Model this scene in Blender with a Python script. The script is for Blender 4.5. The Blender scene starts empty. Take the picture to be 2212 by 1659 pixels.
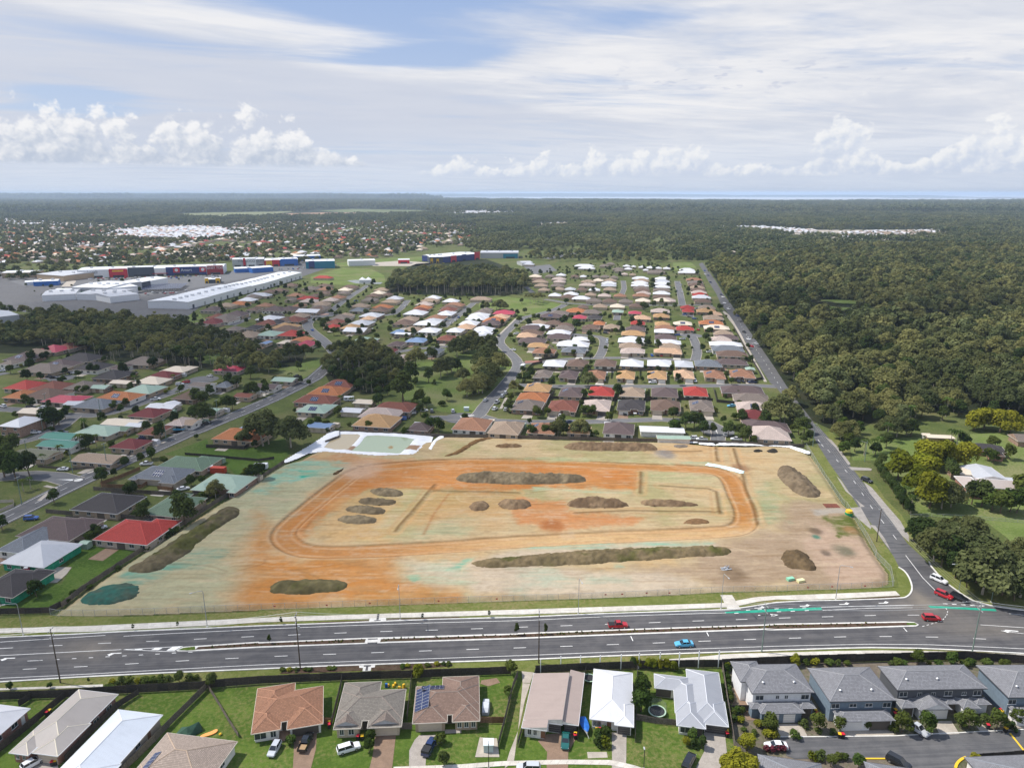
import bpy, bmesh, math, random
import numpy as np
from mathutils import Vector, Matrix
from mathutils.geometry import delaunay_2d_cdt
SC = bpy.context.scene
COL = SC.collection
rnd = random.Random(7)
R = math.radians

# ------------------------------------------------------------------ camera
cam_d = bpy.data.cameras.new('camera')
cam = bpy.data.objects.new('camera', cam_d); COL.objects.link(cam)
cam.location = (0, 0, 112)
cam.rotation_euler = (R(75.0), 0, 0)
cam_d.sensor_width = 36.0
cam_d.lens = 36.0 * 1536 / 2212
cam_d.clip_start = 1.0
cam_d.clip_end = 200000
SC.camera = cam

# ------------------------------------------------------------------ node helpers
class V:
    """a node socket with arithmetic"""
    def __init__(s, nt, sock): s.nt, s.k = nt, sock
    def _m(s, op, *o):
        n = s.nt.nodes.new('ShaderNodeMath'); n.operation = op
        for i, q in enumerate((s,) + o):
            if isinstance(q, V): s.nt.links.new(q.k, n.inputs[i])
            else: n.inputs[i].default_value = q
        return V(s.nt, n.outputs[0])
    def __add__(s, o): return s._m('ADD', o)
    def __sub__(s, o): return s._m('SUBTRACT', o)
    def __mul__(s, o): return s._m('MULTIPLY', o)
    def __truediv__(s, o): return s._m('DIVIDE', o)
    __radd__ = __add__; __rmul__ = __mul__
    def __rsub__(s, o): return (s * -1.0) + o
    def sq(s): return s._m('MULTIPLY', s)
    def exp(s): return s._m('EXPONENT')
    def sqrt(s): return s._m('SQRT')
    def atan2(s, o): return s._m('ARCTAN2', o)
    def max(s, o): return s._m('MAXIMUM', o)
    def min(s, o): return s._m('MINIMUM', o)
    def abs(s): return s._m('ABSOLUTE')
    def step(s, a, b, c=0.0, d=1.0):
        n = s.nt.nodes.new('ShaderNodeMapRange'); n.interpolation_type = 'SMOOTHSTEP'
        s.nt.links.new(s.k, n.inputs[0])
        for i, q in ((1, a), (2, b), (3, c), (4, d)):
            if isinstance(q, V): s.nt.links.new(q.k, n.inputs[i])
            else: n.inputs[i].default_value = q
        return V(s.nt, n.outputs[0])
def vec(nt, x, y, z):
    n = nt.nodes.new('ShaderNodeCombineXYZ')
    for i, q in enumerate((x, y, z)):
        if isinstance(q, V): nt.links.new(q.k, n.inputs[i])
        else: n.inputs[i].default_value = q
    return V(nt, n.outputs[0])
def xyz(nt, v):
    n = nt.nodes.new('ShaderNodeSeparateXYZ'); nt.links.new(v.k, n.inputs[0])
    return [V(nt, o) for o in n.outputs]
def noise(nt, v, scale, detail=4, rough=.55, dist=0.0, dim='3D'):
    n = nt.nodes.new('ShaderNodeTexNoise'); n.noise_dimensions = dim
    if v is not None: nt.links.new(v.k, n.inputs['Vector'])
    n.inputs['Scale'].default_value = scale; n.inputs['Detail'].default_value = detail
    n.inputs['Roughness'].default_value = rough; n.inputs['Distortion'].default_value = dist
    return V(nt, n.outputs[0])
def mix(nt, f, a, b, mode='MIX'):
    n = nt.nodes.new('ShaderNodeMix'); n.data_type = 'RGBA'; n.blend_type = mode
    for s, q in ((n.inputs[0], f), (n.inputs[6], a), (n.inputs[7], b)):
        if isinstance(q, V): nt.links.new(q.k, s)
        elif isinstance(q, (int, float)): s.default_value = q
        else: s.default_value = (*q, 1)
    return V(nt, n.outputs[2])
def srgb(r, g, b):
    f = lambda c: (c / 255 / 12.92) if c < 10 else ((c / 255 + .055) / 1.055) ** 2.4
    return (f(r), f(g), f(b))

# ------------------------------------------------------------------ sun and sky
SUN_EL, SUN_AZ = R(54), math.atan2(-0.97, 0.24)      # azimuth from +Y towards +X
sd = Vector((math.sin(SUN_AZ) * math.cos(SUN_EL), math.cos(SUN_AZ) * math.cos(SUN_EL), math.sin(SUN_EL)))
sun_d = bpy.data.lights.new('sun', 'SUN'); sun = bpy.data.objects.new('sun', sun_d); COL.objects.link(sun)
sun_d.energy = 5.0; sun_d.angle = R(0.53); sun_d.color = (1.0, .955, .88)
sun.rotation_euler = sd.to_track_quat('Z', 'Y').to_euler()
sun.location = sd * 400

W = bpy.data.worlds.new('World'); SC.world = W; W.use_nodes = True
nt = W.node_tree; nt.nodes.clear()
tc = nt.nodes.new('ShaderNodeTexCoord')
dirv = V(nt, tc.outputs['Generated'])
dx, dy, dz = xyz(nt, dirv)
sky = nt.nodes.new('ShaderNodeTexSky'); sky.sky_type = 'NISHITA'; sky.sun_disc = False
sky.sun_elevation = SUN_EL; sky.sun_rotation = SUN_AZ; sky.altitude = 50
sky.air_density = 1.0; sky.dust_density = 0.6; sky.ozone_density = 1.6
rxy = (dx.sq() + dy.sq()).sqrt()
az = dx.atan2(dy) * (180 / math.pi)                    # degrees right of +Y
el = (dz.atan2(rxy)) * (180 / math.pi)
elp = el.max(0.0)
# high thin cloud: noise on a flat layer far above, drawn out into streaks
def sn(x, y, scale, detail, rough): return noise(nt, vec(nt, x, y, 0.0), scale, detail, rough, dim='2D')
lay = (dz.max(0.0) + 0.055)
px_, py_ = dx / lay, dy / lay
fx, fy = px_ * 0.55 + py_ * 0.42, py_ * 1.5 - px_ * 0.55
warp = sn(fx, fy, 0.35, 2, .5)
c1 = sn(fx + warp * 1.6, fy + warp * 2.2, 0.42, 6, .56)
c2 = sn(fx + warp * 1.6 + 7.0, fy + warp * 2.2, 1.6, 5, .62)
def gauss(a0, e0, sa, se, k=0.0):
    a = az - a0; e = el - e0 - a * k
    return ((a * (1 / sa)).sq() * -1.0 - (e * (1 / se)).sq()).exp()
streak = (c1 - 0.5) * 2.4 + (c2 - 0.5) * 1.1
gap = (gauss(-13, 13.6, 11, 1.2, -.03) * .95 + gauss(-6, 9.7, 6.0, .7, .05) * .95 + gauss(-9, 11.6, 6, .9, -.15) * .42
       + gauss(-30, 6.0, 3.6, .9) * .85 + gauss(11, 12.2, 7, .9, .10) * .30 + gauss(5, 8.1, 5, .5, -.05) * .35 + gauss(24, 11.5, 7, 1.2, -.1) * .25)
far_gap = (elp - 15.0).step(0, 25) * 0.75
cover = (1.05 + streak * 0.95 - gap * 1.3 - far_gap).step(0.10, 1.0)
# underside of the big sheet lies greyer below a slanting edge
edge = el - (11.9 - (az + 36.0) * 0.152) + (warp - .5) * 2.2 + (c1 - .5) * 1.0
under = edge.step(0.35, -0.5) * az.step(16, -6) * elp.step(1.5, 4.0)
greyn = sn(az * 0.06 + 1.7, el * 0.5, 1.0, 4, .55)
white = mix(nt, (greyn * 1.1 + c2 * .9 - .45).step(.2, .9), (5.9, 6.25, 7.1), (7.9, 7.9, 8.1))
white = mix(nt, under * 0.8, white, (5.5, 5.9, 6.9))
blue = mix(nt, elp.step(2, 16), (4.9, 5.8, 7.6), (3.3, 4.5, 7.1))
nis = V(nt, sky.outputs[0])
blue = mix(nt, .15, blue, nis)
skyc = mix(nt, cover, blue, white)
# lower haze and grey-blue rain veil towards the horizon
veil = elp.step(6.0, .8) * (0.40 + greyn * .5)
skyc = mix(nt, veil.min(1.0) * .9, skyc, (5.3, 6.1, 7.5))
# cumulus banks standing on the horizon: rounded heads from cell noise in three sizes, lit from the upper left
def cell(x, y, scale):
    b = nt.nodes.new('ShaderNodeTexVoronoi'); b.voronoi_dimensions = '2D'; b.feature = 'F1'
    b.inputs['Scale'].default_value = scale; nt.links.new(vec(nt, x, y, 0.0).k, b.inputs['Vector'])
    return V(nt, b.outputs['Distance'])
def heads(x, y):
    w = sn(x, y, 1.1, 3, .6) * .9
    x, y = x + w, y + w
    return (1.0 - cell(x, y, .55)) * .62 + (1.0 - cell(x, y, 1.25)) * .30 + (1.0 - cell(x, y, 2.9)) * .15
def bank(skyc, seed, base, top, size, lit, dark, amt, sel):
    ax, ey = az * size + seed, el * size * 1.15 + seed
    n1 = sn(ax, ey * .3, .30, 2, .5)
    hd = heads(ax, ey)
    fine = sn(ax, ey, 2.6, 4, .62)
    rise = (el - base) / (sel * top * (0.35 + n1 * 1.3) + .05)
    dens = 1.0 - rise + (hd - .55) * 1.9 + (fine - .5) * .5
    alpha = dens.step(-.06, .42) * (el - base + (fine - .5) * .5).step(-.15, .25) * sel.step(.06, .3)
    hd2 = heads(ax - .34 * size, ey + .34 * size)
    light = ((hd - hd2) * 1.25 + rise.min(1.2) * .55 + (fine - .5) * .4 + .20).step(0, 1.0)
    return mix(nt, alpha * amt, skyc, mix(nt, light, dark, lit))
selA = (az.step(-9.0, -17.5) * (az + 60).step(0, 12)).max(az.step(52, 64))
selA = selA * 1.0 + gauss(-19.5, 4, 3.2, 9) * .4 + gauss(-36, 4, 5, 9) * .55
selB = gauss(11, 4, 7.5, 9) * .8 + gauss(24.0, 4, 1.9, 9) * 1.9 + gauss(33, 4, 4.2, 9) * 1.05 + gauss(-4.5, 3, 2.2, 9) * .35 + gauss(2, 3, 6, 9) * .35 + gauss(75, 3, 18, 9) * .6
skyc = bank(skyc, 4.0, 1.2, 2.3, .95, (8.5, 8.5, 8.5), (5.6, 6.2, 7.4), .8, selB)
skyc = bank(skyc, 2.3, 1.9, 2.0, .75, (8.6, 8.55, 8.6), (4.7, 5.3, 6.4), .9, selA)
# small grey scud in front of the sheet
scn = sn(az * .55, el * 2.1 + 5.0, 1.0, 4, .55)
scud = (scn - .5).step(.10, .20) * gauss(18, 8.0, 17, 1.1) 
skyc = mix(nt, scud * .7, skyc, (5.1, 5.5, 6.7))
bg = nt.nodes.new('ShaderNodeBackground'); bg.inputs[1].default_value = 0.1
nt.links.new(skyc.k, bg.inputs[0])
wo = nt.nodes.new('ShaderNodeOutputWorld'); nt.links.new(bg.outputs[0], wo.inputs[0])

W.cycles.sampling_method = 'MANUAL'; W.cycles.sample_map_resolution = 512
vs = SC.view_settings
SC.display_settings.display_device = 'sRGB'
vs.view_transform = 'Standard'; vs.look = 'None'; vs.exposure = 0.14; vs.gamma = 1.0; vs.use_curve_mapping = False
SC.cycles.max_bounces = 6; SC.cycles.diffuse_bounces = 3; SC.cycles.transparent_max_bounces = 8
SC.cycles.volume_bounces = 1; SC.cycles.use_denoising = True

# ------------------------------------------------------------------ mesh helpers
class MB:
    """collects polygons (with metre UVs) for one mesh object"""
    def __init__(s): s.v, s.f, s.uv, s.mi = [], [], [], []
    def poly(s, pts, mi=0, uv=None):
        i = len(s.v); s.v += [tuple(p) for p in pts]; s.f.append(tuple(range(i, i + len(pts)))); s.mi.append(mi)
        if uv is None:
            P = [Vector(p) for p in pts]
            n = (P[1] - P[0]).cross(P[-1] - P[0])
            for k in range(1, len(P) - 1):
                if n.length < 1e-9: n = (P[k] - P[0]).cross(P[k + 1] - P[0])
            n = n.normalized() if n.length > 0 else Vector((0, 0, 1))
            if abs(n.z) > .995: u, w = Vector((1, 0, 0)), Vector((0, 1, 0))
            else:
                u = Vector((-n.y, n.x, 0)).normalized(); w = n.cross(u)
            uv = [(p.dot(u), p.dot(w)) for p in P]
        s.uv += uv
        return s
    def box(s, c, d, rz=0.0, mi=0, bot=False, taper=1.0):
        """box standing on z=c[2], size d, turned rz about its centre"""
        cs, sn = math.cos(rz), math.sin(rz)
        def q(x, y, z, t): return (c[0] + (x * cs - y * sn) * t, c[1] + (x * sn + y * cs) * t, c[2] + z)
        a, b, h = d[0] / 2, d[1] / 2, d[2]
        lo = [q(x, y, 0, 1) for x, y in ((-a, -b), (a, -b), (a, b), (-a, b))]
        hi = [q(x, y, h, taper) for x, y in ((-a, -b), (a, -b), (a, b), (-a, b))]
        for i in range(4): s.poly([lo[i], lo[(i + 1) % 4], hi[(i + 1) % 4], hi[i]], mi)
        s.poly(hi, mi)
        if bot: s.poly(lo[::-1], mi)
        return s
    def prism(s, pts, z0, z1, mi=0, cap=True, mi_top=None):
        p = ccw(pts); n = len(p)
        for i in range(n):
            a, b = p[i], p[(i + 1) % n]
            s.poly([(a[0], a[1], z0), (b[0], b[1], z0), (b[0], b[1], z1), (a[0], a[1], z1)], mi)
        if cap: s.poly([(x, y, z1) for x, y in p], mi if mi_top is None else mi_top)
        return s
    def tube(s, path, r, n=6, mi=0, cap=True):
        P = [Vector(p) for p in path]; rings = []
        rr = r if isinstance(r, (list, tuple)) else [r] * len(P)
        for i, p in enumerate(P):
            d = (P[min(i + 1, len(P) - 1)] - P[max(i - 1, 0)]).normalized()
            a = d.cross(Vector((0, 0, 1)))
            a = Vector((1, 0, 0)) if a.length < 1e-3 else a.normalized()
            b = d.cross(a)
            rings.append([p + (a * math.cos(t) + b * math.sin(t)) * rr[i] for t in [2 * math.pi * k / n for k in range(n)]])
        for i in range(len(P) - 1):
            for k in range(n):
                s.poly([rings[i][k], rings[i + 1][k], rings[i + 1][(k + 1) % n], rings[i][(k + 1) % n]], mi)
        if cap: s.poly(rings[0], mi); s.poly(rings[-1][::-1], mi)
        return s
    def cyl(s, c, r, h, n=12, mi=0, r2=None):
        r2 = r if r2 is None else r2
        lo = [(c[0] + r * math.cos(2 * math.pi * k / n), c[1] + r * math.sin(2 * math.pi * k / n), c[2]) for k in range(n)]
        hi = [(c[0] + r2 * math.cos(2 * math.pi * k / n), c[1] + r2 * math.sin(2 * math.pi * k / n), c[2] + h) for k in range(n)]
        for k in range(n): s.poly([lo[k], lo[(k + 1) % n], hi[(k + 1) % n], hi[k]], mi)
        s.poly(hi, mi)
        return s
    def mesh(s, name, mats):
        me = bpy.data.meshes.new(name); me.from_pydata(s.v, [], s.f)
        u = me.uv_layers.new(name='UVMap'); u.data.foreach_set('uv', np.array(s.uv, dtype=np.float32).ravel())
        for m in (mats if isinstance(mats, (list, tuple)) else [mats]): me.materials.append(m)
        me.polygons.foreach_set('material_index', np.array(s.mi, dtype=np.int32))
        me.update(); return me
    def build(s, name, mats, parent=None, loc=(0, 0, 0), rz=0, kind=None, smooth=False):
        me = s.mesh(name, mats)
        if smooth: me.polygons.foreach_set('use_smooth', np.ones(len(me.polygons), dtype=bool))
        return obj(name, me, parent, loc, rz, kind)
def obj(name, me, parent=None, loc=(0, 0, 0), rz=0, kind=None):
    o = bpy.data.objects.new(name, me); COL.objects.link(o)
    o.location = loc; o.rotation_euler = (0, 0, rz)
    if parent: o.parent = parent
    if kind: o['kind'] = kind
    return o
def ccw(p):
    a = sum(p[i][0] * p[(i + 1) % len(p)][1] - p[(i + 1) % len(p)][0] * p[i][1] for i in range(len(p)))
    return list(p) if a > 0 else list(p)[::-1]
def tag(o, label, cat, group=None):
    o['label'] = label; o['category'] = cat
    if group: o['group'] = group
    return o
def thing(name, label, cat, loc=(0, 0, 0), rz=0, group=None):
    o = bpy.data.objects.new(name, None); COL.objects.link(o)
    o.location = loc if len(loc) == 3 else (*loc, 0); o.rotation_euler = (0, 0, rz)
    o.empty_display_size = .5
    return tag(o, label, cat, group)
def ribbon(path, w, off=0.0):
    """left and right edge of a strip of width w along path"""
    P = [Vector((p[0], p[1])) for p in path]; L, Rr = [], []
    for i, p in enumerate(P):
        d = (P[min(i + 1, len(P) - 1)] - P[max(i - 1, 0)]).normalized(); n = Vector((-d.y, d.x))
        L.append(p + n * (off + w / 2)); Rr.append(p + n * (off - w / 2))
    return L, Rr
def strip(mb, path, w, z, off=0.0, mi=0):
    L, Rr = ribbon(path, w, off); u = 0
    for i in range(len(path) - 1):
        du = (L[i + 1] - L[i]).length
        mb.poly([(*Rr[i], z), (*Rr[i + 1], z), (*L[i + 1], z), (*L[i], z)], mi, uv=[(u, 0), (u + du, 0), (u + du, w), (u, w)]); u += du
    return mb
def wallstrip(mb, path, w, z0, z1, off=0.0, mi=0):
    L, Rr = ribbon(path, w, off)
    for i in range(len(path) - 1):
        mb.poly([(*Rr[i], z1), (*Rr[i + 1], z1), (*L[i + 1], z1), (*L[i], z1)], mi)
        mb.poly([(*Rr[i], z0), (*Rr[i + 1], z0), (*Rr[i + 1], z1), (*Rr[i], z1)], mi)
        mb.poly([(*L[i + 1], z0), (*L[i], z0), (*L[i], z1), (*L[i + 1], z1)], mi)
    for k in (0, -1): mb.poly([(*Rr[k], z0), (*L[k], z0), (*L[k], z1), (*Rr[k], z1)], mi)
    return mb
def plen(path): return sum(math.dist(path[i], path[i + 1]) for i in range(len(path) - 1))
def along(path, s):
    """point and heading at distance s along path"""
    for i in range(len(path) - 1):
        d = math.dist(path[i], path[i + 1])
        if s <= d or i == len(path) - 2:
            t = s / d; a, b = path[i], path[i + 1]
            return (a[0] + (b[0] - a[0]) * t, a[1] + (b[1] - a[1]) * t), math.atan2(b[1] - a[1], b[0] - a[0])
        s -= d
def smooth(path, it=2, closed=False):
    P = [tuple(p[:2]) for p in path]
    for _ in range(it):
        Q = [] if closed else [P[0]]
        for i in range(len(P) if closed else len(P) - 1):
            a, b = P[i], P[(i + 1) % len(P)]
            Q += [(a[0] * .75 + b[0] * .25, a[1] * .75 + b[1] * .25), (a[0] * .25 + b[0] * .75, a[1] * .25 + b[1] * .75)]
        if not closed: Q.append(P[-1])
        P = Q
    return P
def sheet(name, pts, z, mat, kind='structure', parent=None):
    """flat piece of ground; triangulated so that concave outlines work"""
    p = [Vector((q[0], q[1])) for q in pts]; n = len(p)
    o = sum(p, Vector((0, 0))) / n
    vs_, _, fs, *_r = delaunay_2d_cdt([q - o for q in p], [(i, (i + 1) % n) for i in range(n)], [], 0, 1e-4)
    vs_ = [v + o for v in vs_]
    cen = np.array([[sum(vs_[i].x for i in f) / len(f), sum(vs_[i].y for i in f) / len(f)] for f in fs]); keep = inside(cen, [tuple(q) for q in p])
    mb = MB()
    for f, k in zip(fs, keep):
        if k:
            q = ccw([tuple(vs_[i]) for i in f]); mb.poly([(x, y, z) for x, y in q], uv=q)
    me = mb.mesh(name, mat)
    return obj(name, me, parent, kind=kind)
def inside(pts, poly):
    """numpy point in polygon"""
    x, y = pts[:, 0], pts[:, 1]; r = np.zeros(len(pts), bool); n = len(poly)
    for i in range(n):
        x1, y1 = poly[i][:2]; x2, y2 = poly[(i + 1) % n][:2]
        if y1 == y2: continue
        c = ((y1 > y) != (y2 > y)) & (x < (x2 - x1) * (y - y1) / (y2 - y1) + x1)
        r ^= c
    return r
def dist_line(pts, path, closed=False):
    d = np.full(len(pts), 1e9); n = len(path)
    for i in range(n if closed else n - 1):
        a = np.array(path[i][:2], float); b = np.array(path[(i + 1) % n][:2], float); ab = b - a
        t = np.clip(((pts - a) @ ab) / max(ab @ ab, 1e-9), 0, 1)
        d = np.minimum(d, np.hypot(*(pts - a - t[:, None] * ab).T))
    return d
def vnoise(x, y, scale, octs=4, seed=0, rough=.5):
    """tileless value noise in numpy, 0..1"""
    rs = np.random.RandomState(seed); out = np.zeros_like(x, float); amp, tot = 1.0, 0.0
    for o in range(octs):
        T = rs.rand(256, 256); X = x / scale * 2 ** o + rs.rand() * 99; Y = y / scale * 2 ** o + rs.rand() * 99
        i, j = np.floor(X).astype(int), np.floor(Y).astype(int); u, v = X - i, Y - j
        u, v = u * u * (3 - 2 * u), v * v * (3 - 2 * v); i, j = i % 256, j % 256; i2, j2 = (i + 1) % 256, (j + 1) % 256
        out += amp * (T[i, j] * (1 - u) * (1 - v) + T[i2, j] * u * (1 - v) + T[i, j2] * (1 - u) * v + T[i2, j2] * u * v)
        tot += amp; amp *= rough
    return out / tot

# ------------------------------------------------------------------ materials
def new_mat(name):
    m = bpy.data.materials.new(name); m.use_nodes = True; n = m.node_tree; b = n.nodes['Principled BSDF']
    b.inputs['Specular IOR Level'].default_value = .3
    return m, n, b
_mc = {}
def plain(name, col, rough=.7, metal=0.0, var=0.0, vscale=1.5, bump=0.0, bscale=20, spec=.3, coat=0.0):
    """one colour broken up by wear-like noise in object space"""
    key = (name,)
    if key in _mc: return _mc[key]
    m, n, b = new_mat(name)
    b.inputs['Roughness'].default_value = rough; b.inputs['Metallic'].default_value = metal; b.inputs['Specular IOR Level'].default_value = spec
    if coat: b.inputs['Coat Weight'].default_value = coat
    g = n.nodes.new('ShaderNodeNewGeometry'); p = V(n, g.outputs['Position'])
    if var:
        f = noise(n, p, vscale, 5, .6)
        c = mix(n, f.step(.3, .7), tuple(x * (1 - var) for x in col), tuple(min(1, x * (1 + var)) for x in col))
        n.links.new(c.k, b.inputs['Base Color'])
    else: b.inputs['Base Color'].default_value = (*col, 1)
    if bump:
        bn = n.nodes.new('ShaderNodeBump'); bn.inputs['Strength'].default_value = bump; bn.inputs['Distance'].default_value = .05
        n.links.new(noise(n, p, bscale, 3).k, bn.inputs['Height']); n.links.new(bn.outputs[0], b.inputs['Normal'])
    _mc[key] = m
    return m
def grass_mat(name, c1, c2, c3, s=.12):
    m, n, b = new_mat(name); b.inputs['Roughness'].default_value = .95; b.inputs['Specular IOR Level'].default_value = .1
    g = n.nodes.new('ShaderNodeNewGeometry'); p = V(n, g.outputs['Position'])
    f1 = noise(n, p, s, 5, .6); f2 = noise(n, p, 1.1, 4, .65); f3 = noise(n, p, .035, 3, .5); f4 = noise(n, p, 5.0, 3, .7)
    c = mix(n, (f1 + (f2 - .5) * .7).step(.36, .64), c1, c2)
    c = mix(n, (f3 * .5 + f2 * .5).step(.46, .64), c, c3)
    c = mix(n, f4.step(.2, .8) * .55, c, tuple(x * .5 for x in c1))
    n.links.new(c.k, b.inputs['Base Color'])
    bn = n.nodes.new('ShaderNodeBump'); bn.inputs['Strength'].default_value = .6; bn.inputs['Distance'].default_value = .15
    n.links.new((f2 + f4 * .6).k, bn.inputs['Height']); n.links.new(bn.outputs[0], b.inputs['Normal'])
    return m
def asphalt_mat(name, col, worn, s=.25, dust=()):
    m, n, b = new_mat(name); b.inputs['Roughness'].default_value = .85; b.inputs['Specular IOR Level'].default_value = .25
    g = n.nodes.new('ShaderNodeNewGeometry'); p = V(n, g.outputs['Position'])
    u = n.nodes.new('ShaderNodeUVMap'); U = xyz(n, V(n, u.outputs[0]))
    f = noise(n, p, s, 6, .65); st = noise(n, vec(n, U[0] * .02, (U[1] - U[0] * .061) * 1.1, 0.0), 1.0, 4, .65); fine = noise(n, p, 9.0, 2, .7)
    c = mix(n, (f * .4 + st * .6).step(.38, .62), col, worn)
    for x, y, sx_, sy_, k in dust:                          # pale dirt carried onto the road
        a = (U[0] - x) * (1 / sx_); b_ = (U[1] - y) * (1 / sy_); c = mix(n, (((a.sq() + b_.sq()) * -1.0).exp() * (.3 + f * 1.1)).min(1.0) * k, c, (.26, .22, .17))
    c = mix(n, fine.step(.25, .75) * .4, c, tuple(x * .62 for x in col))
    n.links.new(c.k, b.inputs['Base Color'])
    return m
def conc_mat(name, col, joints=0.0):
    m, n, b = new_mat(name); b.inputs['Roughness'].default_value = .85
    g = n.nodes.new('ShaderNodeNewGeometry'); p = V(n, g.outputs['Position'])
    f = noise(n, p, .5, 6, .65); f2 = noise(n, p, 4.0, 3, .6)
    c = mix(n, (f * .7 + f2 * .3).step(.35, .68), tuple(x * .8 for x in col), tuple(x * 1.1 for x in col))
    n.links.new(c.k, b.inputs['Base Color'])
    return m
def roof_mat(name, col, tile):
    """tiled (rows and columns of tiles with their own tone) or ribbed sheet roof; UV u runs along the eave, v up the slope"""
    m, n, b = new_mat(name)
    u = n.nodes.new('ShaderNodeUVMap'); U = V(n, u.outputs[0]); ux, uy, _ = xyz(n, U)
    g = n.nodes.new('ShaderNodeNewGeometry'); p = V(n, g.outputs['Position'])
    big = noise(n, p, .35, 5, .65)
    if tile:
        br = n.nodes.new('ShaderNodeTexBrick'); n.links.new(U.k, br.inputs['Vector'])
        br.offset = .5; br.inputs['Scale'].default_value = 1.0; br.inputs['Brick Width'].default_value = .30; br.inputs['Row Height'].default_value = .32
        br.inputs['Mortar Size'].default_value = .028; br.inputs['Mortar Smooth'].default_value = .3; br.inputs['Bias'].default_value = 0.0
        br.inputs['Color1'].default_value = (*[x * .82 for x in col], 1); br.inputs['Color2'].default_value = (*[min(1, x * 1.16) for x in col], 1)
        br.inputs['Mortar'].default_value = (*[x * .42 for x in col], 1)
        c = V(n, br.outputs['Color']); h = 1.0 - V(n, br.outputs['Fac'])
        saw = (uy / .32)._m('FRACT') * -1.0
        hh = h * .5 + saw * .8
        b.inputs['Roughness'].default_value = .75
    else:
        rib = ((ux * (2 * math.pi / .25))._m('SINE')).step(.2, .9)
        c = mix(n, rib * .25, col, tuple(x * .7 for x in col)); hh = rib
        b.inputs['Roughness'].default_value = .5
    st = noise(n, vec(n, ux * 1.2, uy * .15, 0.0), 1.0, 4, .6)
    c = mix(n, (big * .6 + st * .4).step(.42, .7) * (.5 if tile else .3), c, tuple(x * .66 for x in col))
    n.links.new(c.k, b.inputs['Base Color'])
    bn = n.nodes.new('ShaderNodeBump'); bn.inputs['Strength'].default_value = .8 if tile else .4; bn.inputs['Distance'].default_value = .05
    n.links.new(hh.k, bn.inputs['Height']); n.links.new(bn.outputs[0], b.inputs['Normal'])
    return m

# ------------------------------------------------------------------ haze: the humid air between here and the bay
M_haze = bpy.data.materials.new('haze_air'); M_haze.use_nodes = True; n_ = M_haze.node_tree; n_.nodes.clear()
pv = n_.nodes.new('ShaderNodeVolumePrincipled'); pv.inputs['Color'].default_value = (.62, .76, .97, 1); pv.inputs['Density'].default_value = 6.2e-5; pv.inputs['Anisotropy'].default_value = .2
o_ = n_.nodes.new('ShaderNodeOutputMaterial'); n_.links.new(pv.outputs[0], o_.inputs['Volume'])
hb = MB(); hb.box((0, 0, -2.0), (190000, 190000, 157), bot=True); hb.build('haze', M_haze, kind='stuff')

# ------------------------------------------------------------------ ground, water and hills
M_ground=grass_mat('ground_grass',(.080,.105,.030),(.120,.145,.042),(.17,.15,.07))
M_lawn=grass_mat('lawn_grass',(.070,.120,.018),(.115,.175,.030),(.21,.19,.075))
M_field=grass_mat('rough_pasture',(.050,.092,.014),(.085,.145,.024),(.12,.155,.045),.08)
M_verge=grass_mat('verge_grass',(.125,.150,.034),(.175,.195,.058),(.26,.21,.10),.25)
M_park=grass_mat('park_grass',(.115,.160,.038),(.165,.220,.060),(.24,.225,.11),.05)
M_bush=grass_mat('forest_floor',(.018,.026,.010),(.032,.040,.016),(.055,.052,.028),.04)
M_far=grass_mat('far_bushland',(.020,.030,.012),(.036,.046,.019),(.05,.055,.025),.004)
M_asph=asphalt_mat('new_asphalt',(.066,.065,.070),(.125,.119,.119),dust=[(*(116.5,181.1),3.2,5,.75),(*(115.8,177.5),9,3,.5),(*(-107.9,157.7),9,5,.5),(*(117.5,171.7),14,7,.3),(*(127.7,165.3),12,3,.35)])
M_asph_old=asphalt_mat('old_asphalt',(.085,.085,.09),(.15,.145,.145))
M_street=asphalt_mat('street_asphalt',(.12,.12,.125),(.18,.178,.178))
M_conc=conc_mat('footpath_concrete',(.56,.52,.46))
M_conc_old=conc_mat('old_concrete',(.42,.37,.31))
M_kerb=conc_mat('kerb_concrete',(.66,.64,.60))
M_gravel=conc_mat('gravel',(.32,.29,.26))
M_drive_brown=conc_mat('brown_driveway',(.24,.16,.11))
M_drive_grey=conc_mat('grey_driveway',(.36,.32,.28))
M_paint=plain('road_paint',(.80,.79,.76),.6,var=.12,vscale=2)
M_paint_y=plain('yellow_paint',(.75,.48,.03),.6)
M_paint_g=plain('green_paint',(.02,.30,.20),.7,var=.15,vscale=1)
M_mulch=grass_mat('bark_mulch',(.075,.045,.030),(.12,.078,.055),(.10,.085,.05),.5)
M_dark=plain('dark_grate',(.03,.03,.032),.7)
g0=MB();rr_=[0,150,400,900,2000,4500,10000,25000,84000]
for i in range(len(rr_)-1):
    n_s=48
    for k in range(n_s):
        a,b=2*math.pi*k/n_s,2*math.pi*(k+1)/n_s;r0,r1=rr_[i],rr_[i+1]
        q=[(r1*math.cos(a),r1*math.sin(a),-.12),(r1*math.cos(b),r1*math.sin(b),-.12),(r0*math.cos(b),r0*math.sin(b),-.12)]
        if r0:q.append((r0*math.cos(a),r0*math.sin(a),-.12))
        g0.poly(q)
g0.build('ground',M_ground,kind='structure')
# dark bushland floor under the woods and out to the horizon
sheet('bushland',[(-9000,1000),(-2600,1000),(-1500,2500),(-400,2600),(500,2300),(900,1900),(420,1150),(380,760),(330,560),(5000,560),(70000,5000),(70000,80000),(-80000,80000),(-80000,1500)],-.08,M_far)
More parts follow.
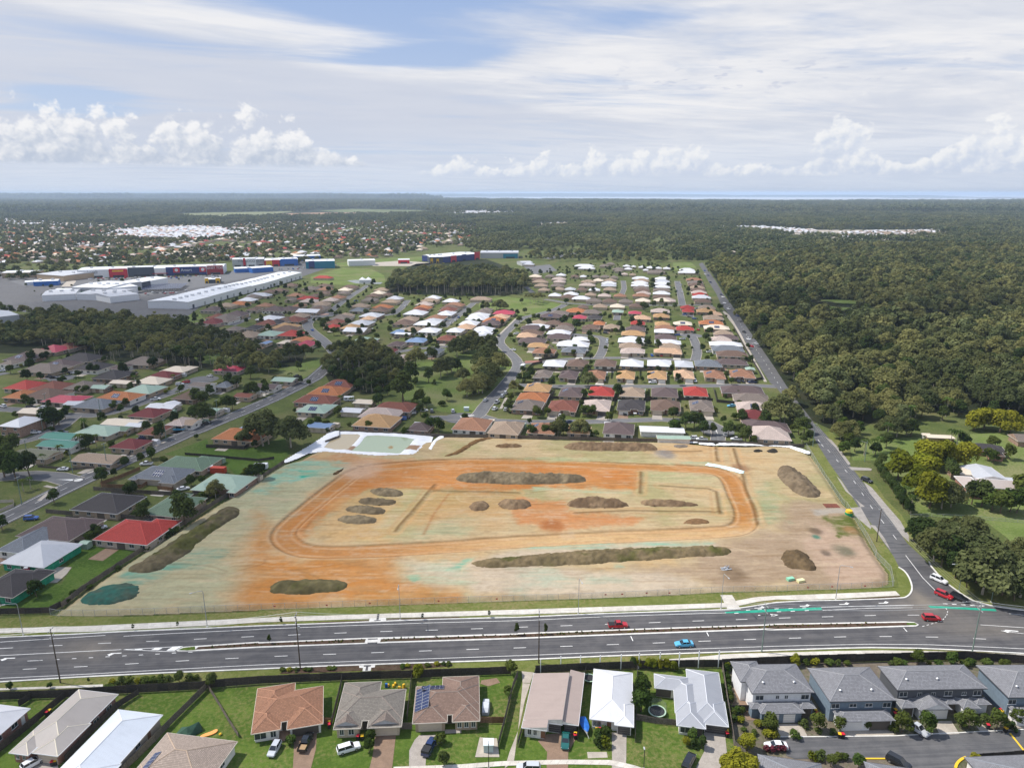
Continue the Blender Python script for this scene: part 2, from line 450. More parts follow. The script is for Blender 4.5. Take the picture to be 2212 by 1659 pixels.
# the bay and the far island
M_sea,n_,b_=new_mat('sea_water');b_.inputs['Base Color'].default_value=(.50,.53,.56,1);b_.inputs['Roughness'].default_value=.35
sheet('sea',[(-4071,19236.9),(-2673.3,17250.6),(-1275.7,13864.8),(-194.9,11888.8),(527.4,11302.7),(1180.7,10173.8),(2014.9,10173.8),(2717.7,9489),(3397.9,9066.4),(4009.5,9157),(4522.5,8804.9),(5270,9343.8),(6043.8,9638.8),(6868.9,9845.9),(7854.1,10173.8),(9199.5,10464.2)]+[(70000,76000),(-14000,76000)],1.5,M_sea)
M_isle=plain('island_scrub',(.05,.07,.05),.9)
def ridge(name,pts,depth,mat):
    """long low hill: crest heights along a line, falling to the water at front and back"""
    mb=MB()
    for i in range(len(pts)-1):
        (x,y,h),(x2,y2,h2)=pts[i],pts[i+1]
        mb.poly([(x,y-depth,1.4),(x2,y2-depth,1.4),(x2,y2,h2),(x,y,h)])
        mb.poly([(x2,y2+depth,1.4),(x,y+depth,1.4),(x,y,h),(x2,y2,h2)])
    return mb.build(name,mat,kind='structure',smooth=True)
ir=random.Random(3);pts_=[]
for k in range(60):
    t=k/59;x=-3200+t*17000
    h=95+40*math.exp(-((t-.28)/.12)**2)+20*math.exp(-((t-.45)/.10)**2)+8*math.sin(t*17)+ir.uniform(-8,8)
    pts_.append((x,25000+800*math.sin(t*5),min(150,max(8,h*(1-.5*t)))))
ridge('island_hills',pts_,2500,M_isle)
pts_=[((9133.9,17923.6)[0]+k*420,(9133.9,17923.6)[1]+40*math.sin(k),8+9*ir.random()*min(k,6)/6)for k in range(26)]
ridge('headland',pts_,260,M_far)
pts_=[((-3581,18280.2)[0]+k*260,(-3581,18280.2)[1],(6+8*ir.random())*min(1,(14-k)/5))for k in range(15)]
ridge('sand_point',pts_,300,M_far)
# far clearings and open fields
for k,(p,c)in enumerate((([(-2047.9,4061),(-1746.1,4405.5),(-1383,4689.3),(-1331.3,4153.9),(-1304.9,3511.1),(-1602.9,3580.4)],(.17,.18,.08)),([(-1389.3,4016.1),(-1132.5,4405.5),(-561.1,4301.3),(-636.2,3846),(-983,3727.6)],(.33,.20,.13)),
([(-1267,4813.3),(-1177.5,5381.9),(-450.6,4877.7),(-129.9,4459.5),(-554.6,4251),(-1033.3,4459.5)],(.12,.14,.05)),([(329.1,7042.6),(791.2,8139.4),(1347.9,7792.8),(977.5,6909.5),(534.5,6312.7)],(.15,.16,.08)),
([(87.9,7324.7),(451.5,8518.1),(648.4,7962.3),(335.6,7180.9)],(.40,.38,.36)),([(-6627.5,9638.8),(-7417.3,11812.2),(-6689.8,11097.6),(-5985.3,9157)],(.22,.22,.13)),([(-4479.3,9391.7),(-3980.5,10771.6),(-3465.2,10062.1),(-3792.1,8890.3)],(.34,.30,.26)))):
    sheet('clearing',p,.6,plain('clearing_%d'%k,c,.95,var=.25,vscale=.01))
# near bushland floors
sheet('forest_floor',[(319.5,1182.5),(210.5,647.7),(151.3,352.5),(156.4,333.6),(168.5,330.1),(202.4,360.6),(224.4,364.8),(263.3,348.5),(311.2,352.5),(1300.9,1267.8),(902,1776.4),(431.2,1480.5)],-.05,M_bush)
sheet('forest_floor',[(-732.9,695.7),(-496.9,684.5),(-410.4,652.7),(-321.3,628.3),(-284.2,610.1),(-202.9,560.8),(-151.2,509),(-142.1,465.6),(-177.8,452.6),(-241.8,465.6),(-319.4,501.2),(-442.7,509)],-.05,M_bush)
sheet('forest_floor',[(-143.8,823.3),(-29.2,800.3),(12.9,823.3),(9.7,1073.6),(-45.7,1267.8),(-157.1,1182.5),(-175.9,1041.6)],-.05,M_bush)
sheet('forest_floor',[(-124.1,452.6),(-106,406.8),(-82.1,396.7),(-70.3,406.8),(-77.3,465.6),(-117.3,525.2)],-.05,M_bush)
# ------------------------------------------------------------------ main road
N_K=[(-420,(-133.6,162.1)[1]-17)]+[(-133.6,162.1),(-116.1,163.4),(-101.4,164.7),(-83.34,165.98)]+[(-67.8,167.2),(-46.16,168.55),(-21.09,170.24)]+[(1.59,171.18),(24.18,172.85),(47.07,174.16),(59.93,174.85)]
NK2=[(59.93,174.85),(66.95,176.42),(75,178.5)]+[(83.6,179.3),(95.5,179.7),(105.8,180.3),(111,180.8)]
CORN=smooth([(111,180.8)]+[(113,181),(115.8,183.3),(118.2,186.8),(120.2,192.2),(120.9,196.4),(120.2,198.5)],2)
RL=CORN[-1:]+[(122,205.3),(123.6,214.9),(126.1,228),(128.5,243.7),(133.5,268.7),(136.6,287.2),(139.9,303.3),(144.1,323),(147.5,339.3)]+[(144.2,334.7),(152.1,370.8),(158.1,410.8),(158,420.3),(163.4,450),(172.8,498.7),(189.1,578.1),(207.1,671.7),(218.2,738.3),(235.6,818.8),(259.4,943.4),(283.5,1059.8),(306.3,1177.1)]
RR=[(150.2,172.6),(142.4,174.7)]+[(134.5,177),(131.1,179.6),(129.9,183.6),(129.2,188.8),(129.5,194.3),(130.2,199.3),(130.9,204.5),(131.1,214),(134.8,232.8),(138.6,253.5),(141.8,270),(144.8,287.2),(148.2,306.5),(151.1,324.7),(152.5,339.3)]+[(149.9,327.6),(154.8,353.9),(159.9,384.5),(166.2,417.5),(174.9,459.6),(188.8,531.3),(200.9,593.7),(216,671.7),(230.4,746.4),(243.7,818.8),(266.7,930.6),(292.2,1059.8),(320,1207.9)]
S_K=[(-420,(-121.7,145)[1]-17)]+[(-121.7,145),(-103.3,146.8),(-84.33,148.3)]+[(-61.8,149.75),(-47.77,150.73),(-24.95,151.99)]+[(1.45,153.23),(22.01,154.62),(42.83,155.8)]+[(67.3,157.08),(82.51,157.86),(91.61,158.15),(103.4,157.9),(114.9,157.1),(129.2,155.8)]+[(430,(129.2,155.8)[1]-22)]
RFAR=[(150.2,172.6)]+[(430,(150.2,172.6)[1]-20)]
sheet('main_road',N_K+NK2[1:]+CORN+list(RR[1:8])[::-1][:0]+[RR[7],RR[6],RR[5],RR[4],RR[3],RR[2],RR[1]]+RFAR+S_K[::-1],.0,M_asph)
sheet('side_road',RL[:]+RR[7:][::-1],-.008,M_asph_old)
for nm,path,off in(('kerb',N_K+NK2[1:]+CORN,.22),('kerb',S_K,-.22),('kerb',[(131.1,201.9),(130.2,199.3),(129.5,194.3),(129.2,188.8),(129.9,183.6),(131.1,179.6),(134.5,177)]+[(142.4,174.7),(150.2,172.6)],.25)):
    wallstrip(MB(),path,.42,-.05,.13,off).build('kerb',M_kerb,kind='structure')
M_MED_T=[(-84.22,158.19),(-80.23,158.68),(-65.47,160.41)]+[(-65.38,160.16),(-38.24,162.06),(1.53,163.95)]+[(1.54,164.11),(32.72,166.04),(71.27,168.17)]+[(68.17,168.28),(90.5,168.9),(106.6,169.4),(108.7,169.1)]
M_MED_B=[(-84.58,156.37),(-80.48,156.46),(-64.59,157.86)]+[(-64.59,157.86),(-32.07,159.86),(1.52,161.56)]+[(1.52,161.56),(32.31,163.54),(70.41,165.77)]+[(67.13,165.25),(89.3,166.1),(108.2,167.1)]
nose_l=[(-85.25,156.84)];nose_r=[(109.4,167.9)]
med=ccw(nose_l+M_MED_B+nose_r+M_MED_T[::-1])
MB().prism(med,-.02,.14).build('median_kerb',M_kerb,kind='structure')
cx0,cx1=(-37.51,160.66)[0],(-34.57,160.66)[0]
def inset_line(T,off):
    L,Rr=ribbon(T,2*off);return L,Rr
mT=[tuple(p)for p in ribbon(M_MED_T,1.1)[1]];mB=[tuple(p)for p in ribbon(M_MED_B,1.1)[0]]
sheet('median_bed',[p for p in mB if p[0]<cx0-.5][1:]+[(cx0-.5,(-37.25,159.32)[1]+.6),(cx0-.5,(-37.79,162.06)[1]-.6)]+[p for p in mT if p[0]<cx0-.5][::-1][:-1],.16,M_mulch)
sheet('median_bed',[(cx1+.5,(-34.37,159.56)[1]+.6)]+[p for p in mB if p[0]>cx1+.5]+[p for p in mT if p[0]>cx1+.5][::-1]+[(cx1+.5,(-34.82,162.06)[1]-.6)],.16,M_mulch)
sheet('median_grass',[(-84.8,156.84),(-83.74,157.81),(-81.14,158.34),(-80.34,156.84),(-82.34,156.65)],.18,M_lawn)
sheet('median_grass',[(106.5,168.7),(108.7,168.7),(109,168),(108.3,167.6),(106.1,167.8)],.18,M_lawn)
sheet('tactile_strip',[(-37.48,161.61),(-34.98,161.76),(-34.91,161.36),(-37.4,161.21)],.165,M_asph);sheet('tactile_strip',[(-37.28,159.96),(-34.77,160.11),(-34.69,159.66),(-37.19,159.52)],.165,M_asph)
# lane paint: each stroke a separate flat sheet on the asphalt
def dash(path,w,z=.012,m=None,name='lane_dash'):
    return strip(MB(),path,w,z).build(name,m or M_paint,kind='structure')
def dashes(path,start,every,length,w,z=.012,m=None,n=999):
    L=plen(path);s=start;k=0
    while s+length<L and k<n:
        a,_=along(path,s);b,_=along(path,s+length);dash([a,b],w,z,m);s+=every;k+=1
LN=[(-106.7,159.8),(-91.2,160.9),(-79.1,161.91),(-67.06,162.82)]+[(-43.11,164.47),(-31.1,165.15),(-19.21,165.72),(-7.19,166.35)]+[(4.79,167.1),(16.72,167.74),(40.6,169.2),(52.62,169.96),(64.66,170.62)]+[(76.65,171.34),(88.8,171.9),(101,172.5),(112.8,172.6)]
s0=0.0
dashes(LN,0.0,12.0,3.2,.16)
dashes([(-130.6,157.7),(-118.7,158.8),(-106.7,159.8)],0.0,12.0,3.2,.16)
LS=[(-119.6,149.5),(-104.3,150.6),(-92.18,151.77),(-80.11,152.91),(-67.96,153.88)]+[(-55.97,154.76),(-43.95,155.47),(-31.89,156.18),(-20.06,156.84),(-8.06,157.47)]+[(15.72,158.73),(27.65,159.47),(39.72,160.16),(51.6,160.9),(63.61,161.61)]+[(75.68,162.21),(87.8,162.7),(99.9,162.8),(112.3,162.5),(124.4,161.6),(132.8,160.9)]
dashes(LS,0.3,12.0,3.2,.16)
dashes([(-126.7,152.2),(-120.3,152.7),(-114,153.2),(-97.6,154.7),(-80.39,156.27)],9.0,4.0,1.05,.18)
dash([(-120.3,152.7),(-117.1,152.9)],.16)
EN=[(-132.4,160.4),(-117.1,162.1),(-106.8,163.3)];dash(EN,.14)
EN2=[(-101.8,162.9),(-88.8,164.2),(-67.37,165.93)]+[(-67.4,166.04),(-45.93,167.52),(-20.95,168.98),(1.58,169.96)]+[(1.58,169.85),(24.05,171.73),(40.28,172.69),(59.25,173.65)];dash(EN2,.14)
ES=[(-122.5,146.2),(-103.7,147.6),(-84.8,149.31),(-62.29,151.18)]+[(-62.29,151.18),(-33.79,152.86),(1.46,154.81)]+[(1.46,154.76),(22.19,156.08),(43.18,157.32),(67.86,158.68)]+[(77.01,159.02),(92.3,159.5),(107.2,159.3),(121.7,158.3),(130.5,157.6)];dash(ES,.14)
dash([(-128.5,154.8),(-109,156.5),(-95.8,157.5),(-84.41,158.63)],.16);dash([(-99.9,157.3),(-85.18,156.37)],.16)
for q in([(-95.8,157.5),(-94.1,157.5),(-94,157.2),(-96,157.2)],[(-91.11,157.9),(-89.17,157.9),(-89.82,157.08),(-91.75,157.08)],[(-86.85,158.39),(-84.52,158.54),(-85.69,156.84),(-87.77,156.84)]):sheet('hatch_paint',q,.013,M_paint)
def arrow(pts):sheet('arrow_paint',pts,.013,M_paint)
def turn_arrow(c,rz,s=1.0):
    """bent turn arrow: shaft, elbow and head"""
    P=[(-2.6,-.18),(.35,-.18),(.95,.38),(1.35,.38),(.45,1.15),(-.65,.38),(-.1,.38),(-.1,.16),(-2.6,.16)]
    cs,sn=math.cos(rz),math.sin(rz)
    sheet('arrow_paint',[(c[0]+(x*cs-y*sn)*s,c[1]+(x*sn+y*cs)*s)for x,y in P],.013,M_paint)
for c in((-126.3,153.7),(-100.8,155.7)):turn_arrow(c,R(3.5)+math.pi,.85)
for c in((69.93,176.01),(83,177),(94.5,177.9),(105.9,178.5)):turn_arrow(c,R(1.5),.8)
turn_arrow((131.6,165.5),R(170),1.0)
def straight_arrow(c,rz):
    P=[(-2.5,-.15),(1.0,-.15),(1.0,-.55),(2.6,0),(1.0,.55),(1.0,.15),(-2.5,.15)];cs,sn=math.cos(rz),math.sin(rz)
    sheet('arrow_paint',[(c[0]+x*cs-y*sn,c[1]+x*sn+y*cs)for x,y in P],.013,M_paint)
straight_arrow((70.78,172.57),R(1.5));straight_arrow((70.21,172.57),R(1.5))
sheet('bike_lane_paint',[(58.9,174.1),(73.94,175.6)]+[(78.6,175.8),(86.6,176.4),(86.5,175),(78.1,174.6),(73.48,174.28)]+[(66.38,173.65),(59.04,173.48)],.010,M_paint_g)
sheet('bike_lane_paint',[(117.1,177.2),(126.8,176.4),(134.9,175.5),(134.6,174.4),(126.1,175.3),(117.1,176.1)],.010,M_paint_g)
for a,b in(((73.3,175.6),(74.5,175.7)),((77.3,175.8),(78.5,175.9)),((81.3,176.1),(82.4,176.2)),((73.44,174.16),(74.6,174.22)),((77.4,174.4),(78.6,174.5)),((81.4,174.7),(82.6,174.8)),((65.18,174.96),(66.35,175.08)),((68.53,175.25),(69.71,175.37)),((61.45,173.42),(62.62,173.53))):dash([a,b],.22,.016)
dash([(86.7,176.4),(100.9,177.1),(113.2,177.5)],.16);dash([(86.5,174.9),(100.3,176),(112.2,176.2)],.16)
dashes([(121.9,178.2),(127.5,177.6),(133.6,176.8)],0.0,2.4,1.2,.3)
dashes([(121.4,176),(121.1,174.6),(119.7,172.6),(116.7,169.8),(109.8,167.2)],0.0,1.6,.8,.14)
dash([(126,168),(136.8,166.7)],.14);dash([(129.8,165.3),(134.9,164)],.14);dash([(137.3,173.3),(140.9,172.6)],.14)
dash([(31.13,162.93),(31.35,160.9)],.2);dash([(51.47,165.25),(51.53,162.93)],.2);dash([(104.6,166.7),(104.6,164.9)],.2)
# centre line of the narrow road
CL=[(128.9,216.5),(132.8,241.7),(138.4,269.4),(142.4,298),(143.9,317)]+[(142.5,306.1),(148.5,344.1),(151.6,362.2),(154.6,377.5),(161.2,413.5),(172.3,468),(184.6,533.4),(197.6,599.1),(209.7,658.5)]
dashes(CL,0.5,12.0,3.2,.16)
dash([(123.6,182.4),(124,192.2),(126.2,206)],.16)
# foot paths
M_slab=[conc_mat('slab_a',(.56,.52,.46)),conc_mat('slab_b',(.53,.49,.43)),conc_mat('slab_c',(.59,.55,.49))]
def slab_path(name,top,bot,z,every=6.0):
    """concrete path cast in slabs with open joints: each slab an object under the path"""
    base=sheet(name,top+bot[::-1],z-.03,M_conc_old)
    L=plen(top);n=max(1,round(L/every));Lb=plen(bot)
    for k in range(n):
        a0,_=along(top,L*k/n+.02);a1,_=along(top,L*(k+1)/n-.02)
        b0,_=along(bot,Lb*k/n+.02);b1,_=along(bot,Lb*(k+1)/n-.02)
        mb=MB();mb.prism([b0,b1,a1,a0],z-.03,z);mb.build('slab',M_slab[rnd.randrange(3)],parent=base)
    return base
fe=(-250,0)
slab_path('footpath',[(-163,164.3),(-136.5,166.3),(-115.2,167.3),(-91.1,169.3),(-69.17,171.18)]+[(-47.09,172.52),(-39.45,172.97)],[(-161.2,162.2),(-135.2,164.3),(-113.8,164.7),(-90,166.8),(-68.43,169.03)]+[(-46.58,170.35),(-39.03,170.84)],.06)
slab_path('footpath',[(-39.45,172.97),(1.62,175.14)]+[(24.62,176.47),(60.68,178.54)],[(-39.03,170.84),(1.61,172.85)]+[(24.32,173.99),(60.02,176.3)],.06)
slab_path('footpath',[(60.17,182.61),(60.09,174.85)],[(63.55,182.61),(63.8,175.25)],.075,3)
slab_path('footpath',[(63.29,179.5),(70.7,181.7),(76.3,182.2)]+[(83.4,182.7),(94,183.4),(111.9,184.7)],[(63.9,177.18),(71,179.6),(75.6,180.3)]+[(82.4,180),(92.8,180.6),(112,182.4)],.06)
sheet('crossing_pad',[(-38.87,170.84),(-34.46,171.18),(-34.13,169.8),(-35.55,169.2),(-38.06,169.09),(-38.76,169.42)],.065,M_kerb)
sheet('tactile_strip',[(-37.13,173.02),(-36.56,173.08),(-36.27,170.07),(-36.87,170.02)],.08,M_asph);sheet('tactile_strip',[(-37.44,170.02),(-35.71,170.13),(-35.62,169.63),(-37.35,169.52)],.08,M_asph)
sheet('crossing_pad',[(-37.61,150.91),(-33.62,151.14),(-33.59,150.2),(-34.42,150.06),(-34.34,148.87),(-36.3,148.74),(-36.4,149.93),(-37.34,150.06)],.05,M_kerb)
sheet('tactile_strip',[(-36.39,150.87),(-34.68,150.96),(-34.65,150.51),(-36.36,150.42)],.07,M_asph);sheet('tactile_strip',[(-35.78,150.42),(-35.22,150.46),(-35.06,148.96),(-35.68,148.91)],.07,M_asph)
slab_path('footpath',[(-136.5,142.6),(-120.1,142.6),(-106.8,143.3),(-96.66,143.96)],[(-135.8,141.7),(-119.5,141.9),(-106.26,142.48),(-96.2,143.14)],.05)
slab_path('footpath',[(34.89,152.91),(45.35,154.02),(54.55,155.47),(66.87,155.94)]+[(81.98,156.65),(94,156.9),(108.6,156.5),(128.9,155.3),(142.2,153.9)],[(36.28,152.54),(48.07,153.23),(56.77,153.09),(65.9,153.23)]+[(80.89,154.15),(92.95,154.86),(107.9,155.3),(128.2,154.3),(141.3,152.8)],.05)
# verges
sheet('verge',[(-184.9,167.9),(-139.7,170.9),(-127.2,172.3),(-105,171.7),(-70.23,174.28)]+[(-70.57,175.25),(-47.99,176.42),(-21.9,177.95),(1.66,179.74)]+[(1.66,179.86),(35.34,181.69)]+[(46.16,182.35),(60.38,184.25)]+[(73.9,185),(95,185.7),(108,186.7),(111.9,188.5),(114.9,194.3),(116.5,203.7),(118.5,214.9),(121.6,228),(123.5,238.6),(127.6,263.9),(131.2,291.4),(135,308),(140.1,306.5)]+RL[1:8][::-1]+CORN[::-1]+NK2[::-1]+N_K[::-1],-.02,M_verge)
sheet('verge',S_K+[(430,(128.3,154.4)[1]-25)]+[(127,152.5),(112.1,152.5),(62.6,152.09)]+[(44.54,150.73),(7.07,148.08)]+[(1.42,148.96),(-32.75,147.22),(-60.34,145.51)]+[(-73.4,142.6),(-100.37,141.79),(-118.4,140.2)]+[(-420,(-118.4,140.2)[1]-17)],-.02,M_verge)
for p in([(-68.23,168.44),(-68.23,168.44)]+[(-53.76,168.6),(-52.03,169.25),(-38.9,170.18),(-38.91,169.42),(-42.45,168.87),(-52.41,168.28)],[(-34.23,170.79),(-23.76,171.29),(-14.19,171.73),(-14.76,170.84),(-24.28,170.35),(-34.06,169.8)],[(-56.69,148.96),(-53.32,150.06),(-37.71,150.73),(-36.57,150.06),(-36.49,148.96),(-48.77,148.08),(-56.3,147.74)],[(-34.41,149.97),(-33.44,150.96),(-15.12,152.09),(-14.72,150.73),(-24.6,149.4),(-34.05,148.87)],[(93.9,180.2),(99.7,181),(111.9,182.2),(111.4,181.2),(99.4,180.2)]):sheet('mulch_bed',p[-6:]if len(p)>6 else p,.03,M_mulch)
sheet('verge',RR[8:18]+[(155.5,328.2),(153.2,312.9),(150.5,297.3),(142.3,281.7),(146,268.7),(141.9,250.1),(140.6,235.7),(137.3,222.6),(136.2,214),(134.3,204.5)],-.025,M_verge)
sheet('verge',[(130.2,199.3),(129.5,194.3),(129.2,188.8),(129.9,183.6),(131.1,179.6),(134.5,177)]+[(142.4,174.7),(152.8,171.7),(158,178.7),(146,179.9)]+[(146,179.9),(138.3,188.1),(136.2,196.4),(135,203.7),(131.3,202.2)],-.025,M_verge)
# gravel shoulders of the narrow road
for p in([(141.5,266.3),(141.9,260.3),(139.7,245.8),(137.6,230.8),(134.7,220),(132.1,214.9),(132.3,220),(135.6,237.6),(138.7,255.7)],[(133,267.5),(131,256.8),(130,246.9),(125.2,226.2),(123.9,224.4),(123.4,234.7),(124.9,241.7),(130.7,242.7),(130,256.8),(133.3,272.5)],[(149.1,321.2),(150.3,316.2),(148.3,301.8),(145.2,285.8),(143.6,284.4),(147.5,304.9)],[(125.3,228),(126.9,227.1),(125.3,217.4),(123.1,209.2),(123.6,214),(125.1,222.6)],[(142.6,282.4),(150.5,281),(151.6,280.1),(150.3,278),(142.5,278.7)]):sheet('gravel_shoulder',p,-.005,M_gravel)
sheet('gravel_shoulder',[(210.5,707.2),(207.1,671.7),(200,633.4),(189.1,578.1),(182.9,549.1),(180.8,546.8),(187.2,578.1),(197.9,633.4)],-.005,M_conc_old)
# ------------------------------------------------------------------ estate streets (centre lines and widths)
ST=[
(smooth([(-42.8,350.4),(-30.6,350.4),(-19.4,351.3)]+[(-17.3,356),(-14.5,374),(-6.6,405.5),(-0.2,436.7),(4.6,466.4),(2.2,491.2),(-6.3,522.5),(-10.5,547),(-6.5,576.1),(2.7,627.1),(8.9,653),(17.4,667),(30.5,684.2),(42.3,704.3),(51.3,725.6),(55.8,740.5)],1),7.2),
([(-16,353.2),(-8.5,345.8),(5.4,343.6),(22.1,343.6),(38.7,344),(55.7,345.8),(76.1,348)]+[(82.3,346.4),(92.9,345.6),(99.6,343.7),(101.8,336.5),(99.4,324.1),(96.3,314.9)],6.4),
([(5.4,472.8),(19.4,476),(38.1,485.4),(57.5,488.4),(76.9,489.5),(103.8,485.4)]+[(114.7,483.1),(128.7,483.8)],6.5),
(smooth([(60.6,488.4),(65.4,505.5),(72.3,544.9),(72.2,564.6),(62.3,571.5),(53.5,572.9)],1),6.5),
([(2.5,415.4),(26.1,412.4),(45.8,412.4),(65.5,412.4),(89.1,412.4)]+[(102.6,413.2),(124,414.3),(145.4,414.8),(158.2,412.1)],7.0),
(smooth([(127,480.2),(136.3,510.4),(143,544.5),(146.3,567.1)],1),6.5),
([(35.6,776.3),(46.9,764),(58.6,748.2),(79.4,736.7),(101.7,733),(153.6,733)]+[(152.1,731.8),(192.7,734.2),(207.4,730.3)],6.5),
([(176.9,734.2),(196.1,828.8),(206.2,882.5),(218.4,943.4)],7.0),
([(162.4,671.7),(167,658.5),(175.9,699.8)],6.0),
(smooth([(-121.9,486.4),(-129.7,508.7),(-149.9,553),(-165.1,581.7),(-179.6,613.3),(-185,643.9),(-182.9,662.6)]+[(-180.7,653),(-180.6,668.2)],1),8.5),
([(-180.7,680.9),(-178.4,697.5),(-181.1,756),(-182,820.2),(-181.8,869.1),(-181.4,901.2)],7.0),
([(-126.7,668.2),(-120,671.3),(-113.7,677.7),(-111.9,714.8),(-113.1,769.7)],6.5),
([(-59.5,608.3),(-53,653),(-45.4,711.3),(-40.7,748.2),(-35.1,750.5)],6.5),
([(-90.8,505.5),(-83.4,509.2),(-68.9,520.6),(-46.6,528.5),(-26,530.5)],6.5),
([(-190.3,644.1),(-189.2,662),(-182.4,671.3)],7.0),
([(-245.8,617.5),(-244.6,634.8),(-244.9,653.1),(-253.3,667.5),(-261.7,672.4)],6.0),
([(-205.1,383.3),(-203.6,390.3),(-197.3,402.2),(-199.2,424.9),(-196.6,431.3),(-188,431.3)],6.5),
([(-195.1,413.9),(-197.1,402),(-202.7,383.9),(-208.2,368.1),(-212.2,359.2),(-218.4,354.9),(-233.4,354.9),(-249.5,359.9),(-268.2,365.1),(-280.3,366.6)],7.5),
([(-227.9,352.8),(-224.4,337.2),(-224.5,329.6),(-226.7,318.2),(-231.4,310.8),(-236.2,304.2)],7.0),
([(-293.6,433.7),(-282.5,431.6),(-274.5,433.7)],7.0),
([(-329.5,440),(-326.6,446.4)],7.0),
([(-176.5,266.3),(-186.2,271.3),(-198.6,273.2),(-209.5,271.3),(-218.3,270)],9.0),
([(17.4,884.9),(24,829.5)],6.0),
([(123.2,802.1),(137.1,869.1),(147.7,947.8)],6.0),
([(95.8,644.1),(102.1,680.9)],6.0),
]
LR=[(-184.7,218.2),(-181.8,231.3),(-179.1,242.7),(-176.6,255.7),(-173.7,268.1),(-171,277),(-167.7,289.6),(-162.3,306.1),(-157.2,323.8)]+[(-153.8,330.8),(-147.9,348),(-143.4,359.8),(-135.5,384.2),(-129.9,406),(-124.2,432.3),(-123.8,453.7),(-123.5,475.8),(-121.9,486.4)]
for i,(p,w)in enumerate(ST):
    strip(MB(),p,w,-.045+.0015*i).build('street',M_street,kind='structure')
    if i not in(15,16,19,20,22):
        for sg in(1,-1):wallstrip(MB(),p,.3,-.1,.02+.0011*i,sg*(w/2+.15)).build('kerb',M_conc_old,kind='structure')
strip(MB(),LR,10.5,.0).build('distributor_road',M_asph_old,kind='structure')
for o in(4.1,-4.1):strip(MB(),LR,.15,.012,o).build('edge_line',M_paint,kind='structure')
dashes(LR,4.0,12.0,3.2,.16)
for c,r in(((6.4,414.2),0),((-26.1,350.4),9),((-192.5,429.1),9),((146.2,570.6),9),((50.8,572.9),7),((100.3,329.3),8),((-282.7,432.6),8),((-181.2,674.5),15)):
    if r:MB().cyl((c[0],c[1],-.3),r,.262+.001*r,28).build('turning_circle',M_street,kind='structure')
rc=(-180.6,675.8)
MB().cyl((rc[0],rc[1],-.03),5.0,.17,28).build('roundabout_island',plain('roundabout_paving',(.42,.26,.20),.9),kind='structure')
sheet('median_island',[(-27.2,353.2),(-20.2,355.4),(-19.5,354.3),(-26.5,351.3)],.02,M_kerb);sheet('median_island',[(99.8,337.5),(100.5,332),(99.1,324.1),(99.5,329.3)],.02,M_kerb)
sheet('paint_island',[(-185.1,268.7),(-182.1,268.5),(-177.9,268.7),(-177.5,267.3)],.02,M_paint);MB().cyl((*(-175.4,267.8),0),1.6,.1,14).build('traffic_island',M_kerb,kind='structure')
sheet('brick_threshold',[(8.9,479.3),(21.1,482.7),(20.9,476),(8.8,472.8)],.03,plain('brick_paving',(.28,.13,.10),.9))
# estate footpaths
for p,w in(([(3.8,653),(-10.9,571.5),(-15.5,544.9)],1.6),([(-10.1,366.8),(-6,366.8),(-3.2,388)],1.5),([(207.5,692.6),(196.4,621.5),(180,540),(165.7,469.7),(156.1,423.1)],1.8),([(-175.8,275.1),(-172.3,283),(-168.5,295.1),(-164.1,306.5),(-161.9,314.5)],1.4),([(-178.6,248),(-179.6,254.6),(-179.6,259.7),(-185.3,262.1)],1.6),([(-202.5,677.4),(-197.6,643.9),(-183.6,601.1),(-166.7,567)],1.6)):
    strip(MB(),p,w,.006).build('footpath',M_conc_old,kind='structure')
# open grass: vacant lot, paddocks, reserve, far fields
sheet('vacant_lot',[(-145.1,178.7),(-152.2,188.8),(-133.9,188.8),(-136.5,198.5),(-148.2,206),(-145.7,213.2),(-135.5,213.2),(-120.1,209.2),(-122.7,192.9),(-129.1,175.7),(-142.7,175.1)],-.055,M_field)
sheet('concrete_apron',[(-156.7,192.2),(-147.4,192.2),(-142.4,195.7),(-143,198.9),(-136.7,198.5),(-135.8,194.3),(-135.7,189.5),(-152.2,188.8)],-.05,M_conc_old)
sheet('paddock',[(-154.9,297.3),(-143.9,317.8),(-138.6,306.5),(-120.9,302.6),(-117.3,311.2),(-108,319.5),(-98.9,298.8),(-102.3,267.5),(-113.4,272.5),(-123,285.8),(-134.9,290)],-.06,M_field)
sheet('reserve',[(-79.8,471.2),(-70.6,474.4),(-52.2,477.7),(-38.6,498.3),(-28,520.6),(-14.8,512.9)]+[(2.1,471.2),(-3.6,429.9),(-12.7,392.6),(-17.6,362.8)]+[(-18.5,357),(-37.3,360.8),(-58.5,379.3),(-72.6,421.9)],-.06,M_park)
sheet('reserve',[(-35.8,768.1),(-6.4,797.6),(34.9,760),(55.5,736.7),(36,687.4),(17.5,671.3),(6,668.2),(-11.1,700.9),(-33.1,707.8)],-.06,M_park)
sheet('paddock',[(175.6,317.8),(197.2,321.2),(219.1,324.7),(249.2,328.2),(265.3,317.8),(192.7,222.6),(161.5,202.2),(166.8,217.4),(167.5,229),(147,235.7),(147.8,242.7),(160.6,283),(159.5,290),(148.2,290),(158.1,316.2)],-.055,M_park)
sheet('paddock',[(-281.5,999.4),(-265.1,1120.7),(-214.3,1095.8),(-181.5,1013.1),(-163.2,924),(-213.2,901.2),(-260.9,924)],-.06,M_park)
sheet('paddock',[(-292.1,1195.7),(-231.2,1281.6),(-149.7,1329.3),(-142.8,1266.5),(-170.5,1195.7),(-216.1,1195.7),(-274.1,1120.3)],-.06,M_park)
sheet('paddock',[(-308.9,673.2),(-299.1,677.7),(-288.5,656),(-258.1,639.6),(-286.6,616.5)],-.06,M_park)
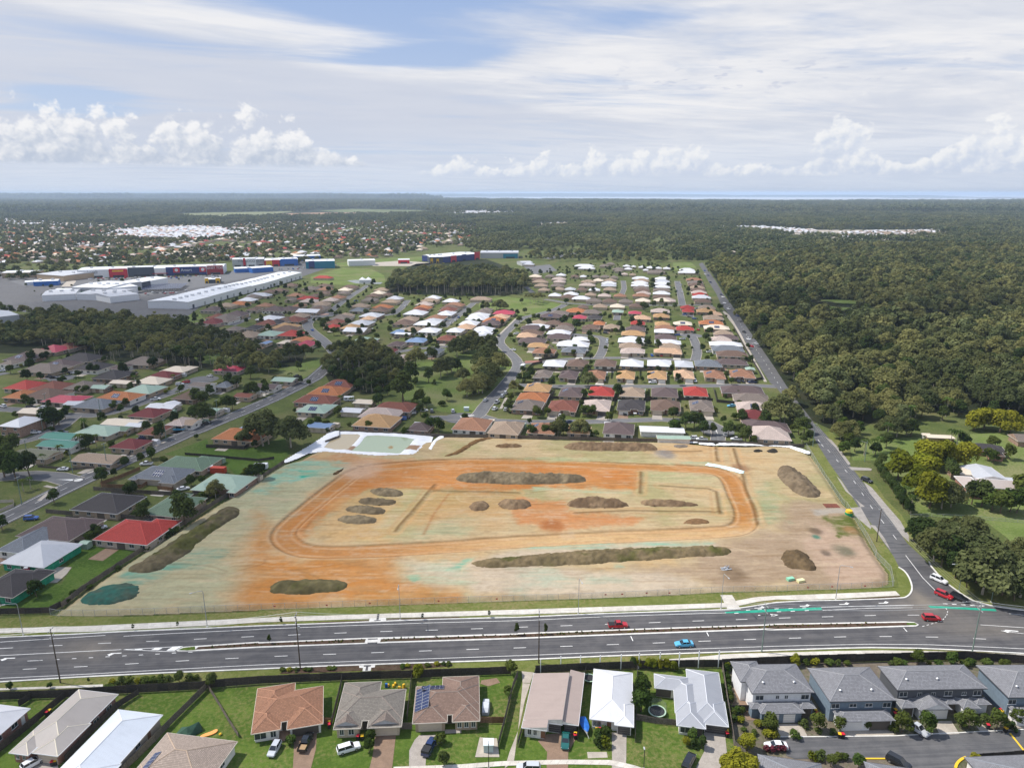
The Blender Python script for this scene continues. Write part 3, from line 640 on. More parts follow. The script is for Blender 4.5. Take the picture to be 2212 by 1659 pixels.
sheet('paddock',[(268.9,1198.2),(301.5,1212.4),(288.8,1119.5),(241.4,1072.4)],-.06,M_park);sheet('paddock',[(309.4,735.4),(347.3,714.2),(356.8,704),(347.3,684.5),(299,694.2)],-.03,M_park)
sheet('paddock',[(-226,491.8),(-219.4,514.6),(-190,486.4),(-190.5,465.8),(-213.3,473.3)],-.03,M_park);sheet('paddock',[(-156.5,446.7),(-135.8,486.4),(-126.1,456.1),(-130.9,431.3),(-139.3,437.8)],-.06,M_park)
M_pond=plain('pond_water',(.16,.17,.14),.15)
sheet('pond',[(-219.5,947.8),(-208.3,956.5),(-188.4,929.8),(-168.5,929.8),(-168.2,912.5),(-190.1,910.2),(-203.7,921.6)],-.03,M_pond)
sheet('yard_concrete',[(-947.4,1041.6),(-767.6,1073.6),(-589.6,971.7),(-398.7,982.7),(-380.3,1267.8),(-283,1166.7),(-293.5,971.7),(-312.4,847.7),(-321.7,738),(-300.7,637.9),(-325.9,637.9),(-403.5,663),(-508.8,701.5),(-651.9,707.3)],-.058,M_asph_old)
sheet('car_park',[(-652.9,972.9),(-580.3,954),(-537.9,987.6),(-457.2,987.6),(-425.6,963.4),(-439.3,944.8),(-495.1,926.9),(-532.8,918.2),(-549.5,893),(-611.1,893),(-667.1,944.8)],-.05,M_street)
sheet('car_park',[(-488.9,977.4),(-410.7,1025.6),(-426.1,1116.9),(-341.8,1137.1),(-314.9,1078.5),(-365.5,977.4),(-383.4,893.3),(-417.6,800.7),(-443,833.1)],-.052,M_street)
sheet('car_park',[(-241.4,1195.7),(-191.9,1237.2),(-129.9,1195.7),(-143.9,1144.3),(-221.6,1144.3)],-.05,M_conc_old);sheet('car_park',[(18.5,1132.2),(61.3,1169.5),(67.9,1074.9),(32,1023.1)],-.05,M_street)
sheet('highway',[(48.6,1297.2),(100,1363.1),(154.7,1475.2),(164.1,1447.5),(117.3,1363.1),(96.4,1313),(66.2,1266.5)],-.04,M_street)
sheet('dirt_track',[(-561.1,885.6),(-587.1,941.1),(-591.3,961.7),(-575,941.1),(-547.9,885.6)],-.04,M_conc_old)

# ------------------------------------------------------------------ the cleared building site
def soil_mat(name,rough=.95,grain=.35,bump=.5,bs=3.0):
    m,n,b=new_mat(name);b.inputs['Roughness'].default_value=rough;b.inputs['Specular IOR Level'].default_value=.1
    at=n.nodes.new('ShaderNodeAttribute');at.attribute_name='Col';c=V(n,at.outputs['Color'])
    g=n.nodes.new('ShaderNodeNewGeometry');p=V(n,g.outputs['Position'])
    f=noise(n,p,.9,6,.7);f2=noise(n,p,5.0,3,.7)
    c=mix(n,(f*.6+f2*.4).step(.3,.7),mix(n,grain,c,(.05,.035,.02)),c)
    n.links.new(c.k,b.inputs['Base Color'])
    bn=n.nodes.new('ShaderNodeBump');bn.inputs['Strength'].default_value=bump;bn.inputs['Distance'].default_value=.12
    n.links.new((f+f2*.5).k,bn.inputs['Height']);n.links.new(bn.outputs[0],b.inputs['Normal'])
    return m
M_soil=soil_mat('site_soil',grain=.22)
M_heap=soil_mat('heap_soil',grain=.35,bump=1.0)
def field(name,poly,step,hfun,cfun,mat,z0=0.0,parent=None,kind=None,smooth_=True,dist=True):
    """height field over the inside of a polygon; hfun(P, d) and cfun(P, d) get points and distance to the outline"""
    xs=[p[0]for p in poly];ys=[p[1]for p in poly]
    gx=np.arange(min(xs)-step,max(xs)+step*2,step);gy=np.arange(min(ys)-step,max(ys)+step*2,step)
    X,Y=np.meshgrid(gx,gy);P=np.stack([X.ravel(),Y.ravel()],1);nx,ny=len(gx),len(gy)
    ins=inside(P,poly)
    d=np.where(ins,1,-1)*(dist_line(P,poly,True)if dist else 9.0)
    I=ins.reshape(ny,nx)
    cellm=(I[:-1,:-1].astype(int)+I[1:,:-1]+I[:-1,1:]+I[1:,1:])>=2
    jj,ii=np.nonzero(cellm);a=jj*nx+ii
    F=np.stack([a,a+1,a+nx+1,a+nx],1)
    used=np.unique(F);mp=np.full(nx*ny,-1);mp[used]=np.arange(len(used));F=mp[F]
    P,d=P[used],d[used]
    # pull boundary points onto the outline so that the edge is not stepped
    h=hfun(P,d);c=cfun(P,d)
    me=bpy.data.meshes.new(name)
    me.vertices.add(len(P));me.vertices.foreach_set('co',np.concatenate([P,(h+z0)[:,None]],1).astype(np.float32).ravel())
    me.loops.add(F.size);me.loops.foreach_set('vertex_index',F.ravel().astype(np.int32))
    me.polygons.add(len(F));me.polygons.foreach_set('loop_start',np.arange(0,F.size,4,dtype=np.int32))
    me.update(calc_edges=True)
    me.polygons.foreach_set('use_smooth',np.ones(len(F),bool))
    at=me.attributes.new('Col','FLOAT_COLOR','POINT');at.data.foreach_set('color',np.concatenate([c,np.ones((len(P),1))],1).astype(np.float32).ravel())
    me.materials.append(mat)
    return obj(name,me,parent,kind=kind)
def alb(r,g,b,k=1.45):return np.array([x/k for x in srgb(r,g,b)])
SITE=[(-125.3,172.1),(-114.5,172.1),(-98.7,173.1),(-70.51,175.09)]+[(-60.81,175.79),(-47.71,176.5),(-24.6,178.06),(1.66,179.57)]+[(22.05,180.8),(35.82,181.92),(60.34,184.12),(77.2,184.8)]+[(84.5,185.4),(95.1,185.9),(107.7,186.7),(111.4,188.5),(114.3,193.9),(115.6,203),(117.3,213.2),(121.2,229),(123.1,238.1),(122.8,243.7),(126.9,265.7),(130.6,288.6),(131.6,295.5),(129.5,303),(126.2,305.7),(116.1,307.6)]+[(105.6,306.1),(92.8,306.9),(74.4,312.1),(36,314.5),(2.8,317.5)]+[(-13.2,319.2),(-32.4,319.9),(-38.3,312.9),(-61.5,306.5),(-82.9,314.5),(-90.9,290),(-97.2,284.4),(-102.1,266.9)]+[(-108.8,243.7),(-114.4,222.2),(-118.4,207.2),(-122.1,191.8)]
LOOP=smooth([(52.5,280.6),(77.1,279),(86.2,275.7),(88.6,267.5),(86.4,252.3),(85.3,239.6),(82.9,229.9),(78.8,223.5),(71.6,221),(41.9,218.1),(1.93,214.21)]+[(-24.49,209.81),(-47.2,207.4),(-62.3,206.7),(-69.4,208.8),(-74.7,213.6),(-77.8,219.1),(-77.8,226.2),(-73.5,245.8),(-68.2,265.1),(-65.3,273.8),(-60.1,279.7),(-47.1,282.8),(-32.3,285.8),(2.5,286.9)]+[(22.8,285.1)],2,True)
O1=[(-77.6,237.1),(-69.9,272.5),(-63.8,278.4),(-32.2,285.1),(2.5,287.2)]+[(52.6,281),(48.8,254.6),(30,256.8),(9.3,258.6),(2.3,256.8)]+[(-30.2,256.8),(-41.1,258.6),(-55.6,256.8),(-61.5,248),(-66.4,231.8),(-68.3,217.4),(-70.9,214),(-79.5,222.6)]
O2=[(-91.3,235.7),(-82.1,224.4),(-77,210.8),(-65.1,203),(-37.05,203.74),(-34.22,191.5),(-15.02,184.89),(-13.11,179.27),(-54.22,175.97),(-70.51,175.09)]+[(-76.24,173.35),(-79.7,179.9),(-79.1,189.5),(-89.1,214),(-86.9,222.6)]
O4=[(-1.32,235.66),(2.2,248),(12,246.9),(20.1,248),(20.2,237.6),(48.6,232.8),(42.9,223.5),(14.13,221.28),(10.28,226.2),(2.03,227.12)]
O5=[(85.9,271.3),(89.5,273.8),(89.9,259.1),(87.5,241.7),(84.6,226.2),(77.3,222.6),(79.1,235.7)]
O6=[(-29.3,256.8),(-10.7,253.5),(2.2,252.3)]+[(4.9,248),(-0.46,231.8)]+[(-22.5,231.8),(-31.9,222.6),(-36.9,229)]
O7=[(-93,290),(-83,297.3),(-58.7,291.4),(-32.3,285.8),(-56.7,280.3),(-66.8,276.4),(-80.1,285.8)]
CREAM=[(-68.3,217.4),(-66.4,231.8),(-64.2,248),(-57,256.8),(-40.8,256.8),(-41.8,241.7),(-46.5,224.4),(-38.4,220),(-40.7,214),(-60.1,213.2)]
PALE=[(-36.93,202.98),(1.87,206.81)]+[(33.27,213.22),(68.8,214),(66.5,206),(36.1,206.04),(1.8,197.1),(27.32,196.38),(55.46,192.19),(59.87,184.89),(35.9,182.35),(1.67,180.49)]+[(-10.28,179.88),(-14.33,184.89),(-33.33,191.5)]
GREY=[(63.3,214),(90.8,222.6)]+[(105.7,239.6),(123.1,239.6),(118.3,229.9),(117.7,214),(113.3,191.5),(108.1,186.8),(74,185.2)]+[(60.47,184.57),(37.56,192.19),(35.17,200),(56.1,202.2)]
PINK=[(105.8,227.1),(111.2,226.2),(110.5,219.1),(117.9,215.3),(115.8,203),(114.2,193.6),(110.3,188.5),(95.2,186.2),(94.5,194.3),(97.7,214)]
GRASSP=[(109.8,231.8),(115.3,235.7),(121.3,236.6),(122.1,231.8),(119.3,217.4),(117.5,216.1),(110.2,218.2),(110.8,225.3)]
LEFTG=[(-125.3,172.1),(-122.1,191.8),(-118.4,207.2),(-108.8,243.7),(-102.1,266.9)]+[(-97.2,284.4),(-81.5,291.4),(-67.7,280.3),(-74.3,252.3),(-81,229.9),(-81.6,222.6),(-83.9,214)]+[(-86.2,206),(-80.4,181.7),(-79,172.8)]
def soft(P,poly,w,nz,amp):
    d=np.where(inside(P,poly),1,-1)*dist_line(P,poly,True)+(nz-.5)*amp*1.9
    t=np.clip(d/w*.75+.5,0,1);return t*t*(3-2*t)
STK=[  # stockpiled and sprayed patches: (outline, colour, softness, strength)
]
AQ1=[(-97.7,271.3),(-93.3,285.8),(-80.8,288.6),(-70.6,284.4),(-67.5,281.7),(-71.3,276.4),(-76.4,271.3),(-82.2,267.5),(-90.8,261.5),(-94.3,252.3),(-98.6,256.8)]
AQ2=[(-88.1,276.4),(-81.1,274.4),(-79.5,271.9),(-82.8,270),(-85.4,268.7)]
AQ3=[(-110.3,186.2),(-117.3,189.5),(-117.3,196.4),(-109.2,198.5),(-101.2,210),(-92.2,206.8),(-96.4,198.5),(-103.6,194.3)]
AQ4=[(-19.04,200),(-13.24,202.23),(-10.73,204.5),(-15.78,195.67),(-19.41,195.67)];AQ5=[(-30.83,191.5),(-28.78,192.19),(-27.81,190.15),(-28.96,188.15)]
AQ6=[(-35.35,200),(-21.4,201.48),(-11.92,191.5),(-11.36,181.11),(-15.07,185.53),(-25.72,187.49),(-33.54,192.88)]
AQ7=[(1.9,209.97),(37.07,212.4),(66.7,213.6),(64.3,212),(36.76,210.37),(1.87,206.81)]
AQ8=[(8.4,259.4),(11.6,259.1),(34.4,254.8),(48.1,254.6),(45.9,252.3),(34.2,253.2),(16.1,255.7),(8.2,255.1)]
AQ9=[(54.8,276.4),(70.8,273.2),(84.5,270),(83.6,256.8),(79.1,235.7),(76.3,237.6),(79.6,255.7),(67.5,259.1),(52.1,261.5)]
AQ10=[(92.9,256.8),(101.8,263.9),(101.5,252.3),(94.2,231.8),(87.1,226.2),(90.6,241.7)]
AQ11=[(31.37,199.27),(34.43,200),(34.05,197.46),(31.85,197.46)];AQ12=[(1.79,196.38),(7.33,198.54),(19.66,192.19),(33.56,189.48),(12.09,184.89),(1.69,182.98)]
AQ13=[(-40.2,218.2),(-26.4,229),(-9.9,232.75),(-17.3,217.4),(-33.01,215.71)];AQ14=[(71.2,285.8),(83.9,285.8),(81.2,283),(73.3,283.7)]
AQ15=[(-7.8,292.9),(12.9,291.4),(68.6,285.8),(68.2,283.7),(2.5,289.3)];AQ16=[(-52.4,256.8),(-34.2,255.7),(-37.6,250.1),(-48.5,248)]
TR1=[(-39.8,221.3),(-39.2,225.3),(-36,237.6),(-32.6,253.5),(-30.7,261.5)];TR2=[(-29.86,219.11),(-28,235.7),(-24.3,252.3)];TR3=[(53.2,274.4),(49.2,253.5)]
TR4=[(22.6,235.7),(41,237.8),(75.2,236.8)];TR5=[(58.4,260.3),(76.4,257.4),(78.8,254.6),(76.1,241.7),(74.9,235.7)];TR6=[(-30.1,255.7),(-19.9,254.8),(2.2,253.5)]
TR7=[(92.9,306.5),(90.2,295.8),(88.4,287.2)];TR8=[(99.9,302.6),(96.6,285.8),(94.5,272.5),(91,256.8),(88.8,241.7),(85.4,226.2)];TR9=[(61,299.5),(76.8,298.8),(84.4,299.5)]
TR10=[(-102.7,268.7),(-86.1,261.5)];TR11=[(22,232.8),(40,231.8),(50.7,232.3)]
TREN=[TR1,TR3,TR4,TR5,TR6,TR7,TR8,TR9]
def site_h(P,d):
    x,y=P.T
    e=dist_line(P,LOOP,True)
    h=-.42*(1-np.clip((e-3.4)/1.3,0,1))+.16*np.exp(-((e-5.6)/.9)**2)*.7
    h+=.10*np.exp(-((e-2.4)/.5)**2)
    for t in TREN:
        q=dist_line(P,t);h+=.20*np.exp(-(q/.8)**2)-.22*np.exp(-((q-1.6)/.7)**2)*.6
    h+=(vnoise(x*.35,y*2.2,2.6,3,5)-.5)*.16+(vnoise(x,y,9,3,6)-.5)*.30
    return np.where(d<.6,-.3,np.maximum(h,-.62*np.clip(d,0,9)))+.70*np.clip(d/2.0,.35,1)
def site_c(P,d):
    x,y=P.T
    n1=vnoise(x,y,26,5,1,.6);n2=vnoise(x*.5,y*2.4,7,5,2,.62);n3=vnoise(x,y,7,6,3,.66)
    n4=vnoise(x*.22,y*2.6,2.2,3,4)
    c=alb(206,183,142)[None]*np.ones((len(P),1))
    def lay(w,col):
        nonlocal c
        c=c*(1-w[:,None])+col*w[:,None]
    lay(np.clip((n2-.45)*3,0,1)*.7,alb(186,160,116))
    lay(np.clip((n1-.50)*6,0,1)*.65,alb(166,162,112));lay(np.clip((.42-n1)*6,0,1)*.5,alb(214,170,118))
    lay(soft(P,LEFTG,6,n1,14)*.75,alb(184,178,142))
    lay(soft(P,LEFTG,6,n1,14)*np.clip((n2-.5)*4,0,1)*.8,alb(214,196,152))
    lay(soft(P,GREY,7,n1,16)*.92,alb(178,154,128))
    lay(soft(P,PINK,4,n3,7)*.9,alb(200,172,148))
    lay(soft(P,PALE,5,n1,10)*.9,alb(212,194,170))
    lay(soft(P,PALE,4,n2,10)*np.clip((n3-.45)*4,0,1)*.6,alb(190,172,148))
    for p_,s_,k_,col in((O7,3,.8,(204,146,98)),(O1,4,.95,(208,138,74)),(O6,6,.6,(206,158,100)),(O2,10,.93,(202,136,70)),(O4,4,.85,(208,138,84)),(O5,3,.9,(192,146,76)),(CREAM,5,.75,(214,172,116))):
        lay(soft(P,p_,s_,n3,7)*k_*(.75+.25*np.clip((n2-.3)*3,0,1)),alb(*col))
    lay(np.clip((n1-.5)*4,0,1)*soft(P,O1,2,n3,3)*.45,alb(192,116,60))
    e=dist_line(P,LOOP,True)
    lo=np.clip((4.4-e)/1.0,0,1);rt=np.clip((P[:,0]+45)/50,0,1);lowleg=np.clip((232-y)/12,0,1)
    base=alb(198,134,72)[None]*(1-rt*lowleg)[:,None]+alb(220,180,128)[None]*(rt*lowleg)[:,None]
    c=c*(1-lo[:,None]*.85)+base*(lo[:,None]*.85)
    track=np.exp(-((e-2.6)/.55)**2)+.7*np.exp(-((e-4.9)/.6)**2)
    lay(np.clip(track,0,1)*(.25+.6*n3),alb(226,186,142))
    lay(np.exp(-((e-4.1)/.40)**2)*(.25+.6*n2),alb(122,86,48));lay(np.exp(-((e-1.6-n3)/.5)**2)*.35*n2,alb(170,106,56))
    # sprayed green-blue cover, streaky
    st=np.clip((n2*.6+n4*.4-.42)*5,0,1)
    for p_,s_,k_,col in((LEFTG,9,.28,(160,186,160)),(AQ1,4,1.0,(150,196,172)),(AQ2,1.5,1.,(40,178,150)),(AQ3,3,.85,(110,168,146)),(AQ4,2,1.,(126,190,160)),(AQ5,1.5,1.,(70,184,150)),(AQ6,5,.7,(190,208,176)),
(AQ7,1.6,1.,(164,200,172)),(AQ8,1.0,1.,(166,204,170)),(AQ9,5,.65,(182,186,140)),(AQ10,6,.7,(160,178,140)),(AQ11,1.5,.8,(150,190,165)),(AQ12,6,.65,(176,196,170)),(AQ13,5,.6,(172,188,150)),(AQ14,1.5,.8,(160,194,160)),(AQ15,3,.7,(184,196,150)),(AQ16,3,.6,(196,200,140))):
        lay(soft(P,p_,s_,n3,s_*1.6)*(.25+.75*st)*k_,alb(*col))
    lay(np.clip((n4-.60)*7,0,1)*.26,alb(146,114,74));lay(np.clip((.38-n4)*7,0,1)*.26,alb(228,204,168))
    for t in TREN:
        q=dist_line(P,t);lay(np.exp(-(q/.7)**2)*.75,alb(120,88,50));lay(np.exp(-((q-2.2)/.9)**2)*.3,alb(214,160,106))
    lay(np.exp(-(dist_line(P,TR2)/.6)**2)*.5,alb(170,110,60));lay(np.exp(-(dist_line(P,TR11)/.5)**2)*.4,alb(160,130,90))
    rs=np.random.RandomState(4)
    for k in range(46):  # wheel and scraper tracks
        a=rs.uniform(-100,95),rs.uniform(185,300);b=a[0]+rs.uniform(-45,45),a[1]+rs.uniform(-9,9);m_=((a[0]+b[0])/2+rs.uniform(-5,5),(a[1]+b[1])/2+rs.uniform(-3,3))
        for o in(0,2.1):
            q=dist_line(P,smooth([(a[0],a[1]+o),(m_[0],m_[1]+o),(b[0],b[1]+o)],2));lay(np.exp(-(q/.35)**2)*rs.uniform(.12,.4),alb(*((140,104,66)if k%2 else(230,204,164))))
    g=soft(P,GRASSP,2,n3,5);lay(g*np.clip(n3*1.7,0,1),alb(104,112,48))
    lay(soft(P,[(109.5,238.1),(122.9,240.2),(123,235.7),(116.6,234.7),(108.5,233.7)],2,n3,3)*.8,alb(186,178,166))
    for q,r,col in(((103.6,221.7),2.2,(105,88,70)),((107,207.6),3.2,(122,118,96)),((100.6,206.2),1.6,(110,96,82)),((102.1,217.2),1.3,(60,130,110)),((96.3,279.7),3.5,(150,112,84)),((67.6,295.5),4.2,(146,140,136)),((-62.7,277.7),8,(214,180,150)),((-82.3,294.6),3,(214,180,130)),((67.3,193.6),4,(130,108,84)),((13.95,225.3),4,(176,112,66)),((116,222.2),2.4,(170,130,90))):
        w=np.exp(-(((x-q[0])/r)**2+((y-q[1])/(r*1.25))**2)**2*.8+(n3-.5)*1.5);lay(np.clip(w,0,1)*.85,alb(*col))
    lay(np.clip((1.6-d+(n3-.5)*3)/2,0,1)*.5*(P[:,1]<260),alb(150,140,92))
    mu=c.mean(0);c=mu+(c-mu)*1.06
    n6=vnoise(x*.5,y*1.3,3.2,5,77,.7);n7=vnoise(x,y,1.1,2,78)
    c=c*(.80+.28*n6+.14*n7)[:,None];lay(np.clip((n6-.60)*7,0,1)*.30,alb(120,92,60));lay(np.clip((.40-n6)*7,0,1)*.30,alb(232,208,176))
    return np.clip(c,.01,.9)
field('site_soil',SITE,.5,site_h,site_c,M_soil,kind='structure')
# stockpiles: every heap a thing
def heap(label,pts,hgt,col,col2,step=.45,green=0.0,group='soil stockpiles on the building site',name='soil_heap',seed=1,slope=.75,sharp=1.0,rough=.5):
    poly=smooth(pts,2,True)
    cx=sum(p[0]for p in poly)/len(poly);cy=sum(p[1]for p in poly)/len(poly)
    loc=[(p[0]-cx,p[1]-cy)for p in poly]
    def hf(P,d):
        d=d-vnoise(P[:,0],P[:,1],2.6,3,seed+40,.7)*1.5+.75
        n=vnoise(P[:,0],P[:,1],3.2,4,seed,.6);n2=vnoise(P[:,0],P[:,1],1.1,2,seed+9)
        q=hgt*(1-np.exp(-np.clip(d,0,99)*slope/hgt*sharp))
        n3=np.abs(vnoise(P[:,0]*.6,P[:,1]*1.2,2.2,3,seed+31,.65)-.5)*2
        return 1.25*q*(.62+n*rough*1.25-n3*rough*.42)+np.clip(d,0,1.0)*(n2-.5)*rough*1.5-np.where(d<.3,.25,0)
    def cf(P,d):
        n=vnoise(P[:,0],P[:,1],4.5,5,seed+3,.65)[:,None];n2=vnoise(P[:,0],P[:,1],1.0,3,seed+5)[:,None]
        t=np.clip((n-.38)*4,0,1);c=alb(*col)*(1-t)+alb(*col2)*t
        if green:
            g=np.clip((vnoise(P[:,0],P[:,1],6,4,seed+7)[:,None]-(1-green))*6,0,1)*.8;c=c*(1-g)+alb(92,96,44)*g
        return c*(.62+n2*.76)
    o=field(name,loc,step,hf,cf,M_heap)
    o.location=(cx,cy,.62)
    return tag(o,label,'soil heap',group)
DK,DK2=(122,108,86),(156,140,112);BR,BR2=(132,108,84),(164,138,108)
heap('long dark brown heap near the upper edge of the orange earth',[(-23.5,268.1),(-20.2,273.2),(-6.6,274.1),(2.4,273.5)]+[(17,272.3),(28.6,271.3),(30.6,266.9),(29.2,262.7),(14.1,262),(2.3,261.3)]+[(-11,262.4),(-20.5,263.9)],2.6,DK,DK2,seed=11)
heap('rearmost of the four short heaps in a column at the left',[(-55.6,255.7),(-54.4,257.4),(-44,256.6),(-40.8,253.5),(-41.7,250.1),(-48.9,249.9),(-53.3,251.8)],1.9,DK,DK2,seed=12)
heap('second from the back of the four short heaps in a column',[(-58.2,245.8),(-57.2,248.5),(-47.2,248),(-42.8,245.8),(-43.1,242.2),(-49.6,241.7),(-56,242.7)],1.9,DK,DK2,seed=13)
heap('second from the front of the four short heaps in a column',[(-61.6,237.6),(-60.1,241.7),(-49.5,241.2),(-45.2,237.6),(-46.1,234.2),(-54.7,234.5)],2.0,DK,DK2,seed=14)
heap('frontmost of the four short heaps in a column at the left',[(-62.3,230.4),(-60,233.5),(-50.2,233.2),(-47.1,230.4),(-47.7,226.7),(-55.1,226.2),(-59.9,227.6)],2.0,DK,DK2,seed=15)
heap('small round brown heap at the centre of the site',[(-16.3,241.2),(-14.8,244.8),(-10.4,246.1),(-7.9,242.7),(-8.82,238.64),(-13.06,236.65),(-15.7,238.1)],2.2,BR,BR2,seed=16)
heap('oval brown heap just right of the small round heap',[(-6.32,242.71),(-3.7,246.9),(2.19,247.12)]+[(5.8,247.1),(8.1,243.2),(6.03,239.14),(2.12,238.14)]+[(-3.2,238.84)],2.4,BR,BR2,seed=17)
heap('tallest brown heap with a peaked top at the centre right',[(19.5,242.2),(21.8,246.4),(27.3,248),(37,246.9),(42,244.8),(44,242.2),(41.3,240.2),(29.9,239.4),(21.7,239.8)],4.2,BR,BR2,seed=18,slope=.85)
heap('low narrow brown heap right of the tallest heap',[(47.4,245.3),(50.5,247.4),(64.5,246.4),(70.3,242.7),(66.7,240.7),(54.5,240.9),(48.6,242.2)],1.9,BR,BR2,seed=19,green=.25)
heap('long brown heap against the far fence of the site',[(21.7,303.7),(25.6,308.4),(33.4,310.4),(60.1,309.3),(64.8,308),(67,301.5),(61.9,298.8),(39.7,298.8),(29.2,300)],2.4,BR,BR2,seed=20)
heap('thin brown heap far back between the ponds and the long heap',[(-9.4,304.9),(-5.1,308.8),(2.7,308.4)]+[(5.9,305.7),(2.6,303.7)]+[(-4,302.6)],1.2,(128,100,72),BR2,seed=21)
heap('olive grey mounded heap in front of the orange earth by the near fence',[(-71.3,184.9),(-70.8,188.1),(-66.7,189.8),(-55.83,190.15),(-49.92,189.14),(-47.4,186.51),(-48.12,184.25),(-52.48,182.35),(-62.47,181.42),(-69,181.7)],2.2,(98,92,62),(120,112,78),seed=22,green=.5,rough=.3)
heap('very long low ridge of earth with grass along its back',[(-13.79,198.9),(-11.33,201.48),(-1.27,203.36),(1.85,203.74)]+[(17.16,207.2),(36.64,209.57),(60,210.4),(69.4,210.6),(71.4,207.2),(69.1,204.5),(58.2,203.4),(39.07,201.11),(20.19,198.18),(1.8,197.1)]+[(-6.7,196.24)],1.6,(126,112,82),(146,128,96),seed=23,green=.5)
heap('steep oval heap on the right near the narrow road',[(109.8,276.4),(113.2,280.3),(117.3,280.6),(119.1,275.1),(120,266.3),(119.4,254.6),(117.8,250.1),(114.5,248.2),(109.4,250.1),(107.8,259.1),(107.5,268.7)],3.0,(124,108,88),(148,130,106),seed=24)
heap('pointed round heap in the near right corner of the site',[(85.2,205.3),(88.5,208.4),(91.5,209.2),(94,206.8),(94.5,201.5),(94.5,197.1),(92.4,194.6),(88.2,195),(85.1,196.4),(83.9,200)],3.6,(110,92,68),(138,116,86),seed=25,sharp=.8,green=.2)
heap('long grassy dark bank along the left fence',[(-119,195.3),(-116.2,200),(-114,206.8),(-112.3,215.7),(-109.3,223.5),(-107.8,233.7),(-105.2,240.2),(-101.1,240.9),(-97.8,237.6),(-97.7,231.8),(-100.7,224.4),(-103.2,214.9),(-103.2,207.6),(-105.5,200.7),(-107.9,194.3),(-112.8,193.2)],2.4,(106,98,76),(128,116,90),seed=26,green=.45)
o=heap('flat mound sprayed blue green in the near left corner',[(-122.4,177.5),(-122.7,181.7),(-121.1,185.5),(-117.6,187.5),(-112.5,188.5),(-108.9,186.2),(-107,182.4),(-108.5,178.7),(-113.4,176),(-118.9,175.7)],1.6,(54,112,100),(86,104,90),seed=27,rough=.15)
heap('grey crushed rock pile beside the far fence',[(72.6,306.5),(75.2,308.4),(79.2,309),(81.1,305.7),(77.8,303),(74.1,303.3)],1.8,(136,124,112),(150,138,126),seed=28,sharp=.7,rough=.2,name='gravel_heap')
heap('small charcoal coloured heap, left one of the dark pair',[(107.9,300),(110,301.5),(112,301.2),(112.5,298.8),(109.7,297.6),(107.7,297.9)],1.1,(50,50,48),(64,62,58),seed=29,step=.3,rough=.2,name='gravel_heap')
heap('charcoal coloured heap, right one of the dark pair',[(113.6,299.5),(116.1,302.1),(118.9,302.6),(119.4,298.8),(116.6,297),(113.8,297.3)],1.5,(50,50,48),(64,62,58),seed=30,step=.3,rough=.2,name='gravel_heap')
heap('spoil ridge curving down from the far fence by the ponds',[(-31.3,292.2),(-26,297.3),(-22.3,304.9),(-19,312.9),(-13.1,317),(-8.3,317.8),(-9.7,315.8),(-15.6,311.2),(-19.1,304.1),(-21.8,297.3),(-26.7,292.9)],.9,(130,98,62),(146,112,74),seed=31,step=.5,rough=.4)
heap('low tan spoil heap beside the corner of the cut road',[(58.4,227.1),(64.1,231.8),(67.8,231.3),(70.2,228),(68.1,226.4),(61.9,226.2)],.8,(150,116,82),(176,140,104),seed=32,rough=.3)
heap('short dark spoil bank in front of the sprayed corner',[(-74.7,272.3),(-72.6,275.7),(-70.6,280.1),(-69.6,277.4),(-70.5,273.2),(-72.4,270.6)],1.0,(80,64,46),(120,92,60),seed=33,step=.4)
# sediment ponds with white liner
P1=[(-85.4,304.3),(-84.7,312.9),(-82.1,321.8),(-81.4,322.4),(-73.8,322.4),(-72.1,320.4),(-72,317.8),(-72.8,308.8),(-73.9,301.5),(-79.7,301.2)]
P2=[(-71.9,299.4),(-70,308.4),(-69.6,317.5),(-69,319.9),(-64,320.6),(-52.4,318.5),(-45.7,315.2),(-47.2,304.9),(-49.5,296.1),(-59.8,297.6)]
LINER=[(-97.4,285.1),(-98.4,288.3),(-94.3,301.8),(-90,316.2),(-88.1,326.5),(-82.7,327.9),(-64.6,323.8),(-40.4,321.6),(-37.4,319.2),(-37.7,307.3),(-42.2,295.8),(-59.2,294),(-75.7,297.6),(-83.4,299.1),(-90.4,297.3),(-94.3,289.3)]
def liner_h(P,d):
    w=np.minimum(dist_line(P,P1,True),dist_line(P,P2,True));io=inside(P,P1)|inside(P,P2)
    s=np.where(io,-w,w)
    h=np.clip(1.0-np.abs(s-2.6)/3.4,-.4,1)*.5
    h=np.where(s<0,np.maximum(-.9,.12+s*.6),h)
    h=np.minimum(h,np.clip(d,0,9)*.9)
    return h+(vnoise(P[:,0],P[:,1],1.6,3,8)-.5)*.22
def liner_c(P,d):
    n=vnoise(P[:,0],P[:,1],2.4,4,9,.6)[:,None]
    s=soft(P,[(-75.1,305.7),(-70.4,304.9),(-71.4,299.5),(-74.4,300)],.6,n[:,0],1)[:,None]+soft(P,[(-48.5,306.5),(-41.4,306.5),(-42.8,300.3),(-48.2,301)],.6,n[:,0],1)[:,None]
    c=np.array([.78,.78,.79])*(.82+n*.3);return c*(1-s)+np.array([.30,.19,.12])*s
M_liner=soil_mat('liner_cloth',.8,.0,.3)
root=thing('sediment_pond','twin sediment ponds lined with white cloth in the far left corner','pond',(*(-74.5,306.5),0))
o=field('liner',[(p[0]-root.location.x,p[1]-root.location.y)for p in LINER],.55,lambda P,d:liner_h(P+np.array(root.location[:2]),d),lambda P,d:liner_c(P+np.array(root.location[:2]),d),M_liner,.74,parent=root)
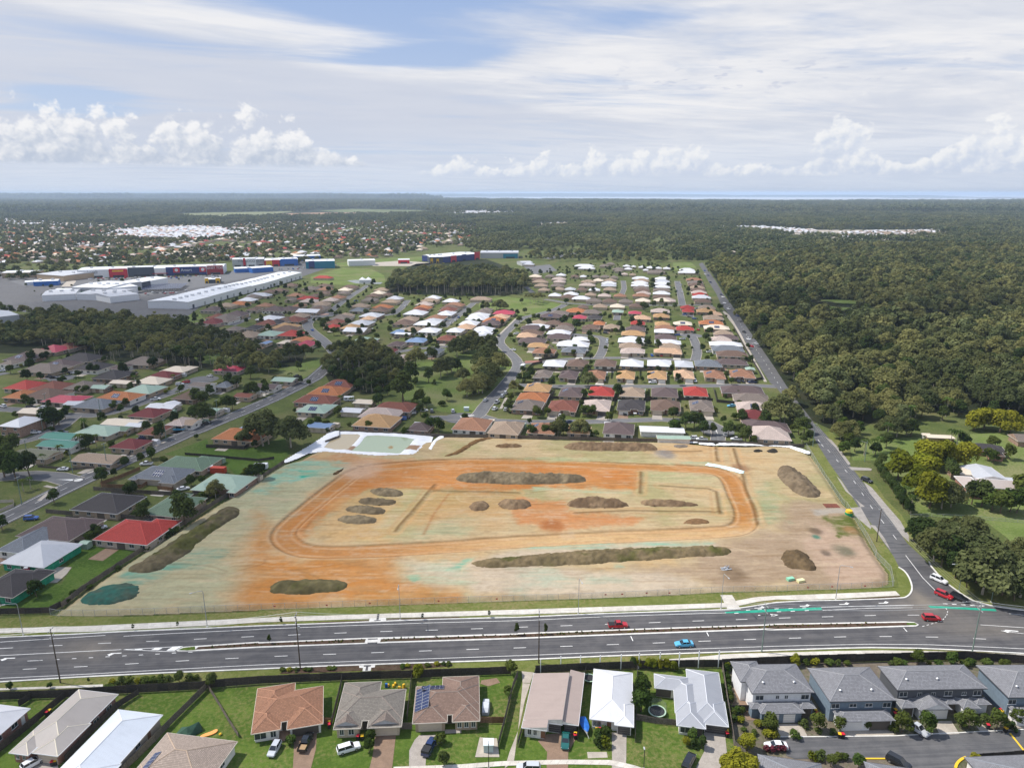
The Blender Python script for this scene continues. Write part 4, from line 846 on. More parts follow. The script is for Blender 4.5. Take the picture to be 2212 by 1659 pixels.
def water(col,nm):
    m,n,b=new_mat(nm);b.inputs['Base Color'].default_value=(*col,1);b.inputs['Roughness'].default_value=.12;b.inputs['Specular IOR Level'].default_value=.5
    g=n.nodes.new('ShaderNodeNewGeometry');bn=n.nodes.new('ShaderNodeBump');bn.inputs['Strength'].default_value=.15;bn.inputs['Distance'].default_value=.02
    n.links.new(noise(n,V(n,g.outputs['Position']),2.5,3).k,bn.inputs['Height']);n.links.new(bn.outputs[0],b.inputs['Normal']);return m
for p,c,nm,lb in((P1,(.47,.38,.24),'brown_water','brown water'),(P2,(.36,.42,.28),'green_water','pale green water')):
    w=sheet('pond_water',[(q[0]-root.location.x,q[1]-root.location.y)for q in p],.82,water(c,nm),kind=None,parent=root);w['label']=lb
def cloth(label,pts,z=.72,colr=(.8,.8,.82),step=.4):
    cx=sum(p[0]for p in pts)/len(pts);cy=sum(p[1]for p in pts)/len(pts)
    o=field('ground_cloth',[(p[0]-cx,p[1]-cy)for p in pts],step,lambda P,d:np.clip(d,0,.4)*.6+(vnoise(P[:,0],P[:,1],1.2,3,3)-.5)*.3,lambda P,d:np.array(colr)[None]*(.85+.3*vnoise(P[:,0],P[:,1],1.5,3,4))[:,None],M_liner)
    o.location=(cx,cy,z);return tag(o,label,'ground cloth','erosion cloths on the site')
cloth('pale blue cloth strip across the corner of the cut road',[(82,282.8),(83.6,284.7),(87.2,283),(92.3,279.7),(96.3,275.7),(94.9,272.5),(91.1,275.7),(86.4,280.1),(82.4,282)],colr=(.62,.80,.80))
cloth('white cloth drain beside the ponds running to the fence',[(-37.7,302.6),(-36.7,312.9),(-34.6,319.5),(-32.4,319.9),(-32.6,317),(-35,312.9),(-36.5,301)],step=.3)
cloth('long white cloth along the far fence at the right',[(86.3,310.4),(93,309.6),(92.9,307.3),(95.8,310),(121.6,308)]+[(126.6,306.8),(130.4,302.6),(132.9,298.8),(132,296.1),(130.2,296.5),(126.8,301.5),(125.8,304.6),(115.7,306.5)]+[(95,307.3),(92.2,306.8),(86.1,308.4)],step=.35)
cloth('narrow white cloth by the grey rock pile',[(74.5,312.5),(81,312.2),(86.3,311.2),(85.5,310.3),(79.7,311.2),(74.3,311.7)],step=.3)

# ------------------------------------------------------------------ trees and shrubs
def leaf_mat(name,dark,lightc,warm,trans=.22):
    m=bpy.data.materials.new(name);m.use_nodes=True;n=m.node_tree;n.nodes.clear()
    oi=n.nodes.new('ShaderNodeObjectInfo');rr=V(n,oi.outputs['Random'])
    g=n.nodes.new('ShaderNodeNewGeometry');p=V(n,g.outputs['Position'])
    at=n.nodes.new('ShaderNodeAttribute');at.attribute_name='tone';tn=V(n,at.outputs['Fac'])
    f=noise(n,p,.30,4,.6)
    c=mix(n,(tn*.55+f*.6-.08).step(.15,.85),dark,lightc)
    c=mix(n,(rr*1.6-.45).max(0.0).min(1.0)*.85,c,mix(n,tn,tuple(x*.7 for x in warm),warm))
    c=mix(n,((rr*7.31)._m('FRACT')-.3).max(0.0)*.8,c,tuple(x*.55 for x in dark))
    big=noise(n,p,.017,3,.6)
    c=mix(n,big.step(.48,.62)*.75,c,mix(n,tn,tuple(x*.75 for x in warm),tuple(x*1.12 for x in warm)))
    c=mix(n,big.step(.50,.38)*.65,c,tuple(x*.72 for x in dark))
    d=n.nodes.new('ShaderNodeBsdfDiffuse');n.links.new(c.k,d.inputs[0])
    t=n.nodes.new('ShaderNodeBsdfTranslucent');n.links.new(c.k,t.inputs[0])
    ms=n.nodes.new('ShaderNodeMixShader');ms.inputs[0].default_value=trans
    n.links.new(d.outputs[0],ms.inputs[1]);n.links.new(t.outputs[0],ms.inputs[2])
    o=n.nodes.new('ShaderNodeOutputMaterial');n.links.new(ms.outputs[0],o.inputs[0])
    return m
ML_euc=leaf_mat('eucalypt_leaves',(.075,.096,.036),(.195,.218,.094),(.245,.235,.085),.3)
ML_dark=leaf_mat('dark_leaves',(.030,.052,.016),(.078,.118,.034),(.090,.115,.034))
ML_green=leaf_mat('garden_leaves',(.034,.062,.014),(.085,.135,.030),(.105,.125,.028))
ML_lime=leaf_mat('lime_leaves',(.085,.105,.012),(.23,.255,.024),(.27,.255,.026))
ML_far=leaf_mat('far_leaves',(.064,.088,.040),(.165,.190,.090),(.185,.188,.080),0.0)
ML_red=leaf_mat('purple_leaves',(.06,.012,.02),(.14,.03,.05),(.16,.04,.05))
M_bark=plain('pale_bark',(.36,.32,.27),.9,var=.25,vscale=1.2)
M_bark_d=plain('brown_bark',(.14,.105,.075),.9,var=.3,vscale=1.2)
def foliage(lobes,per,size,rs,flat=1.0,core=True,drop=0.0):
    """leaf clumps (small bent faces) spread over and through a set of rounded lobes; returns verts, faces, tone"""
    v,f,tone=[],[],[]
    for(c,r,hz)in lobes:
        c=np.array(c,float);lt=rs.normal(0,.20)
        if core:  # rough inner mass, so that the crown is not see-through everywhere
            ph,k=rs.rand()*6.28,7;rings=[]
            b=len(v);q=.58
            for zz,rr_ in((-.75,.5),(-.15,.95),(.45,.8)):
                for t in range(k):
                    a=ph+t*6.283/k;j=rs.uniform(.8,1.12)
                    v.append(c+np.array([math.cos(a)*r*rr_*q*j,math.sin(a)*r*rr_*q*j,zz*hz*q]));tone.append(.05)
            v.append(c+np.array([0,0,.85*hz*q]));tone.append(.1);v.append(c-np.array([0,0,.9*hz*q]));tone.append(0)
            for ri in range(2):
                for t in range(k):
                    f.append((b+ri*k+t,b+ri*k+(t+1)%k,b+(ri+1)*k+(t+1)%k,b+(ri+1)*k+t))
            for t in range(k):f.append((b+2*k+t,b+2*k+(t+1)%k,b+3*k));f.append((b+(t+1)%k,b+t,b+3*k+1))
        n=max(6,int(per*r*r))
        for _ in range(n):
            u=rs.uniform(-.55,1);a=rs.uniform(0,6.283);w=math.sqrt(max(0,1-u*u));rad=rs.uniform(.72,1.06)**.8
            d=np.array([math.cos(a)*w,math.sin(a)*w,u])
            p=c+d*np.array([r,r,hz])*rad
            nrm=d*flat+rs.normal(0,.32,3)+np.array([0,0,.45]);nrm/=np.linalg.norm(nrm)+1e-9
            t1=np.cross(nrm,rs.normal(0,1,3));t1/=np.linalg.norm(t1)+1e-9;t2=np.cross(nrm,t1)
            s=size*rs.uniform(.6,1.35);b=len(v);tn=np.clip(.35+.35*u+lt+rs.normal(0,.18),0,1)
            for(x,y,z)in((-1,-.6,-.15),(.2,-.9,.1),(1.0,.15,-.15),(-.1,.95,.05)):
                v.append(p+t1*x*s*rs.uniform(.7,1.2)+t2*y*s*rs.uniform(.7,1.2)+nrm*z*s);tone.append(tn)
            f.append((b,b+1,b+2,b+3))
    return v,f,tone
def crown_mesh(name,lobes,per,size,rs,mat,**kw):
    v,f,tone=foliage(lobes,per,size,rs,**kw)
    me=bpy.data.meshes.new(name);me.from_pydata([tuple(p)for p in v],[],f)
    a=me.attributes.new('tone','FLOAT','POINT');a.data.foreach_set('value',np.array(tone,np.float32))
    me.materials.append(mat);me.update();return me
def trunk_mesh(name,h,r,lobes,mat,rs,lean=.04,from_=.45,limbs=5):
    mb=MB();top=(rs.normal(0,lean)*h,rs.normal(0,lean)*h,h)
    mid=(top[0]*.4+rs.normal(0,.2),top[1]*.4+rs.normal(0,.2),h*.5)
    path=[(0,0,-.3),(mid[0]*.4,mid[1]*.4,h*.22),mid,top]
    mb.tube(path,[r*1.25,r,r*.75,r*.3],6)
    for k in range(min(limbs,len(lobes))):
        c=lobes[k][0];t=from_+.35*rs.rand();b=(mid[0]+(top[0]-mid[0])*(t-.4),mid[1]+(top[1]-mid[1])*(t-.4),h*t)
        e=(c[0]*.85,c[1]*.85,c[2]-.1);m=((b[0]+e[0])/2,(b[1]+e[1])/2,(b[2]*.55+e[2]*.45))
        mb.tube([b,m,e],[r*.5,r*.35,r*.12],4,cap=False)
    return mb.mesh(name,mat)
def euc_lobes(rs,H,R,n=9,low=.48):
    out=[]
    for k in range(n):
        a=k*2.4+rs.uniform(-.5,.5);q=math.sqrt((k+.6)/n);z=H*(low+(1-low)*(1-q*.75)*rs.uniform(.72,1.0));r=R*rs.uniform(.30,.46)
        out.append(((math.cos(a)*R*q*.78,math.sin(a)*R*q*.78,z-r*.6),r,r*rs.uniform(.65,.9)))
    return out
def round_lobes(rs,H,R,n=10,base=.15):
    out=[((0,0,H*(base+.5*(1-base))),R*.72,H*(1-base)*.46)]
    for k in range(n):
        a=k*2.4+rs.uniform(-.4,.4);u=rs.uniform(.0,1);z=H*(base+(1-base)*(.25+.6*u));r=R*rs.uniform(.32,.48);q=(1-.55*u)*.62
        out.append(((math.cos(a)*R*q,math.sin(a)*R*q,z),r,r*rs.uniform(.7,.95)))
    return out
PROTO={}
def proto(kind,mk):
    PROTO.setdefault(kind,[]).append(mk)
rs=np.random.RandomState(21)
for i in range(6):  # eucalypts about 17 m tall
    H,Rr_=16.5+rs.uniform(-1.5,2),7.0+rs.uniform(-.8,1.4);lb=euc_lobes(rs,H,Rr_,15+i%3,.36)
    proto('euc',(crown_mesh('crown',lb,16,.55,rs,ML_euc),trunk_mesh('trunk',H*.78,.30,lb,M_bark,rs,.05)))
for i in range(4):  # tall slim forest gums, crown high up
    H,Rr_=19+rs.uniform(-1,2),4.6+rs.uniform(-.3,.8);lb=euc_lobes(rs,H,Rr_,10,.56)
    proto('gum',(crown_mesh('crown',lb,22,.48,rs,ML_euc),trunk_mesh('trunk',H*.85,.24,lb,M_bark,rs,.03,.6)))
for i in range(4):  # dark dense trees
    H,Rr_=9.5+rs.uniform(-1,1),4.4+rs.uniform(-.5,.5);lb=round_lobes(rs,H,Rr_,10,.16)
    proto('dark',(crown_mesh('crown',lb,26,.42,rs,ML_dark),trunk_mesh('trunk',H*.6,.24,lb,M_bark_d,rs)))
for i in range(5):  # garden trees
    H,Rr_=6.0+rs.uniform(-.8,.8),2.7+rs.uniform(-.4,.4);lb=round_lobes(rs,H,Rr_,9,.2)
    proto('garden',(crown_mesh('crown',lb,46,.30,rs,ML_green),trunk_mesh('trunk',H*.6,.13,lb,M_bark_d,rs)))
for i in range(3):  # lime green broad trees
    H,Rr_=9.0+rs.uniform(-.6,.8),4.6+rs.uniform(-.3,.3);lb=round_lobes(rs,H,Rr_,13,.08)
    proto('lime',(crown_mesh('crown',lb,30,.40,rs,ML_lime),trunk_mesh('trunk',H*.55,.25,lb,M_bark_d,rs)))
for i in range(4):  # shrubs
    H,Rr_=1.5+rs.uniform(-.2,.3),1.0+rs.uniform(-.1,.2);lb=round_lobes(rs,H,Rr_,5,.0)
    proto('shrub',(crown_mesh('foliage',lb,150,.17,rs,(ML_green,ML_dark,ML_green,ML_lime)[i]),trunk_mesh('stem',H*.5,.05,lb,M_bark_d,rs)))
lb=round_lobes(rs,1.2,.8,5,0.);proto('red',(crown_mesh('foliage',lb,150,.16,rs,ML_red),trunk_mesh('stem',.5,.05,lb,M_bark_d,rs)))
def palm_proto(H,rs):
    v,f,tone=[],[],[]
    for k in range(15):
        a=k*2.4;up=rs.uniform(.1,1.0);L=rs.uniform(2.2,2.9);prev=None
        for s in range(5):
            t=s/4;p=np.array([math.cos(a)*L*t,math.sin(a)*L*t,H+up*1.6*t-2.3*t*t]);w=.55*(1-t*.85)
            sd_=np.array([-math.sin(a),math.cos(a),0])*w
            b=len(v);v+=[p+sd_-np.array([0,0,w*.5]),p,p-sd_-np.array([0,0,w*.5])];tone+=[.4+.4*up-t*.2]*3
            if s:f+=[(b-3,b-2,b+1,b),(b-2,b-1,b+2,b+1)]
    me=bpy.data.meshes.new('crown');me.from_pydata([tuple(p)for p in v],[],f)
    at=me.attributes.new('tone','FLOAT','POINT');at.data.foreach_set('value',np.array(tone,np.float32));me.materials.append(ML_green)
    tr=MB();tr.tube([(0,0,-.2),(.1,.05,H*.5),(0,0,H+.1)],[.22,.16,.13],7)
    return me,tr.mesh('trunk',M_bark)
for h in(6.5,8.0):proto('palm',palm_proto(h,rs))
NAMES=dict(euc='eucalyptus_tree',gum='gum_tree',dark='shade_tree',garden='garden_tree',lime='lime_green_tree',shrub='shrub',red='purple_shrub',palm='palm_tree')
CATS=dict(euc='tree',gum='tree',dark='tree',garden='tree',lime='tree',shrub='shrub',red='shrub',palm='palm tree')
HT=dict(euc=17,gum=19.5,dark=9.5,garden=6,lime=9.2,shrub=1.5,red=1.2,palm=8)
def plant(kind,p,h,label,group=None,wide=1.0,k=None,z=0.0):
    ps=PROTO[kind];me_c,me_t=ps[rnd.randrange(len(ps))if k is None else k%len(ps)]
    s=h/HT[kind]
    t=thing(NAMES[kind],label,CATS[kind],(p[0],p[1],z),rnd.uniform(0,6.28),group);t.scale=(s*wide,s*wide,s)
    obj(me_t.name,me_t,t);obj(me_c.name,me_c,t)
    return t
# --- woods: the trees that show largest are single objects, the rest one mass per wood
def poisson(poly,spacing,seed,jit=1.0,grow=None):
    """random points with a minimum spacing (which may grow with distance) inside a polygon"""
    r=np.random.RandomState(seed);xs=[p[0]for p in poly];ys=[p[1]for p in poly]
    A=(max(xs)-min(xs))*(max(ys)-min(ys));n=int(A/(spacing*spacing)*3.2)
    P=np.stack([r.uniform(min(xs),max(xs),n),r.uniform(min(ys),max(ys),n)],1);P=P[inside(P,poly)]
    cell,out={},[]
    for p in P:
        i,j=int(p[0]//spacing),int(p[1]//spacing)
        if any(((p[0]-q[0])**2+(p[1]-q[1])**2)<spacing*spacing for a in(-1,0,1)for b in(-1,0,1)for q in cell.get((i+a,j+b),())):continue
        cell.setdefault((i,j),[]).append(p);out.append(p)
    return np.array(out)if out else np.zeros((0,2))
def in_view(P,pad=40,top=0):
    ang=np.abs(P[:,0])<(P[:,1]*.74+pad)
    return P[ang&(P[:,1]>60)]
SRC={}
def variants(key,meshes,mats=None):
    """unlinked collection of source objects for the masses"""
    c=bpy.data.collections.new(key)
    for i,me in enumerate(meshes):
        o=bpy.data.objects.new('%s_%02d'%(key,i),me);c.objects.link(o)
    SRC[key]=(c,len(meshes));return c
def joined(name,ms):
    """trunk and crown in one mesh for the masses"""
    v,f,mi,tone,off,mats=[],[],[],[],0,[]
    for k,me in enumerate(ms):
        n=len(me.vertices);co=np.zeros(n*3,np.float32);me.vertices.foreach_get('co',co);v+=co.reshape(-1,3).tolist()
        for p in me.polygons:f.append(tuple(i+off for i in p.vertices));mi.append(k)
        if 'tone' in me.attributes:
            t=np.zeros(n,np.float32);me.attributes['tone'].data.foreach_get('value',t);tone+=t.tolist()
        else:tone+=[.5]*n
        off+=n;mats.append(me.materials[0])
    me=bpy.data.meshes.new(name);me.from_pydata(v,[],f)
    for m in mats:me.materials.append(m)
    me.polygons.foreach_set('material_index',np.array(mi,np.int32));a=me.attributes.new('tone','FLOAT','POINT');a.data.foreach_set('value',np.array(tone,np.float32));me.update()
    return me
rs=np.random.RandomState(5)
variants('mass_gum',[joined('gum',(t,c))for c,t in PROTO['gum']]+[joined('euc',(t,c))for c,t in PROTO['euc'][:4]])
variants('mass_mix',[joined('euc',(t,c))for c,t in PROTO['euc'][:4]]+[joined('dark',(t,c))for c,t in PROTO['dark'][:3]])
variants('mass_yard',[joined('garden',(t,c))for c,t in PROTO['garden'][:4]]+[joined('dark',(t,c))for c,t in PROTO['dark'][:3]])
# lighter crowns for trees more than about 600 m away
mid=[]
for i in range(5):
    H,Rr_=15+rs.uniform(-2,2),6.8+rs.uniform(-.8,1.2);lb=euc_lobes(rs,H,Rr_,9,.34)
    mid.append(crown_mesh('crown',lb,6.5,.85,rs,ML_euc))
for i in range(2):
    lb=round_lobes(rs,10,4.6,6,.1);mid.append(crown_mesh('crown',lb,6.5,.8,rs,ML_dark))
variants('mass_mid',mid)
far=[]
for i in range(4):  # patch of about 90 m of continuous canopy
    lb=[]
    for p in poisson([(-46,-46),(46,-46),(46,46),(-46,46)],8.2,40+i):
        h=rs.uniform(9,19);r=rs.uniform(3.6,6.2);lb.append(((p[0],p[1],h-r*.55),r,r*.8))
        lb.append(((p[0]+rs.uniform(-2,2),p[1]+rs.uniform(-2,2),h-r*.5-rs.uniform(2,5)),r*.8,r*.7))
    far.append(crown_mesh('canopy',lb,.9,1.15,rs,ML_far))
variants('mass_far',far)
def scatter(name,P,S,K,key,rot=None,z=0.0):
    """one mass: a cloud of points that carries copies of the source meshes"""
    n=len(P)
    if n==0:return
    me=bpy.data.meshes.new(name);me.vertices.add(n)
    zz=np.full((n,1),z)if np.isscalar(z)else np.asarray(z)[:,None]
    me.vertices.foreach_set('co',np.concatenate([P,zz],1).astype(np.float32).ravel())
    for nm,tp,val in(('s','FLOAT',S),('k','INT',K),('a','FLOAT',rot if rot is not None else np.random.RandomState(n).uniform(0,6.28,n))):
        a=me.attributes.new(nm,tp,'POINT');a.data.foreach_set('value',np.asarray(val,np.int32 if tp=='INT' else np.float32))
    o=obj(name,me,kind='stuff')
    g=bpy.data.node_groups.new(name,'GeometryNodeTree')
    g.interface.new_socket('Geometry',in_out='INPUT',socket_type='NodeSocketGeometry');g.interface.new_socket('Geometry',in_out='OUTPUT',socket_type='NodeSocketGeometry')
    N=g.nodes;gi,go=N.new('NodeGroupInput'),N.new('NodeGroupOutput')
    mp=N.new('GeometryNodeMeshToPoints');ip=N.new('GeometryNodeInstanceOnPoints');ci=N.new('GeometryNodeCollectionInfo')
    ci.inputs['Collection'].default_value=SRC[key][0];ci.inputs['Separate Children'].default_value=True;ci.inputs['Reset Children'].default_value=True
    ip.inputs['Pick Instance'].default_value=True
    def attr(nm,tp):
        a=N.new('GeometryNodeInputNamedAttribute');a.data_type=tp;a.inputs[0].default_value=nm
        return next(x for x in a.outputs if x.enabled and x.name=='Attribute')
    cx=N.new('ShaderNodeCombineXYZ');L=g.links
    L.new(gi.outputs[0],mp.inputs[0]);L.new(mp.outputs[0],ip.inputs['Points']);L.new(ci.outputs[0],ip.inputs['Instance'])
    L.new(attr('k','INT'),ip.inputs['Instance Index']);L.new(attr('s','FLOAT'),ip.inputs['Scale'])
    L.new(attr('a','FLOAT'),cx.inputs[2]);er=N.new('FunctionNodeEulerToRotation');L.new(cx.outputs[0],er.inputs[0]);L.new(er.outputs[0],ip.inputs['Rotation'])
    L.new(ip.outputs[0],go.inputs[0])
    md=o.modifiers.new('scatter','NODES');md.node_group=g
    return o
def wood(nm,poly,spacing,seed,singles,kind,key,label,group,h=(.8,1.15),keep=None,clear=()):
    P=poisson(poly,spacing,seed)
    for c in clear:P=P[~inside(P,c)]
    if keep is not None:P=keep(P)
    P=in_view(P,60)
    D=np.hypot(P[:,0],P[:,1]);o=np.argsort(D);P,D=P[o],D[o]
    for i in range(min(singles,len(P))):
        kd=kind if isinstance(kind,str)else kind[rnd.randrange(len(kind))]
        plant(kd,P[i],HT[kd]*rnd.uniform(*h),label,group)
    Q,DQ=P[singles:],D[singles:]
    r=np.random.RandomState(seed+1);near=DQ<640;n=SRC[key][1]
    scatter(nm,Q[near],r.uniform(h[0],h[1],near.sum()),r.randint(0,n,near.sum()),key)
    scatter(nm,Q[~near],r.uniform(h[0],h[1],(~near).sum())*1.05,r.randint(0,SRC['mass_mid'][1],(~near).sum()),'mass_mid')
RW=[(314.5,1143.9),(246.8,819.4),(203.3,601.3),(178.9,465.6),(168.5,400.7),(163.3,358.1),(173.5,348.5),(202.7,373.4),(227.7,379.7),(253.5,379.7),(267.6,348.5),(311,310.1),(502,452.6)]+[(1300,900),(1500,1500),(560,1500),(420,1250)]
clr=[[(316.1,752),(357.2,735.4),(362.5,709.1),(339.2,661.6),(278.1,661.6)],[(459.9,722),(478,736.7),(436.3,668.2),(425.9,668.2)],[(462.1,700.9),(480.6,700.9),(467.5,680.9),(449.5,680.9)]]
ro=np.random.RandomState(77)
for k in range(16):  # small grassy openings in the right hand wood
    a,b,c=ro.uniform(560,1050),ro.uniform(.42,.74),ro.uniform(7,15);q_=smooth([(a*b+math.cos(t)*c*ro.uniform(.8,2.2),a+math.sin(t)*c*ro.uniform(.8,1.6))for t in[i*.785 for i in range(8)]],1,True)
    clr.append(q_);sheet('grass_opening',q_,-.03,M_park)
wood('right_wood',RW,8.4,31,190,('euc','euc','euc','dark'),'mass_mix','olive eucalyptus crown in the wood right of the narrow road','trees of the right hand wood',(.58,1.5),clear=clr)
LW=[(-707.6,707.3),(-504.7,695.7),(-459.3,668.2),(-416.6,663),(-357.9,642.7),(-314.1,630.7),(-257.8,576.4),(-214.8,533.7),(-184,505.9),(-170.2,465.6),(-202.1,452.6),(-241.8,465.6),(-275.8,476.4),(-322.2,505.9),(-370.8,533.7),(-388.5,528.6),(-549.4,542.5)]
wood('left_wood',LW,6.8,32,80,'gum','mass_gum','slender gum tree in the dark wood behind the left suburb','trees of the left hand wood',(.58,.88),clear=[[(-525.7,669.8),(-461,669.8),(-435.1,638.3),(-408.1,590.6),(-460.7,583.3)]])
CW=[(-143,831.3),(-109.5,815.5),(-76.2,800.3),(-24,800.3),(14,823.3),(20.3,920.1),(9.1,1005.4),(-38.2,1054.2),(-118.6,1041.6),(-156.4,960.9)]
wood('middle_wood',CW,7.0,33,60,'gum','mass_gum','tall straight gum in the square wood beyond the estate','trees of the square wood',(.85,1.1))
PW=[(-119.5,437.9),(-101.4,404.8),(-81.7,394.8),(-68.6,404.8),(-74,452.6),(-95.5,501.2),(-119,517),(-127,486.4)]
wood('reserve_wood',PW,6.0,34,40,('gum','euc','dark'),'mass_gum','dark gum tree in the dense clump beside the distributor road','trees of the dense clump by the road',(.65,.95))
# --- far bushland and the tree cover of the far suburbs
rs=np.random.RandomState(9)
def far_patches(nm,y0,y1,sp,sc,avoid,seed):
    P=poisson([(-y0*.8-200,y0),(y0*.8+200,y0),(y1*.8,y1),(-y1*.8,y1)],sp,seed)
    for a in avoid:P=P[~inside(P,a)]
    P=in_view(P,150);r=np.random.RandomState(seed)
    scatter(nm,P,r.uniform(.8,1.2,len(P))*sc,r.randint(0,SRC['mass_far'][1],len(P)),'mass_far',z=r.uniform(-3,1,len(P)))
SEA=[(-3947.3,18651.3),(-192.4,11736.7),(1992.8,10062.1),(3364.7,8977.5),(5216.9,9249.5),(8079.7,9899.1)]+[(60000,60000),(-14000,60000)]
SUBURBS=[[(-2371.8,3380.1),(-2019.1,3039.5),(-1590,2760.7),(-1284.1,2601.4),(-1082.2,2719.1),(-870.5,2940.6),(-667.9,3039.5),(-384.8,2940.6),(-163.5,2678.7),(-93.2,2216.7),(-99.3,1615.2),(-167.2,1480.5),(-231.8,1305.4),(-331.4,1267.8),(-375,1249.8),(-477.8,1223.7),(-614.6,1182.5),(-843.3,1182.5),(-1185.6,1143.9),(-3000.1,2940.6)],[(-371,4153.9),(-322.8,4813.3),(-18.8,4943.9),(255.8,4813.3),(194.7,4153.9),(-255.7,3805.7)],[(730.4,2528.4),(871.2,2564.4),(959,2301.9),(1355,2301.9),(1270.4,2087.6),(902,1776.4),(820.5,1850.1),(741.5,2137.4)],[(-10.4,2719.1),(260.6,2847.8),(321,2601.4),(119.1,2528.4)]]
FIELDS=[[(-2003.4,3972.2),(-1746.1,4405.5),(-1383,4689.3),(-1177.5,5381.9),(-450.6,4877.7),(-129.9,4459.5),(-530,4061),(-963.4,3652.5),(-1292.5,3477.4),(-1587.4,3545.4)],[(329.1,7042.6),(791.2,8139.4),(1347.9,7792.8),(959.5,6781.4),(534.5,6312.7)],[(86.2,7180.9),(451.5,8518.1),(648.4,7962.3),(329.1,7042.6)],[(-6458.2,9391.7),(-7417.3,11812.2),(-6689.8,11097.6),(-5839.8,8933.7)],[(-4367.7,9157),(-3980.5,10771.6),(-3465.2,10062.1),(-3720.1,8721)]]
NEARCUT=[(-1277.5,982.7),(-745.3,1041.6),(-713.7,1182.5),(-380.3,1267.8),(-233.6,1421),(21.1,1366.1),(212.8,1480.5),(321.6,1267.8),(370.5,1267.8),(502.5,1315.2)]+[(560,1350),(700,1500),(2500,1450),(2500,0),(-2500,0)]
far_patches('far_bush',1180,4200,78,1.0,SUBURBS+FIELDS+[NEARCUT],51)
far_patches('far_bush',4200,13000,150,2.1,FIELDS+[SEA],52)
far_patches('far_bush',13000,42000,480,5.5,[SEA],53)
def suburb_trees(nm,poly,sp,seed,h=(.6,1.1),key='mass_mid',avoid=()):
    P=in_view(poisson(poly,sp,seed),50)
    for a in avoid:P=P[~inside(P,a)]
    P=P[vnoise(P[:,0],P[:,1],90,3,seed)>.40];r=np.random.RandomState(seed)
    scatter(nm,P,r.uniform(h[0],h[1],len(P)),r.randint(0,SRC[key][1],len(P)),key)
WHITE_EST=[(-1355.7,2459.3),(-1119.2,2564.4),(-821.5,2362.4),(-749.7,2528.4),(-870.5,2940.6),(-1066.3,2678.7),(-1248.5,2528.4)]
suburb_trees('suburb_trees',SUBURBS[0],14,61,(.45,.95),avoid=[[(-1209.4,2216.7),(-1246.1,2459.3),(-1103.7,2528.4),(-954.2,2393.9),(-754.4,2017.1),(-779.5,1831.1),(-972.8,1889.3)]])
suburb_trees('suburb_trees',SUBURBS[2],30,62,(.4,.7));
suburb_trees('roadside_trees',[(19.6,1267.8),(85.8,1421),(221.9,1545),(345.9,1366.1),(370.5,1267.8),(305.9,1041.6),(310.6,1223.7),(227.2,1198.6),(73.6,1215.2)],13,63,(.6,1.0))
suburb_trees('roadside_trees',[(-1037.9,1143.9),(-713.7,1182.5),(-380.3,1267.8),(-326.8,1249.8),(-343.2,1166.7),(-475.9,1198.6),(-628.8,1073.6),(-648.3,955.6),(-734.1,800.3)],12,64,(.5,.9),avoid=[[(-649.6,1073.6),(-440.7,1107.7),(-371.9,930),(-524.1,860.4)]])

# ------------------------------------------------------------------ houses
RC=dict(br=('brown',(.165,.105,.078),1),tn=('tan',(.36,.265,.19),1),oran=('orange',(.46,.17,.065),1),rd=('red',(.40,.045,.035),1),mr=('maroon',(.17,.030,.032),1),
dk=('charcoal',(.055,.048,.050),1),pu=('plum brown',(.125,.088,.085),1),gb=('grey brown',(.205,.165,.140),1),sl=('slate grey',(.175,.19,.215),1),gy=('light grey',(.46,.47,.50),0),
wh=('white',(.61,.61,.63),0),cr=('cream',(.66,.56,.44),0),pk=('pale pink',(.52,.42,.37),1),sa=('salmon',(.60,.39,.25),1),ob=('orange brown',(.32,.16,.095),1),ot=('golden tan',(.50,.30,.14),1),
gn=('pale green',(.30,.40,.32),0),gd=('dull green',(.15,.22,.15),1),te=('teal green',(.06,.21,.16),0),bl=('blue',(.17,.25,.40),0),ol=('olive',(.19,.19,.13),1),cm=('crimson',(.40,.045,.075),0),rb=('rust brown',(.22,.075,.05),1))
MR={k:roof_mat('roof_'+v[0].replace(' ','_'),v[1],v[2])for k,v in RC.items()}
def brick_mat(name,col):
    m,n,b=new_mat(name);b.inputs['Roughness'].default_value=.9
    u=n.nodes.new('ShaderNodeUVMap');br=n.nodes.new('ShaderNodeTexBrick');n.links.new(u.outputs[0],br.inputs['Vector'])
    br.inputs['Scale'].default_value=1;br.inputs['Brick Width'].default_value=.24;br.inputs['Row Height'].default_value=.086;br.inputs['Mortar Size'].default_value=.008
    br.inputs['Color1'].default_value=(*[x*.8 for x in col],1);br.inputs['Color2'].default_value=(*[x*1.15 for x in col],1);br.inputs['Mortar'].default_value=(.45,.42,.38,1)
    g=n.nodes.new('ShaderNodeNewGeometry');f=noise(n,V(n,g.outputs['Position']),.6,4)
    c=mix(n,f.step(.4,.7)*.3,V(n,br.outputs['Color']),tuple(x*.6 for x in col));n.links.new(c.k,b.inputs['Base Color']);return m
MW=[brick_mat('cream_brick',(.52,.42,.30)),brick_mat('tan_brick',(.40,.29,.19)),brick_mat('brown_brick',(.26,.14,.09)),plain('white_render',(.70,.68,.64),.8,var=.1),brick_mat('sand_brick',(.46,.38,.30)),brick_mat('red_brick',(.30,.11,.07))]
M_gut=plain('cream_gutter',(.66,.60,.52),.5);M_gut_w=plain('white_gutter',(.78,.78,.78),.5);M_gut_d=plain('dark_gutter',(.10,.10,.11),.5)
M_glass=plain('window_glass',(.035,.045,.055),.08,spec=.6);M_frame=plain('window_frame',(.72,.72,.70),.4)
M_gdoor=plain('garage_door_cream',(.58,.50,.40),.5,var=.05);M_gdoor_d=plain('garage_door_dark',(.09,.085,.085),.5);M_gdoor_w=plain('garage_door_white',(.74,.73,.70),.5)
